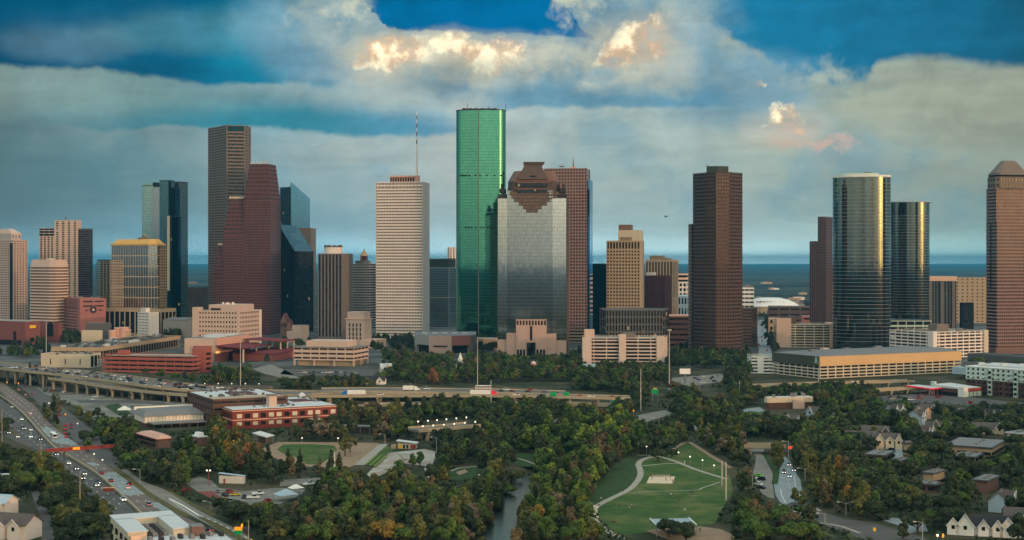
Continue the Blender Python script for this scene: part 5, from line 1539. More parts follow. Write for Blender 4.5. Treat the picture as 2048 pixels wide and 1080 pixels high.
# ------------------------------------------------------------------ houses
def house(label, px, py, ang, w_, d_, h_, rise, wall, roof, gables=((0, .5, .45),), name='house', windows=True, group='houses among the trees', chimney=False, trim='white_paint'):
 """gabled house: ridge along its length w_; small cross gables on the front at (position -1..1, width share, height share)"""
 c_ = W(px, py)
 w_, d_, h_, rise = w_ * .86, d_ * .86, h_ * .84, rise * .84
 t_ = thing(name, label, 'house', c_, group)
 ca, sa = math.cos(ang), math.sin(ang)
 def q(x, y, z):
  return (c_.x + x * ca - y * sa, c_.y + x * sa + y * ca, z)
 x, y = w_ / 2, d_ / 2
 MB().add([q(-x, -y, 0), q(x, -y, 0), q(x, y, 0), q(-x, y, 0), q(-x, -y, h_), q(x, -y, h_), q(x, y, h_), q(-x, y, h_), q(-x, 0, h_ + rise), q(x, 0, h_ + rise)],
             [[0, 1, 5, 4], [1, 2, 6, 9, 5], [2, 3, 7, 6], [3, 0, 4, 8, 7]]).build('wall', wall, t_)
 e = .6
 k = rise / y
 rf = MB().add([q(-x - e, -y - e, h_ - e * k), q(x + e, -y - e, h_ - e * k), q(x + e, 0, h_ + rise), q(-x - e, 0, h_ + rise), q(x + e, y + e, h_ - e * k), q(-x - e, y + e, h_ - e * k)]
                  + [q(-x - e, -y - e, h_ - e * k + .25), q(x + e, -y - e, h_ - e * k + .25), q(x + e, 0, h_ + rise + .25), q(-x - e, 0, h_ + rise + .25), q(x + e, y + e, h_ - e * k + .25), q(-x - e, y + e, h_ - e * k + .25)],
                  [[6, 7, 8, 9], [9, 8, 10, 11], [0, 3, 2, 1], [3, 5, 4, 2], [0, 1, 7, 6], [5, 11, 10, 4], [1, 2, 8, 7], [2, 4, 10, 8], [0, 6, 9, 3], [3, 9, 11, 5]]).build('roof', roof, t_)
 for gp, gw, gh in gables:
  gx, gr = gp * x, gw * w_ / 2
  zr = h_ + rise * gh * 1.6
  yo = -y - 1.6
  MB().add([q(gx - gr, yo, 0), q(gx + gr, yo, 0), q(gx + gr, yo, h_ * .98), q(gx, yo, zr), q(gx - gr, yo, h_ * .98), q(gx - gr, 0, 0), q(gx + gr, 0, 0), q(gx + gr, 0, h_ * .98), q(gx, 0, zr), q(gx - gr, 0, h_ * .98)],
                 [[0, 1, 2, 3, 4], [1, 6, 7, 2], [5, 0, 4, 9]]).build('gable', wall, t_)
  MB().add([q(gx - gr - .4, yo - .4, h_ * .9), q(gx, yo - .4, zr + .25), q(gx + gr + .4, yo - .4, h_ * .9), q(gx - gr - .4, 0, h_ * .9), q(gx, .0, zr + .25), q(gx + gr + .4, 0, h_ * .9)], [[0, 1, 4, 3], [1, 2, 5, 4]]).build('gable_roof', roof, t_)
  MB().tube([q(gx - gr - .35, yo - .5, h_ * .9), q(gx, yo - .5, zr + .2), q(gx + gr + .35, yo - .5, h_ * .9)], .16, 4).build('gable_trim', trim, t_)
  if windows:
   wn = MB().add([q(gx - .6, yo - .1, h_ * .62), q(gx + .6, yo - .1, h_ * .62), q(gx + .6, yo - .1, h_ * .62 + 1.4), q(gx - .6, yo - .1, h_ * .62 + 1.4), q(gx - .6, yo + .1, h_ * .62), q(gx + .6, yo + .1, h_ * .62), q(gx + .6, yo + .1, h_ * .62 + 1.4), q(gx - .6, yo + .1, h_ * .62 + 1.4)],
                          [[0, 1, 2, 3], [0, 4, 5, 1], [1, 5, 6, 2], [2, 6, 7, 3], [3, 7, 4, 0]]).build('window', 'win', t_)
 if windows:
  n = max(2, int(w_ / 5))
  for k2 in range(n):
   xx = -x + w_ * (k2 + .5) / n
   if any(abs(xx - gp * x) < gw * w_ / 2 + .7 for gp, gw, gh in gables):
    continue
   c1 = q(xx, -y - .02, 1.0)
   MB().box(c1, 1.3, .2, 1.5, ang).build('window', 'win', t_)
 return t_
house('pale blue two storey house with a steep slate gable at the right edge', 2000, 1021, 1.1, 13, 9, 5.6, 4.4, 'pale_blue', 'slate_roof', ((-.35, .5, .55), (.55, .4, .6)))
house('long white row house with several dark slate gables near the right corner', 1975, 1068, -.32, 34, 10, 4.4, 4, 'white_paint', 'slate_dark', ((-.85, .15, .5), (-.55, .22, .8), (-.1, .13, .5), (.25, .13, .5), (.5, .2, .7)), name='row_house')
house('slate roofed house wing behind the long white row house', 2046, 1052, -.32, 16, 9, 4.4, 4, 'pale_green', 'slate_roof', ((.2, .3, .6),))
house('yellow cream house with a lit gable and brick ground floor', 1772, 896, -.15, 17, 10, 6.2, 3.6, 'cream', 'slate_roof', ((-.55, .28, .7), (.85, .25, .6), (.2, .3, .35)), chimney=True)
house('grey roofed long house left of the yellow cream house', 1722, 884, -.2, 20, 9, 4.5, 3, 'taupe', 'slate_roof', ((.8, .2, .6),))
house('low slate roofed house with a small white gable in the wood', 1750, 872, -.15, 18, 8, 4.2, 3, 'taupe', 'slate_roof', ((.7, .25, .6),))
house('pale green house with two steep front gables left of the dark oaks', 1588, 853, -.3, 22, 10, 5, 3.6, 'mint', 'slate_roof', ((-.35, .26, .8), (.45, .3, .75)))
house('blue clapboard house of three storeys with a brown roof', 1833, 850, .9, 12, 9, 8.2, 3.4, 'pale_blue', 'slate_roof', ((.1, .45, .6), (-.6, .3, .4)))
house('pink gabled house beside the blue clapboard house', 1846, 838, -.9, 9, 8, 7, 3.2, 'peach', 'slate_roof', ((0, .6, .6),))
house('tall slate gabled house with a round window', 1790, 836, .5, 15, 9, 6, 4.4, 'pale_blue', 'slate_roof', ((-.5, .35, .8), (.3, .4, .7)))
house('light blue gabled cottage in front of the blue clapboard house', 1850, 877, .7, 12, 8, 5, 3.6, 'pale_blue', 'slate_roof', ((.1, .5, .7), (-.6, .3, .6)))
house('slate house with a big white framed gable', 1878, 868, -.35, 17, 9, 5, 3.8, 'taupe', 'slate_roof', ((-.2, .34, .9),))
house('white cottage with two small gables and dark roof', 1980, 836, -.1, 16, 8, 4.2, 2.8, 'pale_green', 'slate_dark', ((-.8, .22, .7), (.2, .16, .6), (.85, .2, .6)))
house('cream cottage with a blue grey gabled end', 1976, 866, -.3, 20, 9, 4.2, 3.2, 'cream', 'slate_roof', ((.75, .3, .8),))
house('small slate roofed house behind the white cottage', 1905, 833, -.2, 18, 8, 4, 3, 'taupe', 'slate_roof', ((-.3, .2, .6), (.5, .2, .6)))
house('low slate roofed bungalow above the gabled houses', 1862, 826, -.3, 16, 8, 4, 3, 'taupe', 'slate_roof', ((.2, .24, .7),))
house('small house with a round white attic window behind trees', 1628, 834, -.8, 9, 8, 5, 3.2, 'pale_blue', 'slate_roof', ((0, .6, .7),))
house('low brown roofed house half hidden by dark trees', 1688, 842, -.3, 18, 8, 3.6, 2.4, 'taupe', 'slate_roof', ((.4, .2, .6),))
house('small grey roofed house deeper in the dark trees', 1700, 828, -.3, 14, 8, 3.6, 2.4, 'taupe', 'slate_roof', ())
house('white town house with brown roofs in the near corner beside the street', 30, 1074, -.35, 20, 11, 7, 3.6, 'white_wall', 'slate_roof', ((-.4, .4, .5), (.5, .3, .4)), name='town_house')
house('small white house with a pale roof at the side street', 4, 968, .3, 12, 8, 3.4, 2.2, 'white_wall', 'roof_pale', (), name='house')
house('white town house with a pale blue roof beyond the brown roofed one', 2, 1030, -.3, 12, 10, 7, 3, 'white_wall', 'pale_blue', ((.3, .5, .5),), name='town_house')
# old wooden houses of the heritage park across the freeway
HG = 'old wooden houses in the park across the freeway'
house('white weathered house with a complicated pale roof in the heritage park', 776, 745, .3, 17, 11, 5, 5, 'stone_white', 'roof_pale', ((-.3, .4, .7), (.5, .3, .6)), group=HG)
house('low white house with a dark roof behind the freeway trucks', 752, 768, -.1, 19, 9, 4, 4, 'white_paint', 'slate_dark', ((.5, .3, .5),), group=HG)
house('house with a pale green hipped roof beside the white garage', 1182, 746, .1, 17, 13, 5, 5, 'white_wall', 'roof_metal', ((0, .3, .4),), group=HG)
c_ = W(921, 742)
t = thing('wooden_church', 'tiny white church with a pointed spire among dark trees', 'church', c_, HG)
MB().box((c_.x, c_.y, 0), 9, 14, 6).build('wall', 'spire_white', t)
MB().add([(c_.x - 5, c_.y - 7.3, 6), (c_.x + 5, c_.y - 7.3, 6), (c_.x, c_.y - 7.3, 10), (c_.x - 5, c_.y + 7, 6), (c_.x + 5, c_.y + 7, 6), (c_.x, c_.y + 7, 10)], [[0, 1, 2], [0, 2, 5, 3], [2, 1, 4, 5], [4, 3, 5]]).build('roof', 'roof_grey', t)
MB().box((c_.x, c_.y - 5, 6), 3.4, 3.4, 5).build('belfry', 'spire_white', t)
MB().cyl((c_.x, c_.y - 5, 11), 2.4, 7, 8, .1).build('spire', 'spire_white', t)
c_ = W(1067, 741)
t = thing('bandstand', 'small bandstand with a red and white two tier roof among dark trees', 'bandstand', c_, HG)
MB().cyl((c_.x, c_.y, 0), 4.6, 1, 8).build('floor_deck', 'white_paint', t)
for k in range(8):
 MB().cyl((c_.x + 4.2 * math.cos(k * .785), c_.y + 4.2 * math.sin(k * .785), 1), .18, 3, 6).build('post', 'white_paint', t)
MB().cyl((c_.x, c_.y, 4), 6, 2.2, 8, 2.6).build('lower_roof', 'rust_red', t)
MB().cyl((c_.x, c_.y, 6.2), 2.4, 1.2, 8).build('lantern', 'white_paint', t)
MB().cyl((c_.x, c_.y, 7.4), 3, 1.6, 8, .2).build('upper_roof', 'peach', t)
# tan flat roofed school buildings on the right
def flat(label, xL, xC, xR, py, a, h_, wall='tan', roof='roof_dark', name='school_building', strip=True):
 f_ = Fr(xL, xC, xR, 291200 / (py - HY), a)
 t_ = building(name, label, f_, 'building', 'flat tan school buildings among the oaks')
 block(t_, inset(f_.r(), .5), 0, h_ - .6, wall, 'wall')
 MB().prism(inset(f_.r(), -.4), h_ - .6, h_).build('roof_slab', roof, t_)
 MB().prism(inset(f_.r(), .6), h_, h_ + .1).build('roof', 'roof_grey', t_)
 if strip:
  n = max(2, int(f_.wR / 6))
  for k in range(n):
   MB().prism(f_.r((k + .15) / n, (k + .85) / n, -.02 / max(.3, f_.wL / 20), .05), 1.2, 2.6).build('window', 'win', t_)
  for k in range(max(2, int(f_.wL / 6))):
   m_ = max(2, int(f_.wL / 6))
   MB().prism(f_.r(-.01, .03, (k + .15) / m_, (k + .85) / m_), 1.2, 2.6).build('window', 'win', t_)
 for k in range(3):
  MB().box((*f_.p(.25 + .25 * k, .4), h_ + .1), 1.6, 1.2, .8, f_.ang).build('roof_unit', 'roof_grey', t_)
 return t_
flat('long tan school building with a white edged dark roof', 1888, 1985, 2012, 915, 30, 5.2)
flat('lower tan wing in front of the long tan school building', 1906, 1952, 1966, 928, 30, 3.6)
flat('tan cubic school building with a blue grey roof', 1844, 1868, 1892, 974, 40, 6.4)
flat('tan school porch wing in front of the tan cubic building', 1832, 1874, 1880, 986, 25, 3.8, 'brown_mid')
flat('brown school hall with ribbed end walls', 1944, 1976, 2000, 988, 35, 6, 'brown_mid', strip=False)
flat('small tan cube house at the parking court', 1804, 1812, 1826, 910, 60, 6.4)
flat('grey roofed low school wing in the oaks', 1776, 1800, 1818, 938, 35, 4, 'brown_mid')
flat('brown roofed low school wing deeper in the oaks', 1728, 1770, 1790, 926, 30, 4, 'brown_stone')
flat('pale flat house among the dark oaks at the right edge', 2012, 2040, 2070, 884, 50, 5, 'cream_warm', 'roof_pale')
# ------------------------------------------------------------------ the ground: one sheet, sunken along the bayou
def poly_w(pts, z):
 return [W(px, py, z) for px, py in pts]
BAYOU = [W(990, 1130, -3), W(1006, 1060, -3), W(1022, 1020, -3), W(1040, 990, -3), W(1062, 965, -3), W(1105, 945, -3), W(1150, 925, -3), W(1120, 900, -3), W(1060, 880, -3), W(1000, 862, -3)]
HALF = [7.5, 7.5, 7, 6, 5.5, 6, 6, 6, 6, 6]
def bayou_dist(x, y):
 best = 1e9
 for i in range(len(BAYOU) - 1):
  a, b = BAYOU[i], BAYOU[i + 1]
  ex, ey = b.x - a.x, b.y - a.y
  k = max(0, min(1, ((x - a.x) * ex + (y - a.y) * ey) / (ex * ex + ey * ey)))
  best = min(best, math.hypot(x - a.x - ex * k, y - a.y - ey * k))
 return best
def ground_z(x, y):
 d = bayou_dist(x, y)
 if d > 17:
  return 0.0
 k = max(0.0, min(1.0, (17 - d) / 11))
 return -4.6 * k * k * (3 - 2 * k)
def ground_material():
 m_ = bpy.data.materials.new('ground')
 m_.use_nodes = True
 q = G(m_.node_tree)
 b = m_.node_tree.nodes['Principled BSDF']
 pos = q.node('ShaderNodeNewGeometry').outputs['Position']
 x, y, z = q.sep(pos)
 n1 = q.noise(pos, .03, 6, .6)
 n2 = q.noise(pos, .6, 4, .6)
 near = q.mix(q.step(.42, .6, n1), lin(52, 58, 38), lin(84, 78, 60))
 near = q.mix(q.m('MULTIPLY', q.step(.45, .7, n2), .5), near, lin(40, 44, 30))
 # downtown floor: asphalt and paving
 town = q.mix(q.step(.4, .6, q.noise(pos, .02, 3, .5)), lin(70, 72, 72), lin(104, 104, 100))
 c_ = q.mix(q.m('MULTIPLY', q.step(1330, 1420, y), q.step(1, 0, q.m('MULTIPLY', q.step(2350, 2700, y), 1))), near, town)
 # the plain to the horizon: canopy with scattered pale roofs and yards
 vo = q.node('ShaderNodeTexVoronoi', feature='F1')
 vo.inputs['Scale'].default_value = .024
 q.put(vo.inputs['Vector'], pos)
 vr, vg, vb = q.sep(vo.outputs['Color'], True)
 urban = q.step(.48, .62, q.noise(pos, .0006, 4, .6))
 spots = q.m('MULTIPLY', q.m('GREATER_THAN', vr, .88), q.m('LESS_THAN', vo.outputs['Distance'], .3))
 spots = q.m('MULTIPLY', spots, q.m('MULTIPLY_ADD', urban, .8, .2))
 canopy = q.mix(q.step(.38, .62, q.noise(pos, .0022, 9, .7)), lin(14, 26, 24), lin(72, 82, 70))
 canopy = q.mix(q.m('MULTIPLY', urban, .45), canopy, lin(96, 96, 88))
 far = q.mix(spots, canopy, q.mix(vg, lin(120, 122, 120), lin(206, 202, 194)))
 c_ = q.mix(q.step(2350, 2600, y), c_, far)
 c_ = q.mix(q.step(480, 380, y), c_, lin(28, 38, 40))  # shade and haze put into the ground's colour behind the camera, for reflections
 q.put(b.inputs['Base Color'], c_)
 b.inputs['Roughness'].default_value = .95
 b.inputs['Specular IOR Level'].default_value = .1
 M['ground'] = m_
ground_material()
def surface(name, c1, c2, scale=.4, rough=.9, c3=None, fine=3.0, stripes=None):
 """ground surface of two mottled colours"""
 m_ = bpy.data.materials.new(name)
 m_.use_nodes = True
 q = G(m_.node_tree)
 b = m_.node_tree.nodes['Principled BSDF']
 pos = q.node('ShaderNodeNewGeometry').outputs['Position']
 c_ = q.mix(q.step(.36, .64, q.noise(pos, scale, 5, .6)), lin(*c1), lin(*c2))
 if c3:
  c_ = q.mix(q.m('MULTIPLY', q.step(.46, .64, q.noise(pos, scale * .35, 6, .65, .4)), .8), c_, lin(*c3))
 c_ = q.mix(q.m('MULTIPLY', q.noise(pos, fine, 4, .7), .35), c_, tuple(v * .55 for v in lin(*c1)))
 q.put(b.inputs['Base Color'], c_)
 b.inputs['Roughness'].default_value = rough
 b.inputs['Specular IOR Level'].default_value = .2
 M[name] = m_
surface('lawn', (54, 82, 32), (72, 98, 38), .12, c3=(112, 114, 62))
surface('bank_grass', (44, 68, 30), (60, 80, 38), .2)
surface('verge', (84, 84, 44), (104, 92, 54), .3)
surface('concrete', (126, 122, 114), (144, 138, 128), .15)
surface('concrete_new', (138, 148, 148), (154, 162, 160), .15)
surface('highway', (112, 100, 94), (128, 114, 104), .1)
surface('asphalt', (88, 86, 84), (102, 98, 94), .1)
surface('parkway', (136, 146, 148), (150, 158, 158), .1)
surface('gravel', (120, 118, 110), (146, 142, 132), .12, c3=(96, 92, 80))
surface('dirt', (146, 122, 98), (166, 140, 114), .25)
surface('sand', (222, 196, 166), (232, 208, 178), .3)
surface('path', (160, 153, 140), (176, 168, 154), .3)
surface('red_paving', (126, 66, 60), (142, 78, 68), .3)
surface('planted', (60, 110, 40), (150, 150, 60), .9)
surface('skate', (166, 160, 150), (188, 182, 170), .12, c3=(150, 120, 100))
surface('deck_top', (108, 104, 100), (124, 118, 112), .1)
mat('paint', (226, 224, 214), var=.15, scale=1.0)
m_ = mat('water', (24, 36, 30), rough=.22, spec=.3, var=0)
q = G(m_.node_tree)
bump = q.node('ShaderNodeBump')
bump.inputs['Strength'].default_value = .02
bump.inputs['Distance'].default_value = .3
q.put(bump.inputs['Height'], q.noise(q.node('ShaderNodeNewGeometry').outputs['Position'], 1.2, 3, .5))
q.put(m_.node_tree.nodes['Principled BSDF'].inputs['Normal'], bump.outputs[0])
mb = MB()
xs = [-40000] + list(range(-420, 421, 5)) + [40000]
ys = [-6000] + list(range(390, 1001, 5)) + [60000]
nx = len(xs)
pts = []
for y in ys:
 for x in xs:
  inside = abs(x) < 421 and 389 < y < 999
  pts.append((x, y, ground_z(x, y) if inside else 0.0))
mb.add(pts, [[j * nx + i, j * nx + i + 1, (j + 1) * nx + i + 1, (j + 1) * nx + i] for j in range(len(ys) - 1) for i in range(nx - 1)])
structure(mb, 'ground', 'ground')
# bayou water
mb = MB()
L_, R_ = [], []
for i, p in enumerate(BAYOU):
 a, b = BAYOU[max(0, i - 1)], BAYOU[min(len(BAYOU) - 1, i + 1)]
 d = (b - a).normalized()
 n_ = Vector((-d.y, d.x, 0))
 L_.append(p + n_ * 10)
 R_.append(p - n_ * 10)
k = len(BAYOU)
mb.add([(p.x, p.y, -3.0) for p in L_ + R_], [[i, k + i, k + i + 1, i + 1] for i in range(k - 1)])
structure(mb, 'bayou_water', 'water')
def patch(name, pts, m_, z=.05):
 P = [W(px, py, z) for px, py in pts]
 a = sum(P[i].x * P[(i + 1) % len(P)].y - P[(i + 1) % len(P)].x * P[i].y for i in range(len(P)))
 if a < 0:
  P = P[::-1]
 # a thin slab with real edges
 mb_ = MB()
 n = len(P)
 mb_.add([(p.x, p.y, z) for p in P] + [(p.x, p.y, -.3) for p in P], [list(range(n))] + [[n + i, n + (i + 1) % n, (i + 1) % n, i] for i in range(n)])
 return structure(mb_, name, m_)
def smooth(pts, n=6):
 out = []
 for i in range(len(pts) - 1):
  p0, p1, p2, p3 = pts[max(0, i - 1)], pts[i], pts[i + 1], pts[min(len(pts) - 1, i + 2)]
  for k in range(n):
   t = k / n
   out.append(.5 * ((2 * p1) + (p2 - p0) * t + (2 * p0 - 5 * p1 + 4 * p2 - p3) * t * t + (3 * p1 - p0 - 3 * p2 + p3) * t ** 3))
 return out + [pts[-1]]
def ribbon_pts(pts, w_, z):
 """left and right edge of a strip w_ metres wide along pixel points"""
 P = smooth([W(a, b, z) for a, b in pts])
 l_, r_ = [], []
 for i, p in enumerate(P):
  d = P[min(i + 1, len(P) - 1)] - P[max(i - 1, 0)]
  d.z = 0
  d.normalize()
  ww = w_ if not isinstance(w_, (list, tuple)) else w_[0] + (w_[1] - w_[0]) * i / (len(P) - 1)
  n_ = Vector((-d.y, d.x, 0)) * ww / 2
  l_.append(p + n_)
  r_.append(p - n_)
 return l_, r_
def strip(name, pts, w_, m_, z=.08):
 l_, r_ = ribbon_pts(pts, w_, z)
 n = len(l_)
 mb_ = MB()
 mb_.add([(p.x, p.y, z) for p in l_ + r_], [[i, n + i, n + i + 1, i + 1] for i in range(n - 1)])
 return structure(mb_, name, m_)
def dashes(name, pts, w_, on, off, z=.12):
 P = smooth([W(a, b, z) for a, b in pts], 20)
 mb_, acc, draw, cur = MB(), 0.0, True, []
 for i in range(len(P) - 1):
  a, b = P[i], P[i + 1]
  d = (b - a)
  L = d.length
  if draw and L > 0:
   n_ = Vector((-d.y, d.x, 0)).normalized() * w_ / 2
   mb_.poly([tuple(a - n_), tuple(b - n_), tuple(b + n_), tuple(a + n_)])
  acc += L
  if off and acc > (on if draw else off):
   acc, draw = 0, not draw
 return structure(mb_, name, 'paint')
# highway on the left
patch('highway', [(0, 783), (40, 821), (104, 890), (146, 917), (196, 948), (249, 994), (280, 1023), (345, 1085), (468, 1085), (395, 1046), (348, 1024), (289, 988), (228, 941), (144, 880), (100, 847), (68, 810), (0, 761)][::-1], 'highway', .06)
patch('highway', [(-10, 789), (38, 824), (101, 892), (143, 920), (192, 951), (245, 998), (276, 1028), (335, 1085), (285, 1085), (235, 1040), (180, 992), (130, 945), (75, 900), (30, 882), (-10, 862)], 'asphalt', .06)
patch('verge', [(-6, 826), (16, 850), (30, 864), (46, 874), (30, 872), (6, 852)], 'verge', .09)
patch('highway_patch', [(82, 858), (92, 852), (112, 862), (146, 882), (160, 892), (122, 888), (106, 884)], 'concrete_new', .09)
patch('highway_patch', [(196, 947), (232, 944), (290, 988), (258, 991), (243, 988)], 'concrete_new', .09)
patch('highway_patch', [(299, 1006), (318, 1004), (350, 1024), (330, 1026)], 'concrete_new', .09)
patch('highway_patch', [(172, 925), (188, 924), (199, 931), (184, 932)], 'concrete_new', .09)
patch('verge', [(222, 936), (234, 935), (256, 951), (300, 985), (355, 1018), (381, 1031), (372, 1033), (350, 1025), (290, 988), (229, 942)], 'verge', .09)
patch('frontage_road', [(236, 936), (250, 936), (284, 962), (329, 979), (400, 1022), (422, 1033), (452, 1047), (492, 1070), (512, 1085), (470, 1085), (455, 1071), (422, 1052), (382, 1031), (356, 1018), (301, 985), (257, 951)], 'concrete', .06)
patch('verge', [(397, 1034), (406, 1034), (467, 1062), (498, 1082), (480, 1082), (440, 1062)], 'verge', .09)
patch('frontage_road', [(28, 764), (50, 764), (86, 784), (108, 800), (132, 820), (166, 845), (192, 866), (214, 895), (250, 934), (236, 934), (226, 937), (172, 904), (146, 880), (126, 860), (104, 836), (84, 814), (60, 790)], 'asphalt', .055)
patch('verge', [(104, 838), (118, 838), (126, 852), (132, 868), (118, 862)], 'verge', .09)
patch('kerb_strip', [(330, 982), (402, 1020), (424, 1032), (432, 1028), (400, 1014), (340, 980)], 'verge', .05)
dashes('road_marking', [(338, 997), (366, 1011), (398, 1031)], .9, 400, 0)
dashes('road_marking', [(338, 998), (368, 1018), (392, 1034)], .25, 400, 0)
dashes('road_marking', [(400, 1031), (436, 1046), (467, 1062), (495, 1076)], .5, 3, 3)
for off in (.33, .66):
 a_ = [(0, 783), (40, 821), (104, 890), (146, 917), (196, 948), (249, 994), (280, 1023)]
 b_ = [(0, 761), (68, 810), (100, 847), (144, 880), (228, 941), (289, 988), (348, 1024)]
 dashes('lane_marking', [(p[0] + (q_[0] - p[0]) * off, p[1] + (q_[1] - p[1]) * off) for p, q_ in zip(a_, b_)], .25, 3, 9)
for off in (.3, .6):
 a_ = [(-10, 789), (38, 824), (101, 892), (143, 920), (192, 951), (245, 998)]
 b_ = [(-10, 862), (30, 882), (75, 900), (130, 945), (180, 992), (235, 1040)]
 dashes('lane_marking', [(p[0] + (q_[0] - p[0]) * off, p[1] + (q_[1] - p[1]) * off) for p, q_ in zip(a_, b_)], .25, 3, 9)
# barrier between the carriageways
P = smooth([W(a, b) for a, b in ((-10, 785), (40, 822), (103, 891), (145, 918.5), (194, 949.5), (247, 996), (278, 1025.5), (340, 1085))])
mb = MB()
mb2 = MB()
for i in range(len(P) - 1):
 a, b = P[i], P[i + 1]
 d = (b - a).normalized()
 n_ = Vector((-d.y, d.x, 0))
 mb.prism([(a - n_ * .35)[:2], (b - n_ * .35)[:2], (b + n_ * .35)[:2], (a + n_ * .35)[:2]], 0, 1.15)
tag(mb.build('concrete_barrier', 'barrier'), 'long low concrete barrier between the two highway carriageways', 'barrier')
# lots, yards, streets
patch('gravel_lot', [(52, 772), (110, 770), (196, 774), (300, 784), (392, 800), (424, 812), (400, 840), (330, 834), (262, 832), (200, 848), (150, 812), (96, 790)], 'gravel', .05)
patch('service_road', [(150, 800), (260, 800), (330, 806), (330, 809), (250, 806), (160, 806)], 'asphalt', .09)
patch('verge', [(208, 812), (236, 806), (262, 826), (240, 832)], 'bank_grass', .09)
patch('yard', [(366, 962), (398, 952), (424, 962), (438, 976), (494, 982), (548, 976), (610, 978), (604, 988), (560, 1008), (500, 1010), (462, 1004), (430, 990), (396, 984)], 'gravel', .05)
patch('red_paving', [(394, 983), (424, 982), (442, 995), (424, 997)], 'red_paving', .09)
patch('yard', [(560, 960), (640, 955), (640, 966), (560, 972)], 'gravel', .05)
patch('annex_car_park', [(570, 738), (760, 738), (745, 752), (600, 752), (560, 748)], 'asphalt', .05)
patch('street', [(505, 738), (540, 728), (570, 740), (600, 756), (570, 757), (530, 748)], 'concrete', .05)
patch('car_park', [(1340, 756), (1440, 748), (1450, 752), (1440, 764), (1380, 772), (1340, 770)], 'concrete', .05)
patch('downtown_street', [(1512, 640), (1528, 640), (1545, 712), (1548, 740), (1510, 740), (1518, 700)], 'parkway', .05)
patch('station_forecourt', [(1760, 792), (1880, 786), (1990, 800), (2060, 806), (2060, 818), (1940, 812), (1860, 806), (1770, 804)], 'asphalt', .05)
patch('street', [(1040, 848), (1100, 837), (1160, 836), (1176, 842), (1140, 849), (1075, 852)], 'parkway', .05)
patch('street', [(1266, 832), (1330, 820), (1348, 828), (1310, 838), (1286, 846)], 'concrete', .05)
patch('street', [(1362, 842), (1420, 846), (1500, 862), (1510, 872), (1450, 864), (1376, 860)], 'parkway', .05)
patch('street', [(1485, 818), (1520, 814), (1530, 822), (1490, 828)], 'parkway', .05)
patch('court', [(1764, 900), (1806, 898), (1806, 916), (1770, 914)], 'parkway', .05)
patch('side_street', [(62, 985), (76, 982), (100, 1030), (112, 1085), (82, 1085), (84, 1040)], 'asphalt', .05)
patch('side_street', [(0, 880), (18, 905), (40, 960), (50, 975), (30, 975), (0, 915)], 'asphalt', .05)
# playing field and skate park
patch('dirt_track', [(524, 897), (556, 884), (600, 884), (690, 885), (756, 886), (760, 893), (738, 914), (718, 926), (696, 936), (650, 934), (590, 932), (540, 912)], 'dirt', .05)
patch('playing_field', [(553, 899), (566, 889), (620, 888), (668, 891), (675, 899), (660, 915), (640, 929), (612, 928), (588, 912), (566, 907)], 'lawn', .09)
strip('footpath', [(718, 930), (742, 910), (768, 888)], 5, 'path', .12)
patch('terrace_lawn', [(752, 905), (770, 891), (790, 897), (782, 906), (760, 912)], 'lawn', .09)
for k in range(5):
 strip('planted_step', [(731 + 4.4 * k, 929 + .9 * k), (755 + 4.2 * k, 909 + .5 * k)], 1.5, 'planted' if k % 2 == 0 else 'bank_grass', .1 + .15 * k)
patch('skate_plaza', [(778, 906), (800, 903), (850, 898), (872, 903), (868, 922), (862, 934), (835, 930), (806, 926), (786, 936), (768, 948), (742, 956), (734, 948), (752, 930)], 'skate', .08)
patch('skate_plaza', [(848, 936), (866, 934), (866, 952), (856, 956)], 'skate', .08)
for a_, b_ in (((800, 905), (812, 918)), ((770, 938), (788, 930))):
 strip('skate_ramp', [a_, b_], 2.4, 'path', .5)
strip('kerb_wall', [(798, 912), (816, 908), (838, 906)], .6, 'grey_dark', .5)
# bayou park lawns and paths
patch('lawn', [(1342, 908), (1372, 886), (1386, 888), (1416, 908), (1450, 932), (1462, 958), (1466, 985), (1450, 1008), (1430, 1046), (1400, 1054), (1330, 1060), (1286, 1066), (1248, 1070), (1222, 1058), (1200, 1038), (1194, 1015), (1214, 998), (1250, 984), (1270, 966), (1282, 945), (1276, 928), (1292, 914), (1318, 911)], 'lawn', .07)
patch('grass_bank', [(1258, 912), (1276, 922), (1280, 945), (1268, 966), (1240, 984), (1205, 1003), (1182, 1014), (1176, 1000), (1200, 965), (1230, 930)], 'bank_grass', .07)
patch('lawn', [(1004, 914), (1020, 908), (1046, 905), (1070, 908), (1084, 916), (1078, 927), (1060, 933), (1040, 932), (1020, 924)], 'bank_grass', .07)
patch('lawn', [(896, 948), (918, 936), (962, 930), (968, 946), (940, 962), (905, 958)], 'bank_grass', .07)
patch('lawn', [(1120, 860), (1180, 850), (1176, 864), (1140, 872)], 'bank_grass', .07)
patch('lawn', [(1540, 826), (1500, 832), (1480, 826), (1500, 822)], 'lawn', .07)
patch('dirt_patch', [(912, 944), (930, 938), (936, 944), (918, 950)], 'dirt', .1)
strip('promenade', [(1320, 913), (1300, 914.5), (1284, 920), (1277, 929), (1281, 943), (1278, 957), (1264, 974), (1247, 985), (1224, 996), (1200, 1008), (1187, 1019), (1186, 1034), (1196, 1047), (1216, 1062), (1240, 1075), (1270, 1090)], 3.0, 'path', .11)
strip('footpath', [(1284, 932), (1310, 929), (1340, 927), (1371, 927)], 1.6, 'path', .11)
strip('footpath', [(1318, 912), (1352, 923), (1398, 941), (1454, 958)], 2.4, 'path', .115)
strip('footpath', [(1262, 985.5), (1300, 983), (1390, 980), (1404, 976), (1440, 964)], 1.0, 'path', .11)
strip('footpath', [(1332, 906), (1352, 895), (1371, 884.5), (1382, 886), (1412, 905), (1462, 936)], [2.4, 2.8], 'dirt', .1)
strip('footpath', [(1274, 910), (1300, 911), (1320, 912.5)], 1.2, 'path', .1)
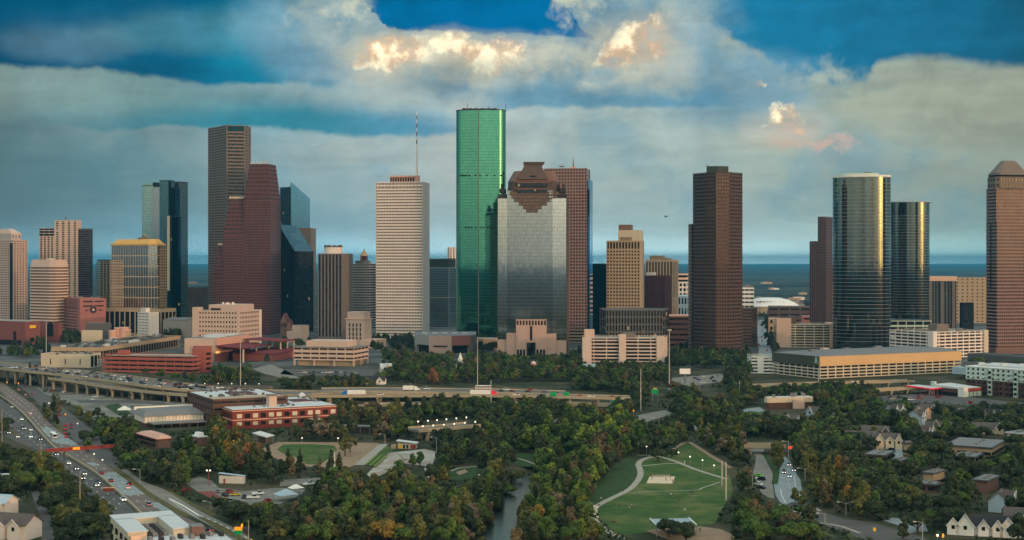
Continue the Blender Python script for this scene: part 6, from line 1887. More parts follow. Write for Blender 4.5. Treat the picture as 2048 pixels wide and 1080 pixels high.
strip('footpath', [(1010, 914), (1026, 915), (1048, 920), (1072, 929)], 1.3, 'path', .1)
strip('footpath', [(902, 942), (920, 936), (958, 932.5)], 1.6, 'path', .1)
patch('sand_court', [(1299, 953), (1293, 966), (1345, 967), (1350, 953)], 'sand', .12)
patch('dirt_yard', [(1292, 1061), (1330, 1055), (1400, 1053), (1440, 1058), (1470, 1070), (1460, 1090), (1380, 1090), (1330, 1076)], 'dirt', .09)
# parkway on the right
patch('parkway', [(1490, 884), (1530, 886), (1527, 905), (1534, 925), (1545, 945), (1546, 975), (1549, 997), (1535, 994), (1522, 985), (1512, 960), (1506, 945), (1511, 925), (1512, 912), (1494, 898)], 'concrete', .06)
patch('parkway', [(1540, 890), (1562, 905), (1580, 922), (1590, 942), (1601, 960), (1604, 980), (1614, 1002), (1600, 1008), (1585, 1004), (1570, 1010), (1560, 1004), (1551, 990), (1548, 970), (1556, 950), (1562, 932), (1548, 908)], 'parkway', .06)
patch('parkway', [(1570, 1010), (1590, 1004), (1612, 1000), (1640, 1022), (1690, 1038), (1735, 1043), (1800, 1060), (1850, 1076), (1860, 1090), (1760, 1090), (1700, 1070), (1640, 1046)], 'asphalt', .055)
patch('apron', [(1764, 1040), (1792, 1034), (1806, 1042), (1850, 1048), (1856, 1062), (1816, 1066), (1796, 1050)], 'parkway', .08)
strip('footpath', [(1560, 1008), (1580, 1020), (1610, 1030), (1625, 1034)], 1.6, 'path', .1)
strip('footpath', [(1600, 1020), (1622, 1012), (1640, 1022)], 1.6, 'path', .1)
strip('footpath', [(1640, 1046), (1680, 1052), (1720, 1066)], 1.6, 'path', .1)
strip('verge', [(1528, 905), (1540, 924), (1552, 942), (1549, 968)], 3, 'bank_grass', .1)
dashes('lane_marking', [(1561, 978), (1564, 992), (1572, 1006)], .3, 400, 0)
dashes('lane_marking', [(1578, 932), (1576, 952), (1580, 980)], .2, 3, 6)
dashes('lane_marking', [(1588, 950), (1592, 975), (1600, 1000)], .25, 400, 0)
# ------------------------------------------------------------------ elevated freeways
def deck(name, label, pts, w_, th=1.3, rail=1.1, piers=0, pier_r=1.1, m_='barrier', group='elevated freeway decks', cat='bridge', top='deck_top', base=None):
 """road deck along (px, py, z) points of its near edge, w_ metres wide behind it, on piers"""
 P = smooth([W(a, b, z) for a, b, z in pts], 5)
 mid = P[len(P) // 2]
 t_ = thing(name, label, cat, (mid.x, mid.y, 0), group)
 near, far = [], []
 for i, p in enumerate(P):
  d = P[min(i + 1, len(P) - 1)] - P[max(i - 1, 0)]
  n_ = Vector((-d.y, d.x, 0)).normalized()
  if n_.y < 0:
   n_ = -n_
  near.append(p)
  far.append(p + n_ * w_)
 n = len(P)
 def slab(mb_, A, B, lo, hi):
  v = [(p.x, p.y, p.z + hi) for p in A] + [(p.x, p.y, p.z + hi) for p in B] + [(p.x, p.y, p.z + lo) for p in A] + [(p.x, p.y, p.z + lo) for p in B]
  fs = []
  for i in range(n - 1):
   fs += [[i, i + 1, n + i + 1, n + i], [2 * n + i, 3 * n + i, 3 * n + i + 1, 2 * n + i + 1], [i, 2 * n + i, 2 * n + i + 1, i + 1], [n + i, n + i + 1, 3 * n + i + 1, 3 * n + i]]
  fs += [[0, n, 3 * n, 2 * n], [n - 1, 3 * n - 1, 4 * n - 1, 2 * n - 1]]
  mb_.add(v, fs)
 A2 = [a + (b - a).normalized() * .4 for a, b in zip(near, far)]
 B2 = [b + (a - b).normalized() * .4 for a, b in zip(near, far)]
 mb_ = MB(); slab(mb_, A2, B2, -rail - th, -rail); mb_.build('road_deck', top, t_)
 mb_ = MB(); slab(mb_, near, A2, -rail - th * .8, 0); mb_.build('near_parapet', m_, t_)
 mb_ = MB(); slab(mb_, B2, far, -rail - th * .8, 0); mb_.build('far_parapet', m_, t_)
 for k in range(piers):
  i = min(n - 1, int((k + .5) / piers * n))
  a, b = near[i], far[i]
  zc = a.z - rail - th
  dd = (b - a).normalized()
  ang = math.atan2(dd.y, dd.x)
  c1 = (a + b) / 2
  MB().box((c1.x, c1.y, zc - 1.4), w_ * .92, 1.6, 1.4, ang).build('pier_cap', m_, t_)
  for q_ in ((.16, .84) if w_ < 20 else (.08, .36, .64, .92)):
   c2 = a + (b - a) * q_
   MB().cyl((c2.x, c2.y, 0), pier_r, zc - 1.4, 8).build('pier', m_, t_)
 return near, far, rail
DK = {}
DK['a'] = deck('freeway_deck', 'lower elevated freeway ramp on round piers above the gravel lot', [(96, 754, 11), (150, 761, 10.2), (204, 770, 9), (300, 781.5, 7.6), (376, 788, 7), (430, 793, 6.6)], 13, piers=13)
DK['b'] = deck('freeway_deck', 'wide elevated freeway packed with evening traffic beside the coral garage', [(-70, 727, 13.4), (4, 735, 13.2), (55, 741, 13), (128, 748, 12.6), (237, 762, 11.6), (300, 770.5, 10.6), (360, 777, 9.4), (430, 783, 8), (520, 787, 7), (620, 789, 7)], 33, piers=16)
DK['c'] = deck('freeway_deck', 'long cream freeway viaduct crossing the middle of the wood', [(620, 790, 8), (700, 789.5, 8), (850, 789, 8), (1000, 789.5, 8), (1140, 792, 8), (1262, 795, 7.2)], 16, th=1.1, piers=12)
DK['d'] = deck('freeway_deck', 'low cream ramp under the long viaduct with a single pier pair showing', [(716, 808, 5.2), (800, 807.5, 5.2), (890, 807, 5), (1000, 806, 4.6), (1094, 805, 4.2), (1222, 809, 4)], 11, th=.9, piers=7, pier_r=1.3)
DK['e'] = deck('freeway_deck', 'far freeway deck of several lanes behind the long viaduct', [(640, 782, 8.2), (760, 781.5, 8), (900, 783, 7.4), (1000, 784, 7), (1139, 788, 5.2)], 30, th=.6, rail=.8, piers=6)
DK['f'] = deck('freeway_deck', 'thin elevated ramp catching orange light in front of the big garage', [(1514, 770, 5.4), (1638, 765.5, 6.4), (1736, 763, 7), (1830, 760, 7)], 11, th=.9, piers=7, pier_r=.8)
DK['g'] = deck('freeway_deck', 'short lower ramp between the big garage and the filling station', [(1733, 780, 4.6), (1800, 776, 5), (1880, 772, 5)], 9, th=.9, piers=4, pier_r=.8)
DK['h'] = deck('street_bridge', 'street bridge lined with round white lamps over the bayou', [(838, 858, 7.5), (900, 853.5, 7.5), (962, 847.5, 7.5)], 14, th=1.2, piers=2, pier_r=1.1, group='bridges')
DK['i'] = deck('street_bridge', 'low street bridge over the parkway with a faint orange edge', [(1488, 889, 5.2), (1530, 889.5, 5.2), (1572, 889, 5.2)], 9, th=1.2, piers=2, pier_r=.8, group='bridges')
DK['j'] = deck('street_bridge', 'small dark bridge with lamps below the theatre with maroon roofs', [(385, 772.5, 6), (470, 772.5, 6), (540, 773, 6)], 9, th=1.0, piers=3, pier_r=.7, m_='grey_dark', group='bridges')
# ------------------------------------------------------------------ trees
def leaf_material(name, c1, c2):
 m_ = bpy.data.materials.new(name)
 m_.use_nodes = True
 q = G(m_.node_tree)
 b = m_.node_tree.nodes['Principled BSDF']
 at = q.node('ShaderNodeAttribute', attribute_name='tone')
 at2 = q.node('ShaderNodeAttribute', attribute_name='shift')
 rnd = q.node('ShaderNodeObjectInfo').outputs['Random']
 f_ = q.m('FRACT', q.m('ADD', at2.outputs['Fac'], rnd))
 base = q.mix(f_, lin(*c1), lin(*c2))
 v = q.node('ShaderNodeMix', data_type='RGBA', blend_type='MULTIPLY')
 v.inputs[0].default_value = 1
 q.put(v.inputs[6], base)
 cc = q.node('ShaderNodeCombineColor')
 for i in range(3):
  q.put(cc.inputs[i], at.outputs['Fac'])
 q.put(v.inputs[7], cc.outputs[0])
 q.put(b.inputs['Base Color'], v.outputs[2])
 b.inputs['Roughness'].default_value = .8
 b.inputs['Specular IOR Level'].default_value = .15
 M[name] = m_
LEAF = {'dark': ((53, 66, 47), (66, 77, 51)), 'green': ((66, 92, 47), (85, 104, 51)), 'lime': ((100, 121, 49), (119, 132, 53)), 'olive': ((85, 92, 53), (100, 102, 57)),
  'brown': ((92, 85, 64), (104, 92, 66)), 'gold': ((130, 113, 55), (136, 107, 53)), 'rust': ((117, 89, 70), (130, 96, 70)), 'bare': ((102, 98, 85), (113, 104, 89))}
for k_, (a_, b_) in LEAF.items():
 leaf_material('leaf_' + k_, a_, b_)
NR = np.random.default_rng(7)
def crown(kind, seed, n, leaf):
 """leaf clumps through the volume of several lobes; returns verts (n*4,3), tone per vert; nominal size in metres"""
 r_ = np.random.default_rng(seed)
 lobes = []
 if kind == 'oak':
  for k in range(15):
   a, d = r_.uniform(0, 6.28), 5.0 * math.sqrt(r_.uniform(0, 1))
   lobes.append((d * math.cos(a), d * math.sin(a), 3.6 + 3.9 * (1 - (d / 6.2) ** 2) + r_.uniform(-.9, .7), r_.uniform(1.9, 3.0), r_.uniform(1.3, 2.0)))
 elif kind == 'round':
  for k in range(13):
   a, d, h = r_.uniform(0, 6.28), 3.0 * math.sqrt(r_.uniform(0, 1)), r_.uniform(0, 1)
   d *= 1 - .55 * h
   lobes.append((d * math.cos(a), d * math.sin(a), 3.4 + 6.4 * h, r_.uniform(1.5, 2.4) * (1 - .3 * h), r_.uniform(1.3, 2.0)))
 elif kind == 'cone':
  for k in range(18):
   h = (k + .5) / 18
   a, d = r_.uniform(0, 6.28), r_.uniform(.4, 1.0) * 2.6 * (1 - h) ** .8
   lobes.append((d * math.cos(a), d * math.sin(a), 2.0 + 11 * h, max(.55, 1.9 * (1 - h) ** .8 * r_.uniform(.75, 1.2)), 1.15))
 elif kind == 'upright':
  for k in range(12):
   h = r_.uniform(0, 1)
   a, d = r_.uniform(0, 6.28), 1.5 * math.sqrt(r_.uniform(0, 1)) * (1.1 - .6 * h)
   lobes.append((d * math.cos(a), d * math.sin(a), 2.6 + 8.4 * h, r_.uniform(1.0, 1.7), 1.6))
 else:  # spreading, thin
  for k in range(16):
   a, d, h = r_.uniform(0, 6.28), 4.2 * math.sqrt(r_.uniform(0, 1)), r_.uniform(0, 1)
   lobes.append((d * math.cos(a), d * math.sin(a), 4.0 + 4.2 * h + (1 - d / 4.2) * 1.6, r_.uniform(1.0, 1.8), r_.uniform(.8, 1.3)))
 L = np.array(lobes)
 w_ = L[:, 3] ** 2
 idx = r_.choice(len(L), n, p=w_ / w_.sum())
 d = r_.normal(size=(n, 3))
 d[:, 2] += .25
 d /= np.linalg.norm(d, axis=1, keepdims=True)
 rad = r_.uniform(.55, 1.08, n) ** .6
 c_ = L[idx]
 pos = np.stack([c_[:, 0] + d[:, 0] * rad * c_[:, 3], c_[:, 1] + d[:, 1] * rad * c_[:, 3], c_[:, 2] + d[:, 2] * rad * c_[:, 4]], 1)
 nn = d + r_.normal(size=(n, 3)) * .38
 nn /= np.linalg.norm(nn, axis=1, keepdims=True)
 t = np.cross(nn, r_.normal(size=(n, 3)))
 t /= np.linalg.norm(t, axis=1, keepdims=True)
 b = np.cross(nn, t)
 s_ = leaf * r_.uniform(.6, 1.35, (n, 1))
 el = r_.uniform(.55, 1.0, (n, 1))
 V = np.stack([pos - t * s_ - b * s_ * el * .6, pos + t * s_ * .8 - b * s_ * el, pos + t * s_ + b * s_ * el * .7, pos - t * s_ * .7 + b * s_ * el], 1)
 V += nn[:, None, :] * (r_.uniform(-.18, .18, (n, 4, 1)) * leaf * 2)
 lob_tone = r_.uniform(.75, 1.25, len(L))
 tone = lob_tone[idx] * r_.uniform(.8, 1.2, n)
 return V.reshape(-1, 3), np.repeat(tone, 4)
def trunk(kind, seed):
 r_ = wob(seed)
 mb_ = MB()
 top = {'oak': 4.2, 'round': 7.5, 'cone': 12, 'upright': 9.5, 'thin': 6.5}[kind]
 r0 = {'oak': .5, 'round': .34, 'cone': .34, 'upright': .26, 'thin': .32}[kind]
 mb_.tube([(0, 0, -.6), (.05, 0, top * .3), (.1, -.1, top * .65), (0, 0, top)], [r0 * 1.3, r0, r0 * .75, r0 * .3], 7)
 nb = 6 if kind != 'cone' else 4
 for k in range(nb):
  a = 6.28 * k / nb + r_.uniform(-.4, .4)
  z0 = top * r_.uniform(.3, .6)
  rr = {'oak': 4.6, 'round': 2.4, 'cone': 1.6, 'upright': 1.4, 'thin': 3.6}[kind] * r_.uniform(.7, 1.0)
  zz = {'oak': 2.6, 'round': 3, 'cone': 1, 'upright': 3, 'thin': 3}[kind]
  mb_.tube([(0, 0, z0), (rr * .5 * math.cos(a), rr * .5 * math.sin(a), z0 + zz * .6), (rr * math.cos(a), rr * math.sin(a), z0 + zz)], [r0 * .5, r0 * .34, r0 * .12], 5)
 return mb_
KIND_W = {'oak': 15.0, 'round': 9.4, 'cone': 7.6, 'upright': 5.6, 'thin': 11.0}
KIND_H = {'oak': 9.6, 'round': 11.4, 'cone': 13.4, 'upright': 12.2, 'thin': 10.6}
KIND_N = {'oak': 2100, 'round': 1500, 'cone': 1300, 'upright': 900, 'thin': 900}
def leaf_mesh(name, V, tone, shift, mats, mi=None):
 n = len(V) // 4
 me = bpy.data.meshes.new(name)
 me.vertices.add(len(V))
 me.vertices.foreach_set('co', V.astype(np.float32).ravel())
 me.loops.add(n * 4)
 me.loops.foreach_set('vertex_index', np.arange(n * 4, dtype=np.int32))
 me.polygons.add(n)
 me.polygons.foreach_set('loop_start', np.arange(0, n * 4, 4, dtype=np.int32))
 me.update(calc_edges=True)
 for m_ in mats:
  me.materials.append(M[m_])
 if mi is not None:
  me.polygons.foreach_set('material_index', mi.astype(np.int32))
 a = me.attributes.new('tone', 'FLOAT', 'POINT')
 a.data.foreach_set('value', tone.astype(np.float32))
 a = me.attributes.new('shift', 'FLOAT', 'POINT')
 a.data.foreach_set('value', shift.astype(np.float32))
 return me
# ------------------------------------------------------------------ where trees may stand
def inpoly(px, py, P):
 c_ = False
 j = len(P) - 1
 for i in range(len(P)):
  if (P[i][1] > py) != (P[j][1] > py) and px < (P[j][0] - P[i][0]) * (py - P[i][1]) / (P[j][1] - P[i][1]) + P[i][0]:
   c_ = not c_
  j = i
 return c_
# clearings, as the photograph shows them on the ground
CLEAR = [
 [(-40, 740), (60, 755), (110, 845), (160, 895), (240, 938), (300, 985), (350, 1020), (430, 1040), (520, 1085), (300, 1085), (240, 1030), (186, 982), (136, 940), (90, 905), (-40, 880)],
 [(28, 764), (60, 764), (110, 800), (168, 845), (196, 866), (216, 890), (240, 930), (210, 925), (150, 884), (110, 842), (60, 792)],
 [(244, 936), (300, 965), (410, 1016), (460, 1040), (540, 1085), (380, 1085)],
 [(60, 758), (110, 756), (240, 762), (420, 790), (424, 812), (398, 836), (330, 828), (262, 826), (230, 840), (180, 830), (120, 792)],
 [(0, 708), (60, 722), (240, 744), (430, 776), (640, 786), (640, 794), (430, 800), (300, 800), (200, 786), (60, 762), (0, 752)],
 [(366, 960), (410, 946), (438, 964), (494, 974), (560, 964), (646, 952), (646, 968), (616, 978), (566, 1012), (500, 1014), (430, 998), (380, 984)],
 [(396, 780), (545, 775), (600, 790), (670, 808), (670, 838), (560, 856), (470, 860), (448, 840), (396, 806)],
 [(266, 826), (410, 822), (410, 862), (290, 866)], [(272, 872), (354, 872), (354, 900), (312, 906), (274, 890)], [(380, 874), (416, 874), (416, 904), (380, 904)],
 [(520, 898), (556, 882), (760, 882), (772, 888), (765, 900), (720, 935), (690, 938), (600, 934), (540, 916)],
 [(712, 936), (745, 905), (766, 886), (840, 884), (880, 898), (870, 938), (862, 956), (800, 930), (744, 962)],
 [(505, 872), (548, 872), (548, 896), (508, 896)],
 [(1338, 906), (1370, 884), (1390, 886), (1470, 932), (1476, 985), (1452, 1010), (1434, 1046), (1470, 1066), (1464, 1090), (1290, 1090), (1250, 1074), (1222, 1060), (1194, 1040), (1174, 1010), (1180, 990), (1230, 930), (1258, 912), (1290, 908)],
 [(1486, 880), (1575, 880), (1575, 895), (1584, 920), (1606, 960), (1620, 1004), (1614, 1016), (1560, 1012), (1520, 990), (1500, 950), (1506, 925), (1490, 898)],
 [(1630, 1010), (1690, 1032), (1740, 1036), (1760, 1044), (1800, 1034), (1860, 1048), (1864, 1085), (1760, 1085), (1700, 1068), (1636, 1046)],
 [(1004, 1036), (1016, 1018), (1028, 1012), (1030, 1030), (1024, 1060), (1010, 1060)],
 [(1016, 909), (1056, 905), (1078, 914), (1074, 928), (1044, 932), (1024, 924)], [(892, 948), (918, 932), (964, 926), (970, 946), (940, 960), (905, 958)],
 [(1090, 838), (1160, 837), (1165, 843), (1100, 844)], [(1262, 820), (1350, 816), (1350, 830), (1300, 846), (1262, 840)], [(1372, 846), (1440, 852), (1440, 858), (1380, 856)],
 [(838, 842), (962, 838), (962, 858), (838, 864)],
 [(620, 778), (760, 778), (760, 766), (900, 768), (1142, 764), (1142, 782), (1266, 788), (1266, 802), (1140, 802), (1000, 800), (700, 798), (620, 796)],
 [(720, 802), (850, 802), (850, 810), (720, 812)], [(1140, 800), (1226, 802), (1226, 814), (1140, 812)],
 [(1300, 770), (1345, 776), (1345, 800), (1290, 800)], [(1395, 776), (1460, 780), (1460, 800), (1395, 800)],
 [(1500, 700), (1940, 690), (1940, 778), (1880, 780), (1740, 766), (1500, 776)], [(1750, 770), (2060, 760), (2060, 812), (1880, 806), (1760, 800)],
 [(1524, 798), (1628, 798), (1628, 826), (1540, 830), (1478, 832), (1478, 812), (1524, 812)],
 [(570, 685), (765, 685), (760, 752), (560, 756)], [(500, 726), (560, 724), (600, 760), (520, 756)],
 [(1340, 738), (1452, 738), (1452, 772), (1340, 772)], [(1160, 672), (1334, 668), (1334, 726), (1160, 724)],
 [(222, 1022), (345, 1018), (385, 1050), (440, 1070), (440, 1090), (222, 1090)], [(-10, 1005), (78, 1005), (78, 1090), (-10, 1090)], [(60, 980), (80, 980), (112, 1085), (84, 1085)],
 [(1512, 630), (1550, 630), (1556, 742), (1508, 742)], [(82, 700), (362, 670), (362, 700), (202, 742), (82, 742)], [(202, 704), (420, 700), (420, 752), (204, 730)],
 [(366, 664), (548, 664), (548, 728), (420, 736), (366, 726)], [(828, 668), (996, 668), (996, 706), (828, 706)], [(992, 640), (1140, 640), (1140, 712), (992, 706)],
 [(1884, 884), (2012, 884), (2012, 912), (1920, 910)], [(1840, 948), (1895, 948), (1880, 985), (1836, 978)], [(1958, 958), (2008, 958), (2006, 982), (1964, 984)], [(1760, 896), (1828, 886), (1826, 914), (1764, 914)],
 [(430, 950), (494, 950), (494, 982), (440, 980)], [(676, 855), (750, 855), (750, 872), (676, 872)], [(440, 770), (560, 766), (560, 778), (440, 778)],
]
# every house and hall stays readable: its own outline in the picture, less the lowest quarter
dg_ = None
FOOT = []
for o in list(SC.objects):
 if o.parent is None and o.get('category') in ('house', 'building', 'shed', 'warehouse', 'shop', 'garage', 'theatre', 'skyscraper', 'apartments', 'shelter', 'kiosk', 'church', 'bandstand', 'arena', 'stage', 'tent'):
  xs_, ys_, zs_ = [], [], []
  for ch in o.children:
   if ch.type == 'MESH' and ch.data.vertices:
    co = np.empty(len(ch.data.vertices) * 3, dtype=np.float32)
    ch.data.vertices.foreach_get('co', co)
    co = co.reshape(-1, 3) + np.array(o.location, dtype=np.float32)
    xs_ += [co[:, 0].min(), co[:, 0].max()]; ys_ += [co[:, 1].min(), co[:, 1].max()]; zs_.append(co[:, 2].max())
  if not xs_:
   continue
  x0, x1, y0, y1, z1 = min(xs_), max(xs_), min(ys_), max(ys_), max(zs_)
  cx, cy = (x0 + x1) / 2, (y0 + y1) / 2
  sx, sy = (x1 - x0) / 2, (y1 - y0) / 2
  k = .82 if sx > 14 and sy > 14 else 1.0
  FOOT.append((cx - sx * k - 2, cx + sx * k + 2, cy - sy * k - 2, cy + sy * k + 2))
  if o.get('category') in ('house', 'tent', 'kiosk', 'church', 'bandstand', 'stage', 'shelter') or o.name.startswith('school'):
   d_ = cy
   kx = .45 if o.get('category') == 'house' else .8
   pL, pR = 1024 + (cx - sx * kx) * F / d_, 1024 + (cx + sx * kx) * F / d_
   pT, pB = HY + (CAM - z1) * F / d_, HY + (CAM - z1 * (.62 if o.get('category') == 'house' else .34)) * F / d_
   CLEAR.append([(pL, pT), (pR, pT), (pR, pB), (pL, pB)])
CLEARB = [(min(p[0] for p in P), max(p[0] for p in P), min(p[1] for p in P), max(p[1] for p in P), P) for P in CLEAR]
def clear(px, py):
 for a, b, c_, d, P in CLEARB:
  if a <= px <= b and c_ <= py <= d and inpoly(px, py, P):
   return True
 return False
def on_building(x, y):
 return any(a < x < b and c_ < y < d for a, b, c_, d in FOOT)
# (picture region of the trunk foot, weights of leaf colour, weights of shape, spacing)
DEFAULT = (dict(dark=6, green=2.4, olive=1.2, brown=.6), dict(oak=4, round=4, upright=.6), 9.5)
ZONES = [
 ([(1020, 858), (1270, 850), (1300, 905), (1260, 930), (1190, 1000), (1040, 1000), (1060, 930)], dict(green=5, lime=2.4, dark=2.5, brown=1.0, olive=.6), dict(round=6, oak=2, upright=.5), 8.8),
 ([(395, 850), (560, 856), (575, 905), (540, 930), (520, 965), (430, 950), (395, 920)], dict(gold=.4, rust=.5, olive=3, green=1.8, dark=2.2), dict(cone=5, upright=3, round=2), 8.2),
 ([(555, 840), (770, 840), (770, 888), (560, 886)], dict(brown=3, olive=3, dark=2, bare=1.6), dict(thin=3, round=3, upright=1), 9.0),
 ([(540, 928), (720, 936), (720, 968), (540, 962)], dict(dark=4, green=2, olive=2, brown=1), dict(cone=6, upright=2), 8.2),
 ([(640, 965), (1000, 955), (1030, 1100), (640, 1100)], dict(olive=3.4, green=3, gold=.12, dark=3, brown=.5, bare=.5), dict(round=6, oak=2.4, upright=1), 9.6),
 ([(1000, 985), (1200, 985), (1230, 1100), (1000, 1100)], dict(green=4, lime=1.0, olive=2.6, dark=3, brown=.7, bare=.3), dict(round=6, oak=2), 9.4),
 ([(1590, 920), (1700, 960), (1740, 1030), (1680, 1040), (1615, 1000)], dict(olive=4, gold=.3, brown=.7), dict(upright=5, round=2), 8.5),
 ([(1440, 980), (1640, 1020), (1640, 1100), (1440, 1100)], dict(dark=4, green=1.4, brown=1.2, olive=1), dict(oak=5, round=3), 10.5),
 ([(1450, 830), (2100, 800), (2100, 1100), (1640, 1100)], dict(dark=7, green=1.6, olive=.5), dict(oak=7, round=3), 10.5),
 ([(1380, 820), (1500, 830), (1560, 885), (1480, 930), (1400, 890)], dict(dark=3, olive=3, bare=1, green=1.4), dict(upright=4, round=3), 8.5),
 ([(-20, 880), (150, 930), (240, 1020), (230, 1100), (-20, 1100)], dict(dark=7, olive=1.8, green=1), dict(oak=7, round=2), 9.8),
 ([(690, 690), (1180, 690), (1180, 770), (690, 775)], dict(dark=5, green=3, olive=1, rust=.06, brown=.6), dict(round=5, oak=4), 11.5),
 ([(640, 760), (800, 768), (800, 850), (640, 850)], dict(olive=3, dark=3, brown=1), dict(round=5, oak=3), 9.5),
]
FAR_BELTS = [[(540, 690), (640, 684), (640, 716), (520, 730)], [(744, 682), (832, 682), (832, 704), (744, 704)], [(955, 686), (994, 686), (994, 706), (955, 706)], [(1334, 700), (1505, 700), (1505, 742), (1334, 742)],
             [(60, 690), (100, 690), (100, 712), (20, 720), (0, 712)], [(120, 674), (160, 676), (160, 690), (120, 690)], [(1516, 628), (1545, 630), (1550, 706), (1540, 706), (1524, 668)], [(1536, 655), (1555, 655), (1556, 706), (1546, 706)], [(330, 664), (360, 664), (360, 676), (330, 676)]]
def zone_at(px, py):
 for P, a, b, c_ in ZONES:
  if inpoly(px, py, P):
   return a, b, c_
 return DEFAULT
def pick(r_, d):
 k = r_.uniform(0, sum(d.values()))
 for a, b in d.items():
  k -= b
  if k <= 0:
   return a
 return a
TREES = []     # x, y, z, kind, colour, scale, turn
def try_tree(x, y, kind, col, sc, r_, force=False):
 px, py = 1024 + x * F / y, HY + CAM * F / y
 h, w_ = KIND_H[kind] * sc, KIND_W[kind] * sc
 if not force:
  if on_building(x, y) or bayou_dist(x, y) < 6.2 or clear(px, py):
   return False
  k = F / y
  hit = 0
  for ax, az in ((0, .55), (0, .95), (-.36, .6), (.36, .6), (0, .3)):
   hit += clear(px + ax * w_ * k, py - az * h * k)
  if hit >= 2 or (hit and r_.random() < .6):
   return False
 TREES.append((x, y, ground_z(x, y), kind, col, sc, r_.uniform(0, 6.28)))
 return True
r_ = wob(2024)
# trees that stand out, placed first
for px, py, kind, col, sc in (
 (1316, 922, 'oak', 'dark', .72), (1338, 1076, 'oak', 'dark', .78), (1372, 1084, 'oak', 'dark', .8), (772, 1088, 'oak', 'gold', 1.0), (866, 770, 'round', 'rust', 1.3), (492, 934, 'round', 'rust', 1.1), (516, 925, 'round', 'rust', .95),
 (476, 940, 'round', 'rust', .8), (640, 1027, 'oak', 'rust', .42), (1238, 852, 'round', 'lime', 1.3), (1466, 1072, 'cone', 'dark', .4), (300, 960, 'oak', 'dark', .9), (316, 966, 'oak', 'dark', .75), (205, 1042, 'round', 'olive', .8),
 (1835, 1064, 'oak', 'dark', .8), (1806, 1078, 'cone', 'dark', .75), (1716, 1040, 'upright', 'olive', 1.0), (1590, 1008, 'round', 'olive', .62), (1607, 1016, 'round', 'olive', .68), (1622, 1026, 'cone', 'olive', .42), (1556, 940, 'upright', 'olive', 1.1), (1548, 928, 'upright', 'olive', 1.0), (1562, 932, 'upright', 'olive', .9), (1604, 925, 'upright', 'olive', 1.0),
 (1612, 952, 'upright', 'olive', 1.0), (1906, 1062, 'oak', 'dark', 1.0), (825, 935, 'round', 'green', .62), (840, 932, 'round', 'green', .68), (860, 960, 'round', 'dark', .7), (60, 763, 'cone', 'dark', 1.25), (196, 842, 'thin', 'dark', .9), (178, 850, 'round', 'olive', .85), (160, 838, 'round', 'olive', .8),
 (108, 826, 'cone', 'dark', .95), (118, 828, 'cone', 'brown', .85), (90, 828, 'round', 'dark', .7), (96, 842, 'round', 'olive', .85), (110, 852, 'round', 'dark', .62), (168, 886, 'oak', 'dark', .75), (186, 880, 'oak', 'green', .6), (176, 905, 'round', 'green', .7), (206, 876, 'oak', 'green', .75), (240, 862, 'oak', 'dark', .85), (262, 862, 'oak', 'dark', .8),
 (12, 858, 'oak', 'dark', .75), (6, 868, 'oak', 'dark', .7), (1082, 912, 'round', 'rust', .9), (1100, 918, 'round', 'green', 1.0), (976, 918, 'upright', 'gold', .8), (1076, 1060, 'round', 'gold', .95), (1490, 1070, 'oak', 'green', 1.0), (1215, 922, 'round', 'brown', .8), (700, 905, 'thin', 'olive', .95), (690, 912, 'thin', 'olive', .8), (1344, 915, 'oak', 'dark', .5),
 (618, 878, 'thin', 'brown', .7), (634, 878, 'thin', 'bare', .72), (648, 879, 'thin', 'bare', .72), (668, 880, 'thin', 'brown', .75), (684, 880, 'thin', 'olive', .8), (1352, 725, 'round', 'dark', 1.0), (600, 950, 'cone', 'dark', .95), (640, 952, 'cone', 'brown', .7), (576, 945, 'cone', 'dark', .9), (536, 938, 'cone', 'dark', 1.0), (662, 962, 'cone', 'dark', 1.1), (678, 962, 'cone', 'dark', 1.0),
):
 p = W(px, py)
 try_tree(p.x, p.y, kind, col, sc, r_, True)
for _, in [(0,)]:
 y = 515.0
 while y < 1560:
  step = 6.4 if y < 900 else 7.6 if y < 1150 else 9
  half = y * .45
  x = -half
  while x < half:
   xx, yy = x + r_.uniform(-3.4, 3.4), y + r_.uniform(-3.4, 3.4)
   px, py = 1024 + xx * F / yy, HY + CAM * F / yy
   x += step
   if yy > 1390 and not any(inpoly(px, py, P) for P in FAR_BELTS) and not (690 < px < 1180 and py > 712):
    continue
   cols, kinds, sp = zone_at(px, py)
   if r_.random() > (step / (sp * .78)) ** 2:
    continue
   kind = pick(r_, kinds)
   sc = r_.uniform(.66, 1.08) * (1.0 if kind != 'oak' else .88)
   if 1560 < px < 1720 and 920 < py < 1040:
    sc *= .85
   if any((t_[0] - xx) ** 2 + (t_[1] - yy) ** 2 < (.2 * (KIND_W[kind] * sc + KIND_W[t_[3]] * t_[5])) ** 2 for t_ in TREES[-400:]):
    continue
   try_tree(xx, yy, kind, pick(r_, cols), sc, r_)
  y += step
for P in FAR_BELTS:
 x0, x1, y0, y1 = min(p[0] for p in P), max(p[0] for p in P), min(p[1] for p in P), max(p[1] for p in P)
 for k in range(60):
  px, py = r_.uniform(x0, x1), r_.uniform(y0, y1)
  if inpoly(px, py, P):
   p = W(px, py)
   if not on_building(p.x, p.y):
    TREES.append((p.x, p.y, 0, 'round', 'dark', r_.uniform(.7, 1.1), r_.uniform(0, 6.28)))
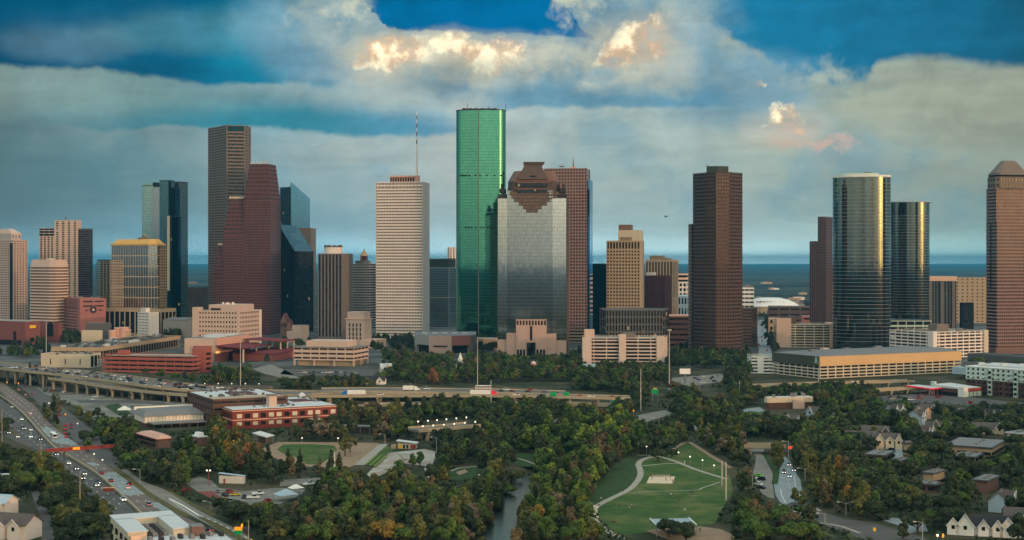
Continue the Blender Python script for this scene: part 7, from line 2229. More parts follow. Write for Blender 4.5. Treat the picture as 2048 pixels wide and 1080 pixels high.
# ------------------------------------------------------------------ the nearest trees one by one, the wood beyond as one mass
ranked = sorted(range(len(TREES)), key=lambda i: -(KIND_H[TREES[i][3]] * KIND_W[TREES[i][3]]) ** .5 * TREES[i][5] / TREES[i][1] * (2.0 if i < 64 else 1))
visible = [i for i in ranked if -40 < 1024 + TREES[i][0] * F / TREES[i][1] < 2088]
SOLO = visible[:288]
solo_set = set(SOLO)
PROTO = {}
for kind in KIND_W:
 for var in range(3):
  V, tone = crown(kind, 100 + 7 * var + len(kind) * 31, int(KIND_N[kind] * 1.7), .34 if kind != 'upright' else .3)
  tk = trunk(kind, 50 + var)
  for col in LEAF:
   PROTO[(kind, col, var)] = None
  PROTO[(kind, var)] = (V, tone, tk)
CNAME = {'dark': 'dark green', 'green': 'mid green', 'lime': 'yellow green', 'olive': 'olive', 'brown': 'brownish', 'gold': 'golden', 'rust': 'rusty orange', 'bare': 'thin greyish'}
TNAME = {'oak': ('oak_tree', 'spreading oak'), 'round': ('broadleaf_tree', 'rounded tree'), 'cone': ('cypress_tree', 'pointed cypress'), 'upright': ('elm_tree', 'slim upright tree'), 'thin': ('thin_tree', 'thin open tree')}
MARKS = [((1322, 960), 'the sand volleyball court'), ((1345, 1040), 'the lawn stage roof'), ((1020, 1040), 'the open bayou water'), ((615, 905), 'the green playing field'), ((815, 897), 'the skate park kiosk'), ((465, 965), 'the white shed'),
         ((312, 890), 'the orange brown office'), ((300, 1050), 'the white roofed block'), ((160, 1000), 'the tall highway pole'), ((40, 1050), 'the brown town house'), ((560, 1000), 'the blue tarpaulin tent'),
         ((1190, 1030), 'the limestone terrace'), ((1530, 889), 'the parkway bridge'), ((1575, 950), 'the four parkway cars'), ((1975, 1060), 'the white row house'), ((2005, 1000), 'the pale blue house'), ((1868, 965), 'the tan cubic school'),
         ((1945, 900), 'the long tan school'), ((1775, 885), 'the yellow cream house'), ((1810, 1050), 'the pale paved apron'), ((1588, 845), 'the pale green house'), ((750, 940), 'the planted steps'), ((1035, 925), 'the bayou footpath'), ((930, 945), 'the dirt patch path'),
         ((1450, 960), 'the twin white poles'), ((1400, 905), 'the four lawn lamps'), ((666, 930), 'the white mast'), ((150, 890), 'the red sign gantry'), ((1700, 1030), 'the yellow street sign'), ((900, 850), 'the lamp lined bridge'), ((230, 850), 'the gravel lot'), ((1520, 975), 'the parkway parked cars'),
         ((1240, 1070), 'the lower promenade end'), ((470, 1060), 'the amber green sign'), ((1985, 970), 'the brown school hall'), ((850, 1060), 'the west bayou bank'), ((1130, 1050), 'the east bayou bank'), ((700, 1040), 'the rusty bush'), ((1100, 960), 'the hidden bayou inlet'), ((1560, 1050), 'the parkway fork')]
ORD = ['nearest', 'second nearest', 'third nearest', 'fourth nearest', 'fifth nearest', 'sixth nearest', 'seventh nearest', 'eighth nearest', 'ninth nearest', 'tenth nearest'] + [f'{k}th nearest' for k in range(11, 60)]
groups = {}
for i in SOLO:
 x, y, z, kind, col, sc, tn = TREES[i]
 px, py = 1024 + x * F / y, HY + CAM * F / y
 best = min(range(len(MARKS)), key=lambda k: (MARKS[k][0][0] - px) ** 2 + ((MARKS[k][0][1] - py) * 2) ** 2)
 d = (MARKS[best][0][0] - px) ** 2 + ((MARKS[best][0][1] - py) * 2) ** 2
 groups.setdefault((best, col, kind), []).append((d, i))
LABEL = {}
for (best, col, kind), L in groups.items():
 for k, (d, i) in enumerate(sorted(L)):
  LABEL[i] = f'{CNAME[col]} {TNAME[kind][1]}, {ORD[k]} its like to {MARKS[best][1]}'.replace('nearest its like', 'nearest such tree')
CROWN_ME, TRUNK_ME = {}, {}
for n_, i in enumerate(SOLO):
 x, y, z, kind, col, sc, tn = TREES[i]
 var = i % 3
 V, tone, tk = PROTO[(kind, var)]
 if (kind, col, var) not in CROWN_ME:
  CROWN_ME[(kind, col, var)] = leaf_mesh('crown', V, tone, np.full(len(V), (hash((kind, var)) % 7) / 7.0), ['leaf_' + col])
 if (kind, var) not in TRUNK_ME:
  o_ = tk.build('trunk', 'bark')
  TRUNK_ME[(kind, var)] = o_.data
  bpy.data.objects.remove(o_)
 t_ = thing(TNAME[kind][0], LABEL[i], 'tree', (x, y, z), 'trees of the near wood and streets')
 t_.rotation_euler = (0, 0, tn)
 t_.scale = (sc, sc, sc)
 for nm, me in (('crown', CROWN_ME[(kind, col, var)]), ('trunk', TRUNK_ME[(kind, var)])):
  ob = bpy.data.objects.new(nm, me)
  COL.objects.link(ob)
  ob.parent = t_
VV, TT, SS, MI = [], [], [], []
LOW = {}
cols_ = list(LEAF)
for kind in KIND_W:
 for var in range(4):
  LOW[(kind, var)] = crown(kind, 900 + 13 * var + len(kind) * 17, int(KIND_N[kind] * .6), .56 if kind != 'upright' else .48)
rr = np.random.default_rng(3)
for i, (x, y, z, kind, col, sc, tn) in enumerate(TREES):
 if i in solo_set:
  continue
 V, tone = LOW[(kind, i % 4)]
 if y > 1150:
  keep = slice(0, (len(V) // 8) * 4)
  V, tone = V[keep] * 1.0, tone[keep]
 c_, s_ = math.cos(tn), math.sin(tn)
 sz = sc * rr.uniform(.9, 1.15)
 Q = np.stack([(V[:, 0] * c_ - V[:, 1] * s_) * sc + x, (V[:, 0] * s_ + V[:, 1] * c_) * sc + y, V[:, 2] * sz + z], 1)
 VV.append(Q)
 TT.append(tone * rr.uniform(.8, 1.2))
 SS.append(np.full(len(Q), rr.uniform(0, 1)))
 MI.append(np.full(len(Q) // 4, cols_.index(col)))
me = leaf_mesh('distant_wood', np.concatenate(VV), np.concatenate(TT), np.concatenate(SS), ['leaf_' + k for k in cols_], np.concatenate(MI))
o_ = bpy.data.objects.new('distant_wood', me)
COL.objects.link(o_)
tag(o_, 'wood of many tree crowns stretching from the park to the foot of the towers', 'wood', kind='stuff')
print('TREES', len(TREES), 'solo', len(SOLO), 'quads', len(me.polygons))
# low undergrowth that fills the wood floor
U, UT = [], []
for k in range(30000):
 y = 505 + 700 * rr.random() ** 1.3
 x = rr.uniform(-.45, .45) * y
 px, py = 1024 + x * F / y, HY + CAM * F / y
 if clear(px, py) or on_building(x, y) or bayou_dist(x, y) < 9:
  continue
 U.append((x, y, ground_z(x, y) + .5))
U = np.array(U)
n = len(U)
nn = rr.normal(size=(n, 3)) * .6 + np.array([0, -.3, .8])
nn /= np.linalg.norm(nn, axis=1, keepdims=True)
t = np.cross(nn, rr.normal(size=(n, 3)))
t /= np.linalg.norm(t, axis=1, keepdims=True)
b = np.cross(nn, t)
s_ = rr.uniform(.5, 1.2, (n, 1))
V = np.stack([U - t * s_ - b * s_, U + t * s_ - b * s_, U + t * s_ + b * s_, U - t * s_ + b * s_], 1).reshape(-1, 3)
me = leaf_mesh('undergrowth', V, np.repeat(rr.uniform(.6, 1.2, n), 4), np.repeat(rr.uniform(0, 1, n), 4), ['leaf_dark'])
o_ = bpy.data.objects.new('undergrowth', me)
COL.objects.link(o_)
tag(o_, 'dark undergrowth covering the floor of the wood', 'undergrowth', kind='stuff')
# ------------------------------------------------------------------ vehicles
CARC = {'white': (232, 232, 228), 'silver': (150, 154, 158), 'black': (22, 23, 26), 'grey': (78, 80, 84), 'red': (168, 24, 30), 'maroon': (88, 20, 26), 'blue': (36, 60, 104), 'yellow': (220, 190, 60), 'lime green': (120, 210, 30), 'tan': (160, 140, 110)}
for k_, v_ in CARC.items():
 mat('paint_' + k_.replace(' ', '_'), v_, rough=.25, spec=.6, var=0)
mat('truck_blue', (20, 110, 190), rough=.3, var=0)
def prof(mb_, pts, hw, hw2=None):
 """side profile (x, z) swept across the width; hw2 narrows the upper points"""
 n = len(pts)
 L_ = [(x, -(hw if z < .95 or hw2 is None else hw2), z) for x, z in pts]
 R__ = [(x, (hw if z < .95 or hw2 is None else hw2), z) for x, z in pts]
 return mb_.add(L_ + R__, [list(range(n)), list(range(2 * n - 1, n - 1, -1))] + [[i, n + i, n + (i + 1) % n, (i + 1) % n] for i in range(n)])
def local(mb_, name, mats):
 o_ = mb_.build(name, mats)
 me_ = o_.data
 bpy.data.objects.remove(o_)
 return me_
CM = {}
for kd, (L_, H_) in {'car': (4.5, 1.45), 'suv': (4.9, 1.8), 'pickup': (5.5, 1.85)}.items():
 h = L_ / 2
 for k_ in CARC:
  mb = MB()
  if kd == 'pickup':
   prof(mb, [(-h, .35), (h, .35), (h, .95), (h - 1.3, 1.08), (-h, 1.08)], .95)
   prof(mb, [(h - 2.6, 1.8), (h - 1.9, 1.8), (h - 1.9, 1.84), (h - 2.6, 1.84)], .72)
  else:
   prof(mb, [(-h, .32), (h, .32), (h, .72), (h - 1.1, .92), (-h + .5, .96), (-h, .86)], .9)
   prof(mb, [(-h + (1.0 if kd == 'car' else .3), H_ - .06), (h - 1.9, H_ - .06), (h - 2.0, H_), (-h + 1.1, H_)], .68)
  CM[(kd, k_)] = local(mb, 'body', 'paint_' + k_.replace(' ', '_'))
 mb = MB()
 if kd == 'pickup':
  prof(mb, [(h - 3.0, 1.08), (h - 1.2, 1.06), (h - 1.9, 1.8), (h - 2.6, 1.8)], .85, .72)
 else:
  prof(mb, [(-h + .45, .955), (h - 1.15, .93), (h - 1.95, H_ - .06), (-h + (.95 if kd == 'car' else .35), H_ - .06)], .84, .68)
 CM[(kd, 'glass')] = local(mb, 'cabin_glass', 'car_glass')
 for x in (-1, 1):
  for y in (-1, 1):
   mb = MB()
   c0 = Vector((x * h * .62, y * .8, .33))
   mb.tube([c0 - Vector((0, .11, 0)), c0 + Vector((0, .11, 0))], .33, 10)
   CM[(kd, 'wheel', x, y)] = local(mb, 'wheel', 'tyre')
 for y in (-1, 1):
  CM[(kd, 'head', y)] = local(MB().box((h, y * .62, .58), .14, .36, .2), 'headlight', 'lamp_head')
  CM[(kd, 'tail', y)] = local(MB().box((-h, y * .62, .66), .14, .36, .24), 'tail_light', 'lamp_tail')
def car(label, p, ang, col, kd='car', lights='', near=True, group='vehicles', name='parked_car'):
 t_ = thing(name, label, 'car' if kd != 'pickup' else 'pickup truck', (p[0], p[1], p[2]), group)
 t_.rotation_euler = (0, 0, ang)
 parts = [('body', CM[(kd, col)]), ('cabin_glass', CM[(kd, 'glass')])]
 if near:
  parts += [('wheel', CM[(kd, 'wheel', x, y)]) for x in (-1, 1) for y in (-1, 1)]
 if 'h' in lights:
  parts += [('headlight', CM[(kd, 'head', y)]) for y in (-1, 1)]
 if 't' in lights:
  parts += [('tail_light', CM[(kd, 'tail', y)]) for y in (-1, 1)]
 for nm, me_ in parts:
  o_ = bpy.data.objects.new(nm, me_)
  COL.objects.link(o_)
  o_.parent = t_
 return t_
def heading(line, px, py):
 """direction of a road (pixel polyline) near a pixel, as a world angle pointing away from the camera"""
 best = None
 for a, b in zip(line, line[1:]):
  d = (px - (a[0] + b[0]) / 2) ** 2 + (py - (a[1] + b[1]) / 2) ** 2
  if best is None or d < best[0]:
   best = (d, a, b)
 a, b = W(*best[1]), W(*best[2])
 v = b - a
 if v.y < 0:
  v = -v
 return math.atan2(v.y, v.x)
HWL = [(0, 772), (54, 816), (102, 868), (145, 899), (212, 945), (269, 991), (314, 1024), (440, 1085)]
HW2 = [(0, 826), (34, 853), (88, 896), (136, 930), (186, 966), (240, 1010), (310, 1085)]
FRL = [(40, 765), (74, 788), (105, 815), (136, 850), (150, 870), (176, 890), (232, 936)]
ON_R, ON_L, ON_F = 'cars driving away on the highway', 'cars coming towards the camera on the highway', 'cars queueing on the frontage road'
for px, py, col, kd, lab in ((61, 828, 'white', 'car', 'white car alone on the far stretch of the outbound highway'), (111, 870, 'black', 'suv', 'black car just ahead of the coach on the highway'), (203, 948, 'maroon', 'car', 'dark red car farthest up the pale highway patch'),
                             (222, 963, 'maroon', 'car', 'dark red car in the middle of the pale highway patch'), (259, 970, 'maroon', 'suv', 'dark red van beside the grass verge of the highway'), (255, 977, 'white', 'car', 'white car right behind the dark red van'),
                             (297, 1011, 'silver', 'suv', 'silver car on the brown highway near the white roofed block'), (419, 1063, 'black', 'car', 'black car passing the green and amber road sign')):
 car(lab, W(px, py, .08), heading(HWL, px, py), col, kd, 't', group=ON_R, name='moving_car')
for px, py, col, kd, lab in ((23, 815, 'black', 'car', 'farthest dark car with headlights on the inbound highway'), (43, 840, 'white', 'car', 'white car with headlights next to the highway barrier'), (47, 858, 'black', 'suv', 'dark van left of a pale car on the inbound highway'),
                             (61, 861, 'silver', 'car', 'silver car beside the dark van on the inbound highway'), (17, 867, 'grey', 'car', 'grey car with headlights on the slip road'), (35, 875, 'silver', 'car', 'silver car following on the slip road'), (61, 875, 'white', 'car', 'white car right of the brown grass wedge'),
                             (80, 880, 'black', 'suv', 'dark van with headlights before the red gantry'), (100, 899.5, 'black', 'car', 'dark car with headlights under the red gantry'), (112, 910, 'blue', 'suv', 'dark blue van just past the red gantry'), (137, 928, 'white', 'car', 'white car with headlights below the gantry post'),
                             (152, 939, 'black', 'car', 'black car with headlights following the white one'), (168, 949, 'silver', 'suv', 'silver car with headlights beside the tall wooden pole'), (165, 958, 'black', 'car', 'black car with headlights nearest the tall wooden pole'),
                             (195, 967, 'black', 'suv', 'dark van with headlights beside the brown road sign'), (193, 972, 'silver', 'car', 'silver car beside the dark van'), (246, 1001, 'white', 'pickup', 'white pickup truck half behind a yellow tree')):
 car(lab, W(px, py, .08), heading(HW2, px, py) + math.pi, col, kd, 'h', group=ON_L, name='moving_car')
for k, (px, py, col) in enumerate(((114, 834, 'red'), (118, 831, 'maroon'), (131, 852, 'red'), (143, 850, 'maroon'), (143, 857, 'maroon'), (131, 860, 'red'), (131.5, 868, 'red'), (132.5, 875, 'red'), (65, 788, 'grey'), (51, 791, 'silver'), (37, 781, 'silver'))):
 car(f'{col} car with glowing brake lights, {ORD[k].replace("nearest", "farthest")} from the red gantry' if k else 'red car with brake lights at the head of the upper queue', W(px, py, .08), heading(FRL, px, py), col, 'car', 't', group=ON_F, name='moving_car')
PKL = [(1548, 905), (1572, 930), (1578, 955), (1580, 990)]
for px, py, col, kd, lab in ((1578, 931, 'black', 'car', 'farthest car with headlights on the parkway'), (1587.5, 942, 'blue', 'car', 'dark blue car with headlights in the outer parkway lane'), (1568, 946, 'black', 'suv', 'black van with headlights in the inner parkway lane'), (1579, 954, 'silver', 'car', 'silver car leading the group on the parkway')):
 car(lab, W(px, py, .08), heading(PKL, px, py) + math.pi, col, kd, 'h', group='cars on the parkway', name='moving_car')
for px, py, col, kd, lab in ((1517, 953, 'lime green', 'car', 'lime green car parked under the oaks by the parkway'), (1522, 960, 'black', 'suv', 'black car parked next to the lime green one'), (1516, 970, 'white', 'car', 'white car parked in the shade by the parkway'), (1522, 977, 'black', 'car', 'black car parked nearest in the parkway row')):
 car(lab, W(px, py, .08), 2.2, col, kd, 'h' if col == 'black' and kd == 'suv' else '', group='cars parked by the parkway')
for px, py, col, kd, lab, a in ((438, 985, 'silver', 'car', 'silver car parked nearest the white shed', 2.2), (450, 992, 'black', 'car', 'black car parked between silver and red cars in the yard', 2.1), (461, 986, 'red', 'suv', 'red car parked in the yard', .4), (471, 991, 'yellow', 'car', 'yellow car parked behind the red one in the yard', .3),
        (446, 1003, 'yellow', 'pickup', 'yellow pickup truck by the yard hedge', .2), (458, 1004, 'silver', 'suv', 'silver car nose to nose with the yellow pickup', 2.3), (489, 996, 'grey', 'suv', 'grey van on the open yard', 1.6), (516, 989, 'white', 'pickup', 'white pickup truck in the middle of the yard', .1),
        (506, 997, 'white', 'pickup', 'white pickup truck parked with the trailers', .1), (535, 1003, 'red', 'car', 'red car at the near end of the yard', 1.2), (617, 970, 'white', 'pickup', 'white pickup truck parked by the wood edge', .8), (621, 966, 'silver', 'car', 'silver car behind the white pickup at the wood edge', .8),
        (640, 950, 'white', 'suv', 'white van on the lane above the wood edge', .1), (372, 982, 'red', 'car', 'red car half hidden by the hedge', 1.2), (8, 932, 'white', 'suv', 'white van in the side street', 1.4), (1781, 902, 'black', 'suv', 'black car in front of the yellow cream house', 2.2)):
 car(lab, W(px, py, .1), a, col, kd, '', group='cars parked in yards and side streets')
# many small parked cars
rr_ = wob(77)
def lot(where, pts, near=False):
 cnt = {}
 for px, py in pts:
  col = rr_.choice(['white', 'white', 'silver', 'black', 'grey', 'silver', 'red', 'blue'])
  cnt[col] = cnt.get(col, 0) + 1
  car(f'{ORD[cnt[col] - 1].replace(" nearest", "").replace("nearest", "first")} {col} car, counted from left, {where}', W(px, py, .1), rr_.choice([.1, 1.5, .2, 1.6]), col, rr_.choice(['car', 'suv']), '', near, 'small parked cars')
lot('in the car park below the cream annex', [(592 + 9 * k, 746 + rr_.uniform(-1, 1)) for k in range(14)])
lot('on the blue grey car park below the billboard', sorted((rr_.uniform(1346, 1438), rr_.uniform(752, 769)) for k in range(16)))
lot('on the gravel lot', [(98, 783), (106, 783), (113, 784), (128, 785), (205, 844), (212, 842), (219, 844), (268, 817), (305, 797)])
lot('under the trees beside the queue', [(228, 878), (232, 872), (236, 880), (240, 876)])
lot('on the service road below the freeway', [(186, 800), (191, 794), (205, 794), (262, 795)])
lot('in front of the filling station', sorted((rr_.uniform(1762, 1880), rr_.uniform(790, 803)) for k in range(12)))
car('bright red car beside the white framed store', W(1941, 807, .1), .6, 'red', 'suv', 't', False, 'small parked cars')
for k, (px, py) in enumerate(((1517, 643), (1521, 652), (1528, 657), (1524, 663), (1523, 675), (1531, 676), (1518, 690), (1535, 691), (1534, 702), (1524, 683), (1540, 716))):
 car(f'red lit car, {ORD[k].replace("nearest", "farthest")} up the straight downtown street', W(px, py, .1), 1.57, 'red', 'suv', 't', False, 'cars on the straight downtown street', 'moving_car')
def on_deck(key, px, lane):
 near, far, rail = DK[key]
 best = min(range(len(near)), key=lambda i: abs(1024 + near[i].x * F / near[i].y - px))
 j = best + 1 if best + 1 < len(near) and (1024 + near[best].x * F / near[best].y) < px or best == 0 else best - 1
 a, b = 1024 + near[best].x * F / near[best].y, 1024 + near[j].x * F / near[j].y
 k = max(0, min(1, (px - a) / (b - a))) if abs(b - a) > 1e-6 else 0
 p = near[best].lerp(near[j], k)
 q_ = far[best].lerp(far[j], k)
 r2 = p.lerp(q_, lane)
 d = (near[j] - near[best]) * (1 if j > best else -1)
 return (r2.x, r2.y, p.z - rail + .02), math.atan2(d.y, d.x)
cnt = {}
for lane, l_name in ((.1, 'nearest'), (.24, 'second'), (.38, 'third'), (.62, 'fourth'), (.76, 'fifth'), (.9, 'farthest')):
 px = rr_.uniform(-5, 8)
 while px < 470:
  col = rr_.choice(['white', 'white', 'silver', 'black', 'grey', 'black', 'silver', 'maroon', 'tan'])
  kd = rr_.choice(['car', 'suv', 'suv', 'pickup'])
  p, a = on_deck('b', px, lane)
  cnt[(l_name, col)] = cnt.get((l_name, col), 0) + 1
  car(f'{ORD[cnt[(l_name, col)] - 1].replace(" nearest", "").replace("nearest", "first")} {col} vehicle in the {l_name} lane of the packed freeway', p, a + (0 if lane < .5 else math.pi), col, kd, 't' if lane > .5 and rr_.random() < .3 else '', False, 'traffic on the packed freeway', 'moving_car')
  px += rr_.uniform(16, 46)
for key, px, lane, col, kd, lab in (('a', 106, .4, 'black', 'car', 'black car entering the lower ramp beside the packed freeway'), ('a', 140, .5, 'grey', 'car', 'grey car alone on the lower ramp beside the packed freeway'), ('c', 1030, .4, 'white', 'pickup', 'white pickup truck right of the red cab lorry'), ('c', 1086, .5, 'silver', 'car', 'silver car below the green twin signs'),
         ('c', 1160, .4, 'red', 'car', 'red car left of the white pickup at the viaduct end'), ('c', 1182, .4, 'white', 'pickup', 'white pickup truck near the viaduct end'), ('c', 1226, .4, 'red', 'car', 'red car at the very end of the viaduct'), ('c', 1244, .5, 'silver', 'car', 'silver car at the very end of the viaduct'),
         ('c', 760, .5, 'white', 'suv', 'white van right of the blue cab lorry'), ('d', 725, .5, 'maroon', 'suv', 'dark red car on the low ramp'), ('d', 757, .5, 'white', 'car', 'white car in the middle of the low ramp'), ('d', 836, .5, 'white', 'suv', 'white van on the low ramp'),
         ('d', 1186, .5, 'red', 'suv', 'red car on the low ramp left of green signs'), ('e', 850, .85, 'white', 'suv', 'white van on the far freeway deck beyond the lorries'), ('e', 924, .85, 'silver', 'pickup', 'silver pickup left of the coach'), ('e', 1016, .88, 'white', 'suv', 'white car right of the coach'),
         ('e', 1066, .85, 'red', 'suv', 'red car in the far lane of the far deck'), ('e', 1097, .88, 'silver', 'suv', 'silver car right of the red one on the far deck'), ('e', 1004, .4, 'black', 'car', 'first dark car in the middle lanes of the far deck'), ('e', 1026, .4, 'maroon', 'car', 'dark red car in the middle lanes of the far deck'),
         ('e', 1058, .4, 'black', 'car', 'second dark car in the middle lanes of the far deck'), ('e', 1092, .4, 'grey', 'car', 'grey car in the middle lanes of the far deck'), ('e', 1114, .4, 'black', 'car', 'last dark car in the middle lanes of the far deck'), ('f', 1548, .5, 'white', 'car', 'white car on the thin ramp at its left end'),
         ('f', 1576, .5, 'silver', 'car', 'silver car on the thin ramp below the letter A'), ('f', 1716, .5, 'white', 'pickup', 'white pickup on the thin ramp below the sunlit ochre panel'), ('f', 1800, .5, 'white', 'car', 'white car at the right end of the thin ramp')):
 p, a = on_deck(key, px, lane)
 car(lab, p, a, col, kd, '', False, 'traffic on the viaducts', 'moving_car')
def lorry(label, key, px, lane, cab, box, L_=15, left=False, name='lorry', cat='lorry'):
 p, a = on_deck(key, px, lane)
 t_ = thing(name, label, cat, p, 'traffic on the viaducts')
 s_ = -1 if left else 1
 def place(mb_, nm, m2):
  o_ = bpy.data.objects.new(nm, local(mb_, nm, m2))
  COL.objects.link(o_)
  o_.parent = t_
 place(MB().box((0, 0, 1.0), L_, 2.5, 2.9), 'trailer', box)
 place(prof(MB(), [(s_ * (L_ / 2 + .5), .6), (s_ * (L_ / 2 + 4.6), .6), (s_ * (L_ / 2 + 4.6), 1.6), (s_ * (L_ / 2 + 3.2), 1.9), (s_ * (L_ / 2 + 2.6), 3.1), (s_ * (L_ / 2 + .5), 3.8)], 1.2), 'cab', cab)
 place(MB().box((s_ * (L_ / 2 + 2.9), 0, 2.0), .5, 2.1, .8), 'windscreen', 'car_glass')
 for x in (-L_ / 2 + 1.2, -L_ / 2 + 2.5, L_ / 2 - 1, s_ * (L_ / 2 + 3.8)):
  for y in (-1.05, 1.05):
   place(MB().tube([(x, y - .15, .5), (x, y + .15, .5)], .5, 10), 'wheel', 'tyre')
 t_.rotation_euler = (0, 0, a)
lorry('lorry with a long white trailer and bright red cab on the viaduct', 'c', 960, .3, 'red_glow', 'white_paint')  # the red cab glows by its material, not from any lamp
lorry('lorry with a white trailer and blue cab at the left end of the viaduct', 'c', 712, .35, 'truck_blue', 'white_paint', 13, True)
lorry('white box lorry behind the utility poles on the far deck', 'e', 815, .3, 'paint_white', 'white_paint', 8)
def coach(label, p, a, group, cols=('white_paint', 'rust_red')):
 t_ = thing('coach', label, 'bus', p, group)
 t_.rotation_euler = (0, 0, a)
 for mb_, nm, m2 in ((prof(MB(), [(-6, .4), (6, .4), (6, 1.6), (5.7, 3.2), (-5.8, 3.2), (-6, 2.8)], 1.25), 'body', cols[0]), (MB().box((0, 0, 1.7), 11.2, 2.56, .95), 'window_band', 'car_glass'), (MB().box((-.2, 0, .7), 11, 2.54, .4), 'stripe', cols[1]),
      (MB().box((-6, 0, 1.5), .16, 2.1, 1.2), 'rear_window', 'car_glass'), (MB().box((-6, -.9, .9), .2, .35, .3), 'tail_light', 'lamp_tail'), (MB().box((-6, .9, .9), .2, .35, .3), 'tail_light', 'lamp_tail')):
  o_ = bpy.data.objects.new(nm, local(mb_, nm, m2))
  COL.objects.link(o_)
  o_.parent = t_
 for x in (-4, 3.8):
  for y in (-1.1, 1.1):
   o_ = bpy.data.objects.new('wheel', local(MB().tube([(x, y - .15, .48), (x, y + .15, .48)], .48, 10), 'wheel', 'tyre'))
   COL.objects.link(o_)
   o_.parent = t_
coach('white coach with a dark rear window driving away on the highway', W(107, 876, .08), heading(HWL, 107, 876), ON_R)
p, a = on_deck('e', 966, .86)
coach('white coach with a red stripe on the far freeway deck', p, a, 'traffic on the viaducts')
c_ = W(367, 951, .1)
t = thing('box_van', 'white box van lit by lamplight in the shade beside twin poles', 'van', c_, 'cars parked in yards and side streets')
MB().box((c_.x, c_.y, .7), 6, 2.4, 2.8, 1.0).build('box', 'canvas', t)
MB().box((c_.x - 2.2, c_.y - 3.3, .5), 2.2, 2.2, 1.9, 1.0).build('cab', 'paint_white', t)
for dx_, dy_ in ((-1.9, -1.2), (.6, -2.4), (.4, 2.4), (1.9, 1.2)):
 MB().cyl((c_.x + dx_ * .8, c_.y + dy_ * .8, 0), .45, .8, 8).build('wheel', 'tyre', t)
# ------------------------------------------------------------------ poles, lamps, signs
def pole(label, px, py, top, r=.35, name='light_mast', head=None, m_='pole', group='tall light masts', cat='light mast', z=0.0):
 p = W(px, py, z)
 t_ = thing(name, label, cat, p, group)
 h_ = CAM + (HY - top) * p.y / F - z
 MB().cyl((p.x, p.y, z), r, h_, 8, r * .6).build('pole', m_, t_)
 if head == 'ring':
  MB().cyl((p.x, p.y, z + h_), .9, .6, 10).build('lamp_ring', 'steel', t_)
  for k in range(6):
   MB().box((p.x + 1.4 * math.cos(k * 1.05), p.y + 1.4 * math.sin(k * 1.05), z + h_ - .3), .8, .6, .5, k * 1.05).build('lamp', 'canvas', t_)
 elif head == 'globe':
  MB().ball((p.x, p.y, z + h_ + .3), .42, 10, 7).build('globe', 'lamp_white', t_)
 elif head == 'arms':
  for s_ in (-1, 1):
   MB().tube([(p.x, p.y, z + h_ - .8), (p.x + s_ * 1.6, p.y, z + h_ - .1), (p.x + s_ * 3, p.y, z + h_)], .12, 5).build('arm', 'steel', t_)
   MB().box((p.x + s_ * 3.3, p.y, z + h_ - .12), 1.1, .4, .2).build('lamp', 'canvas', t_)
 elif head == 'arm':
  MB().tube([(p.x, p.y, z + h_ - .8), (p.x - 1.4, p.y, z + h_ - .1), (p.x - 2.6, p.y, z + h_)], .12, 5).build('arm', 'steel', t_)
  MB().box((p.x - 2.9, p.y, z + h_ - .12), 1.1, .4, .2).build('lamp', 'canvas', t_)
 elif head == 'cross':
  MB().box((p.x, p.y, z + h_ - 1.2), 3.0, .2, .25).build('cross_arm', m_, t_)
 return t_
for px, py, top, lab in ((92.5, 771, 640, 'tall light mast standing in front of the flat hall at the packed freeway'), (481, 778, 664, 'tall light mast rising behind the grey rear wing of the brick office'), (955, 770, 674, 'tall light mast just right of the angled theatre'), (982, 824, 760, 'tall pale mast in front of the red cab lorry'),
                         (1281.5, 822, 738, 'tall light mast below the pinkish white garage'), (1479, 796, 762, 'shorter light mast left of the thin ramp'), (1637, 782, 735, 'light mast in front of the big garage corner'), (1452, 1001, 924, 'left one of the twin white poles beside the lawn'), (1444, 972, 921, 'right one behind of the twin white poles beside the lawn')):
 pole(lab, px, py, top, .42)
pole('tallest light mast with a ring of lamps right of the pinkish white garage', 1338.5, 780, 660, .5, head='ring')
for px, py, top, lab in ((160, 1034, 943, 'tall pale wooden pole among dark trees beside the highway'), (82, 937, 886, 'pale wooden pole left of the red gantry'), (4, 892, 822, 'wooden pole at the very left edge'), (757, 790, 765, 'left utility pole of the pair by the blue cab lorry'), (821, 792, 765, 'right utility pole in front of the white box lorry'),
                         (1400, 795, 770, 'thin utility pole left of the freeway signs')):
 pole(lab, px, py, top, .3, 'utility_pole', 'cross' if px > 700 else None, 'bark_pale' if px < 700 else 'pole_wood', 'wooden poles', 'utility pole')
for px, py, top, lab in ((1357, 921, 906, 'first white lamp up the slope above the lawn path'), (1380, 930, 914.5, 'second white lamp along the lawn path'), (1405, 937, 921.5, 'third white lamp along the lawn path'), (1428, 945, 932, 'fourth white lamp along the lawn path'), (1293, 909, 894, 'white lamp at the wood edge near the promenade start'),
                         (604, 887, 877, 'white lamp behind the playing field by the bare trees'), (676, 888, 877.5, 'white lamp at the right end of the dirt track'), (1310, 918, 905, 'white lamp beside the oak on the lawn'), (958, 966, 952, 'white lamp at the bayou bank'), (188, 920, 909, 'globe lamp under trees beside the highway'), (205, 935, 921, 'globe lamp beside the highway verge'),
                         (155, 858, 848, 'globe lamp beside the queue of cars'), (98, 822, 807, 'globe lamp at the top of the frontage road'), (1660, 868, 862, 'small white lamp deep in the dark wood'), (353, 972, 952, 'globe lamp beside the white box van'), (1480, 920, 905, 'small lamp under the oaks by the lawn')):
 pole(lab, px, py, top, .12, 'lawn_lamp', 'globe', 'steel', 'white globe lamps', 'lamp')
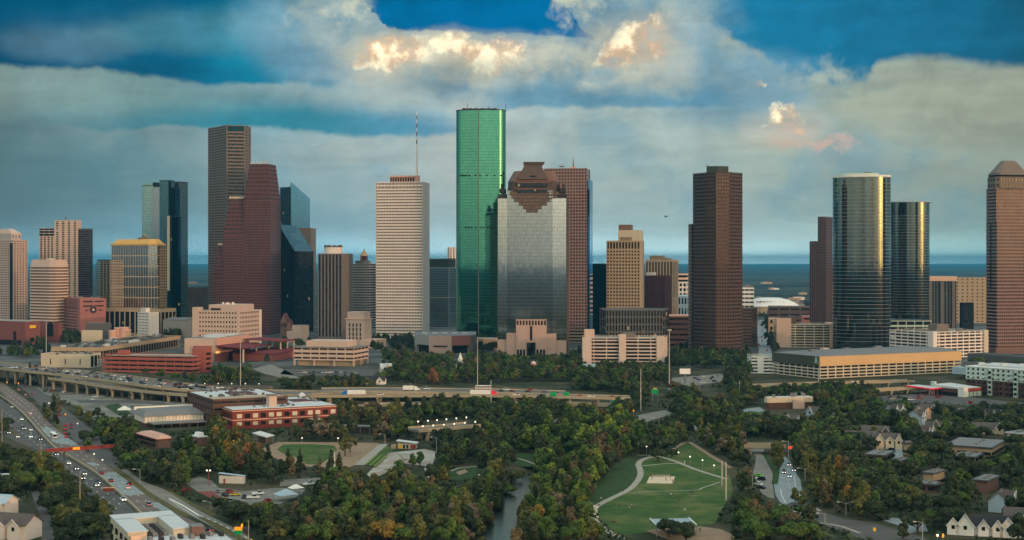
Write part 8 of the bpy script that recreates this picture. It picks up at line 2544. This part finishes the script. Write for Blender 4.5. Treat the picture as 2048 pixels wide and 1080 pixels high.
for k in range(6):
 for nm, lane, word in (('near', .02, 'near'), ('far', .98, 'far')):
  near, far, rail = DK['h']
  px = 846 + 21 * k + (12 if word == 'far' else 0)
  p, a = on_deck('h', px, lane)
  t = thing('bridge_lamp', f'{ORD[k].replace(" nearest", "").replace("nearest", "first")} globe lamp from the left on the {word} rail of the lamp lined bridge', 'lamp', p, 'round lamps of the bayou bridge')
  MB().cyl(p, .12, 3.4 if word == 'far' else 2.2, 6).build('pole', 'steel', t)
  MB().ball((p[0], p[1], p[2] + (3.7 if word == 'far' else 2.5)), .5, 10, 7).build('globe', 'lamp_white', t)
for k in range(5):
 p, a = on_deck('j', 408 + 27 * k, .3)
 t = thing('bridge_lamp', f'{ORD[k].replace(" nearest", "").replace("nearest", "first")} small lamp from the left on the dark bridge below the maroon roofs', 'lamp', p, 'small lamps of the dark bridge')
 MB().cyl(p, .12, 2.6, 6).build('pole', 'steel', t)
 MB().ball((p[0], p[1], p[2] + 2.9), .42, 10, 7).build('globe', 'lamp_white', t)
for px, py, top, head, lab in ((343, 966, 933, None, 'left pale post of the pair by the white box van'), (350, 969, 932, None, 'right pale post of the pair by the white box van'), (280, 967, 938, 'arm', 'street lamp beside the near frontage road'), (422, 1020, 1002, 'arm', 'street lamp at the yard hedge'), (873, 905, 874, 'arm', 'tall white lamp at the right side of the skate park'),
                               (770, 888, 868, 'arm', 'white lamp beside the long grey shelter'), (905, 903, 886, 'arm', 'lamp among the trees right of the skate park'), (857, 946, 920, None, 'white post at the lower skate plaza'), (1610, 962, 936, 'arms', 'double armed street lamp right of the four parkway cars'), (1577, 918, 882, 'arm', 'street lamp beside the glowing orange board'),
                               (1505, 972, 948, None, 'white post under the oaks by the parked cars'), (1488, 1008, 988, None, 'white post at the wood edge right of the lawn'), (1503, 1010, 990, None, 'second white post at the wood edge right of the lawn'), (1845, 1082, 1043, 'arm', 'street lamp in front of the dark oak at the paved apron'), (1692, 1030, 1004, 'arms', 'double armed street lamp left of the yellow street sign'),
                               (1650, 1048, 1026, 'arm', 'curved street lamp at the fork of the parkway'), (1318, 862, 835, 'arm', 'curved street lamp beside the street in the wood'), (497, 1085, 1040, None, 'pale post at the lower end of the frontage road'), (195, 850, 835, None, 'grey post on the frontage road')):
 pole(lab, px, py, top, .16, 'street_lamp' if head else 'post', head, 'pole', 'street lamps and posts', 'street lamp' if head else 'post')
p = W(417, 972)
t = thing('twin_globe_lamp', 'dark post with two white globes in the yard drive', 'lamp', p, 'white globe lamps')
MB().cyl(p, .14, 7, 6).build('pole', 'rust_red', t)
for s_ in (-1, 1):
 MB().tube([(p.x, p.y, 6.8), (p.x + s_ * .7, p.y, 7.0)], .06, 5).build('arm', 'rust_red', t)
 MB().ball((p.x + s_ * .75, p.y, 7.2), .42, 10, 7).build('globe', 'lamp_white', t)
p = W(669, 948)
t = thing('mast', 'white mast and square arm rising from dark cypresses below the playing field', 'mast', p)
MB().cyl(p, .3, 11, 8, .12).build('pole', 'white_paint', t)
MB().cyl(p, .7, 3.5, 8, .3).build('base', 'white_paint', t)
MB().tube([(p.x, p.y, 4.4), (p.x - 2.6, p.y, 4.4), (p.x - 2.6, p.y, 0)], .16, 6).build('side_arm', 'white_paint', t)
def sign(label, px, py, z, w_, h_, m_, depth=.25, legs=((0, .1),), name='road_sign', extra=None, group='road signs', ang=0.0, base=0.0):
 p = W(px, py, z)
 t_ = thing(name, label, 'sign', (p.x, p.y, base), group)
 MB().box((p.x, p.y, z), w_, depth, h_, ang).build('panel', m_, t_)
 MB().box((p.x, p.y + .2, z - .08), w_ + .3, .1, h_ + .16, ang).build('panel_back', 'steel', t_)
 if extra:
  MB().box((p.x, p.y - .02, z + h_ + .05), w_ * extra[2], depth, extra[1], ang).build('upper_panel', extra[0], t_)
 for lx, lr in legs:
  MB().cyl((p.x + lx, p.y + .4, base), lr, z - base + h_ * .6, 6).build('post', 'steel', t_)
 return t_
sign('large green panel left of the twin signs behind the viaduct', 1106.5, 793, 7.5, 4.2, 3.2, 'sign_green', legs=((-1.5, .16), (1.5, .16)))
sign('large green panel right of the twin signs behind the viaduct', 1132.5, 793, 7.5, 4.2, 3.2, 'sign_green', legs=((-1.5, .16), (1.5, .16)))
sign('bright green sign at the left side of the ramp gantry', 1229, 809, 4.4, 4.2, 3.0, 'sign_green', legs=((-2.2, .2),), extra=('sign_yellow', .5, .4))
sign('bright green sign at the right side of the ramp gantry', 1244, 808.5, 4.6, 4.0, 2.8, 'sign_green', legs=((2.0, .2),))
sign('green sign with a yellow patch beside the freeway in the wood', 1310, 788, 7, 4.6, 3.6, 'sign_green', legs=((-2, .2), (2, .2)), extra=('sign_yellow', .8, .5))
sign('green and amber sign on two posts at the near frontage road', 476.5, 1069, 4.0, 2.7, 1.5, 'sign_green', legs=((-.9, .08), (.9, .08)), extra=('board_amber', 1.2, 1.0))
sign('glowing orange message board at the parkway bend', 1583, 898, 5.2, 3.2, 1.5, 'board_red', legs=((0, .16),), name='message_board')
sign('yellow diamond street sign by the near parkway fork', 1749, 1062, 2.4, 1.0, 1.2, 'sign_yellow', legs=((0, .06),))
sign('brown sign with a pale top beside the inbound highway', 217, 983, 1.4, 5.0, 1.5, 'sign_brown', legs=((-2, .1), (2, .1)), extra=('peach', .3, 1.0))
sign('white billboard on a single mast at the downtown car park', 1370, 748, 9, 9, 4.5, 'sign_white', legs=((0, .6),), name='billboard')
sign('white panel on a post in front of the brick office', 443, 860, 3.4, 1.6, 1.6, 'sign_white', legs=((0, .08),))
for px, py, z, lab in ((484, 1052, 5.0, 'amber traffic light above the green and amber sign'), (503, 1084, 5.0, 'amber traffic light at the lower corner of the frontage road'), (14, 765, 4, 'amber traffic light at the head of the frontage road'), (37, 767, 4, 'second amber traffic light at the head of the frontage road'), (131, 829, 4.5, 'amber traffic light behind the queue'),
                       (1886, 1072, 4.0, 'amber traffic light in the dark corner near the white row house'), (1267, 822, 4, 'amber traffic light at the street in the wood')):
 p = W(px, py, z)
 t = thing('traffic_light', lab, 'traffic light', (p.x, p.y, 0), 'traffic lights')
 MB().cyl((p.x, p.y + .3, 0), .12, z + .8, 6).build('pole', 'steel', t)
 MB().box((p.x, p.y + .1, z - .6), .6, .4, 1.5).build('housing', 'sign_yellow', t)
 MB().ball((p.x, p.y - .15, z + .1), .42, 10, 7).build('lamp', 'lamp_amber', t)
p = W(1875, 1072, 4.0)
t = thing('white_lamp', 'bright white lamp beside the amber light in the dark corner', 'lamp', (p.x, p.y, 0), 'white globe lamps')
MB().cyl((p.x, p.y, 0), .1, 4, 6).build('pole', 'steel', t)
MB().ball((p.x, p.y, 4.2), .5, 10, 7).build('globe', 'lamp_white', t)
# red sign gantry over the highway
p0, p1 = W(90, 903, 5.6), W(232, 893, 5.6)
pm = W(129, 899, 5.6)
mid = (p0 + p1) / 2
t = thing('sign_gantry', 'red steel gantry with an amber board spanning the highway', 'gantry', (mid.x, mid.y, 0))
v = (p1 - p0)
ang = math.atan2(v.y, v.x)
for dz in (0, 1.5):
 MB().tube([(p0.x, p0.y, 5.2 + dz), (p1.x, p1.y, 5.2 + dz)], .22, 6).build('beam', 'rust_red', t)
mb = MB()
for k in range(28):
 a_, b_ = p0.lerp(p1, k / 28), p0.lerp(p1, (k + 1) / 28)
 mb.tube([(a_.x, a_.y, 5.2 if k % 2 else 6.7), (b_.x, b_.y, 6.7 if k % 2 else 5.2)], .13, 4)
mb.build('lattice', 'rust_red', t)
MB().box((mid.x, mid.y + .2, 5.3), v.length * .98, .12, 1.3, ang).build('sign_backing', 'rust_red', t)
for q in (p0, pm, p1):
 MB().box((q.x, q.y, 0), .9, .9, 5.4, ang).build('post', 'grey_dark', t)
q = p0.lerp(p1, .44)
MB().box((q.x, q.y - .5, 5.5), 3.6, .3, 1.2, ang).build('amber_board', 'board_amber', t)
# ramp gantry legs carry over the lower ramp: a plain grey frame
p0, p1 = W(1221, 822, 0), W(1256, 820, 0)
t = thing('ramp_gantry', 'grey frame gantry behind the two bright green ramp signs', 'gantry', p0)
for q in (p0, p1):
 MB().cyl((q.x, q.y + 1, 0), .25, 7.4, 6).build('post', 'steel', t)
MB().tube([(p0.x, p0.y + 1, 7.2), (p1.x, p1.y + 1, 7.2)], .22, 6).build('beam', 'steel', t)
# helicopter far above the skyline
D = 1900
q = Vector((X(1331, D), D, Z(433, D)))
t = thing('helicopter', 'tiny dark helicopter hovering in the open sky beside the octagonal tower', 'helicopter', q)
MB().ball(q, 1.3, 10, 7, .9).build('body', 'slate_dark', t)
MB().tube([q, q + Vector((4.2, 0, .3))], [.5, .14], 6).build('tail', 'slate_dark', t)
for a in (0.2, 1.77):
 MB().box((q.x, q.y, q.z + 1.4), 8, .25, .06, a).build('rotor_blade', 'slate_dark', t)
MB().box((q.x + 4.2, q.y, q.z), .5, .1, 1.2).build('tail_rotor', 'slate_dark', t)
MB().tube([(q.x - 1.4, q.y - .8, q.z - 1.5), (q.x + 1.4, q.y - .8, q.z - 1.5)], .08, 4).build('skid', 'slate_dark', t)
# volleyball net on the sand court, boulders of the terrace
p = W(1321, 960)
t = thing('volleyball_net', 'volleyball net between two posts on the sand court', 'net', p)
a_, b_ = W(1303, 960), W(1341, 961)
for q in (a_, b_):
 MB().cyl(q, .09, 2.5, 6).build('post', 'slate_dark', t)
MB().box(((a_.x + b_.x) / 2, a_.y, 1.5), (b_ - a_).length, .03, .9).build('net', 'grey_stone', t)
r3 = wob(5)
for k in range(16):
 px, py = 1178 + 12 * (k % 3) / 2 + r3.uniform(-3, 3) + (3 if k > 9 else 0), 1013 + 2.1 * k
 p = W(px, py)
 mb = MB().ball((p.x, p.y, .35), r3.uniform(.7, 1.3), 7, 5, .6)
 tag(mb.build('boulder', 'stone_white', loc=(p.x, p.y, 0)), f'pale limestone block, {ORD[k].replace("nearest", "farthest")} along the terrace beside the promenade bend', 'boulder', 'limestone blocks of the terrace')
# ------------------------------------------------------------------ people
def person(label, px, py, shirt, legs, pose='stand', turn=0.0, z=.12):
 J = {'hip': (0, 0, .93), 'waist': (0, 0, 1.08), 'chest': (0, 0, 1.32), 'neck': (0, 0, 1.48), 'head': (0, -.02, 1.6), 'top': (0, 0, 1.73),
         'sl': (-.19, 0, 1.4), 'el': (-.26, .03, 1.13), 'hl': (-.25, -.08, .88), 'sr': (.19, 0, 1.4), 'er': (.26, .03, 1.13), 'hr': (.25, -.08, .88),
         'tl': (-.1, 0, .86), 'kl': (-.11, -.02, .48), 'al': (-.11, .04, .08), 'fl': (-.12, -.14, .04), 'tr': (.1, 0, .86), 'kr': (.11, -.02, .48), 'ar': (.11, .04, .08), 'fr': (.12, -.14, .04)}
 if pose == 'walk':
  J.update(kl=(-.1, -.2, .5), al=(-.1, -.22, .09), fl=(-.11, -.4, .06), kr=(.1, .1, .47), ar=(.1, .36, .14), fr=(.11, .24, .04), el=(-.25, .18, 1.15), hl=(-.24, .2, .92), er=(.25, -.14, 1.14), hr=(.24, -.3, .95))
 if pose == 'sit':
  for k_ in list(J):
   if J[k_][2] >= .86 and k_[0] not in 'kf':
    J[k_] = (J[k_][0], J[k_][1], J[k_][2] - .76)
  J.update(kl=(-.16, -.42, .42), al=(-.15, -.62, .08), fl=(-.15, -.78, .05), kr=(.16, -.42, .42), ar=(.15, -.62, .08), fr=(.15, -.78, .05), el=(-.28, -.05, .4), hl=(-.18, -.38, .44), er=(.28, -.05, .4), hr=(.18, -.38, .44))
 if pose == 'reach':
  J.update(er=(.3, -.18, 1.5), hr=(.26, -.3, 1.78), el=(-.3, -.14, 1.5), hl=(-.26, -.28, 1.76))
 keys = list(J)
 E = [('hip', 'waist'), ('waist', 'chest'), ('chest', 'neck'), ('neck', 'head'), ('head', 'top'), ('chest', 'sl'), ('sl', 'el'), ('el', 'hl'), ('chest', 'sr'), ('sr', 'er'), ('er', 'hr'), ('hip', 'tl'), ('tl', 'kl'), ('kl', 'al'), ('al', 'fl'), ('hip', 'tr'), ('tr', 'kr'), ('kr', 'ar'), ('ar', 'fr')]
 rad = dict(hip=.16, waist=.15, chest=.17, neck=.07, head=.105, top=.07, sl=.075, sr=.075, el=.05, er=.05, hl=.04, hr=.04, tl=.1, tr=.1, kl=.07, kr=.07, al=.05, ar=.05, fl=.045, fr=.045)
 me_ = bpy.data.meshes.new('person')
 me_.from_pydata([J[k_] for k_ in keys], [(keys.index(a_), keys.index(b_)) for a_, b_ in E], [])
 o_ = bpy.data.objects.new('person_build', me_)
 COL.objects.link(o_)
 md = o_.modifiers.new('skin', 'SKIN')
 for k_, sv in zip(keys, me_.skin_vertices[0].data):
  sv.radius = (rad[k_], rad[k_])
  sv.use_root = k_ == 'hip'
 o_.modifiers.new('sub', 'SUBSURF').levels = 1
 dg = bpy.context.evaluated_depsgraph_get()
 m2 = bpy.data.meshes.new_from_object(o_.evaluated_get(dg))
 bpy.data.objects.remove(o_)
 for k_ in ('skin', shirt, legs):
  m2.materials.append(M[k_])
 zo = 0 if pose != 'sit' else -.76
 for f_ in m2.polygons:
  c2 = f_.center
  i = 0
  if c2.z < .98 + zo and (abs(c2.x) < .2 or pose == 'sit' and c2.y < -.1 and c2.z < .6 and abs(c2.x) < .24):
   i = 2
  elif c2.z < 1.46 + zo and (abs(c2.x) < .24 or c2.z > 1.15 + zo):
   i = 1
  f_.material_index = i
 p = W(px, py)
 b_ = bpy.data.objects.new('person', m2)
 COL.objects.link(b_)
 b_.location = (p.x, p.y, z)
 b_.rotation_euler = (0, 0, turn)
 tag(b_, label, 'person', 'people in the park')
 tp = J['top']
 h_ = MB().ball((tp[0], tp[1] + .02, tp[2] - .05), .115, 8, 6, .8)
 ho = h_.build('hair', 'hair')
 ho.parent = b_
for a_ in ((1238, 1016, 'cloth_red', 'cloth_dark', 'walk', .6, 'person in dark red walking alone over the lawn near the promenade'), (1259, 1017, 'cloth_red', 'cloth_white', 'walk', 1.2, 'person in a red top and pale trousers walking with a companion'), (1263, 1016, 'cloth_white', 'cloth_dark', 'walk', 1.2, 'companion in a white top beside the person in pale trousers'),
           (1226, 1046, 'cloth_red', 'cloth_red', 'sit', .4, 'person in red sitting on the near left of the lawn'), (1230, 1045, 'cloth_red', 'cloth_dark', 'sit', -1.6, 'second person in red sitting close by with dark trousers'), (1342, 994, 'cloth_white', 'cloth_dark', 'walk', 0, 'person in white below the thin worn footpath'),
           (1357, 1003, 'cloth_red', 'cloth_dark', 'stand', .5, 'person in a red shirt standing on the dry patch of lawn'), (1383, 989, 'cloth_dark', 'cloth_dark', 'stand', 0, 'person in black standing beside a sitting friend'), (1387, 992, 'cloth_dark', 'cloth_white', 'sit', 1.0, 'sitting friend in pale trousers on the lawn'),
           (1369, 1021, 'cloth_white', 'cloth_white', 'sit', .2, 'person all in white sitting above the stage roof'), (1301, 957, 'cloth_dark', 'cloth_white', 'stand', .2, 'player in a dark top at the left of the sand court'), (1306, 957, 'cloth_white', 'cloth_dark', 'reach', 1.0, 'player in white reaching up by the net'),
           (1332, 962, 'cloth_red', 'cloth_dark', 'walk', -1, 'player in red in the middle of the sand court'), (1345, 966, 'cloth_dark', 'cloth_dark', 'stand', 2, 'player in black at the right corner of the sand court'), (1247, 984, 'cloth_dark', 'cloth_dark', 'walk', .5, 'walker in black on the promenade where the footpath leaves it'),
           (1369, 928, 'cloth_white', 'cloth_white', 'walk', .9, 'walker in white where the footpaths meet'), (1202, 1002, 'cloth_white', 'cloth_dark', 'walk', .9, 'walker in a white top above the limestone blocks'), (1197, 1011, 'cloth_red', 'cloth_dark', 'sit', 1.2, 'person in red sitting at the top of the terrace'),
           (1187, 1024, 'cloth_dark', 'cloth_dark', 'sit', 1.4, 'person in black sitting midway along the terrace'), (1192, 1026, 'cloth_white', 'cloth_white', 'sit', 1.4, 'person in white sitting midway along the terrace'), (1193, 1040, 'cloth_white', 'cloth_dark', 'stand', 1.4, 'person in white standing at the lower end of the terrace'),
           (1400, 1064, 'cloth_dark', 'cloth_dark', 'stand', 0, 'person in black on the dirt yard behind the stage roof')):
 person(a_[6], a_[0], a_[1], a_[2], a_[3], a_[4], a_[5])
# pieces that belong to a part go one level deeper, under that part
UNDER = {'roof_unit': ('roof', 'rear_roof', 'plant_deck', 'roof_deck', 'penthouse'), 'roof_light': ('roof', 'rear_roof', 'wing_roof'), 'roof_dome': ('wing_roof',), 'roof_house': ('wall',), 'drum_rim': ('drum',), 'tower_cap': ('chimney_tower',), 'mast_section': ('mast',),
         'antenna_tip': ('antenna',), 'gable_trim': ('gable',), 'gable_roof': ('gable',), 'emblem_boss': ('emblem_window',), 'penthouse_louvre': ('penthouse',), 'windscreen': ('cab',), 'lamp': ('pole', 'lamp_ring'), 'lettering': ('panel',), 'air_handler': ('plant_deck',), 'upper_panel': ('panel',),
         'stair_opening': ('stair_tower',), 'dome': ('lantern_core',), 'step_glazing': ('granite_step',), 'gable_step_glazing': ('gable_step_wall',), 'crown_cap': ('crown_pyramid',), 'crown_louvre': ('crown_pyramid',), 'window_strip': ('wall',), 'letter': ('olive_panel',), 'red_letter': ('dome',)}
for o in list(SC.objects):
 if o.parent is None and o.children:
  kids = list(o.children)
  for ch in kids:
   stem_ = ch.name.split('.')[0]
   if stem_ in UNDER:
    host = next((q for nm in UNDER[stem_] for q in kids if q.name.split('.')[0] == nm and q is not ch), None)
    if host is not None:
     ch.parent = host
for o in SC.objects:
 if '_w' in o:
  del o['_w']
# ------------------------------------------------------------------ evening haze: one box of even, thin blue air round camera and city
m_ = bpy.data.materials.new('haze')
m_.use_nodes = True
nt = m_.node_tree
nt.nodes.clear()
out = nt.nodes.new('ShaderNodeOutputMaterial')
pv = nt.nodes.new('ShaderNodeVolumePrincipled')
pv.inputs['Color'].default_value = (0.06, 0.38, 0.66, 1)
pv.inputs['Density'].default_value = 4.5e-5
pv.inputs['Anisotropy'].default_value = 0.0
nt.links.new(pv.outputs[0], out.inputs['Volume'])
M['haze'] = m_
mb = MB()
mb.prism([(-45000, -7000), (45000, -7000), (45000, 62000), (-45000, 62000)], -8, 332)
tag(mb.build('haze', 'haze'), 'thin blue evening haze over the whole city', 'haze', kind='stuff')
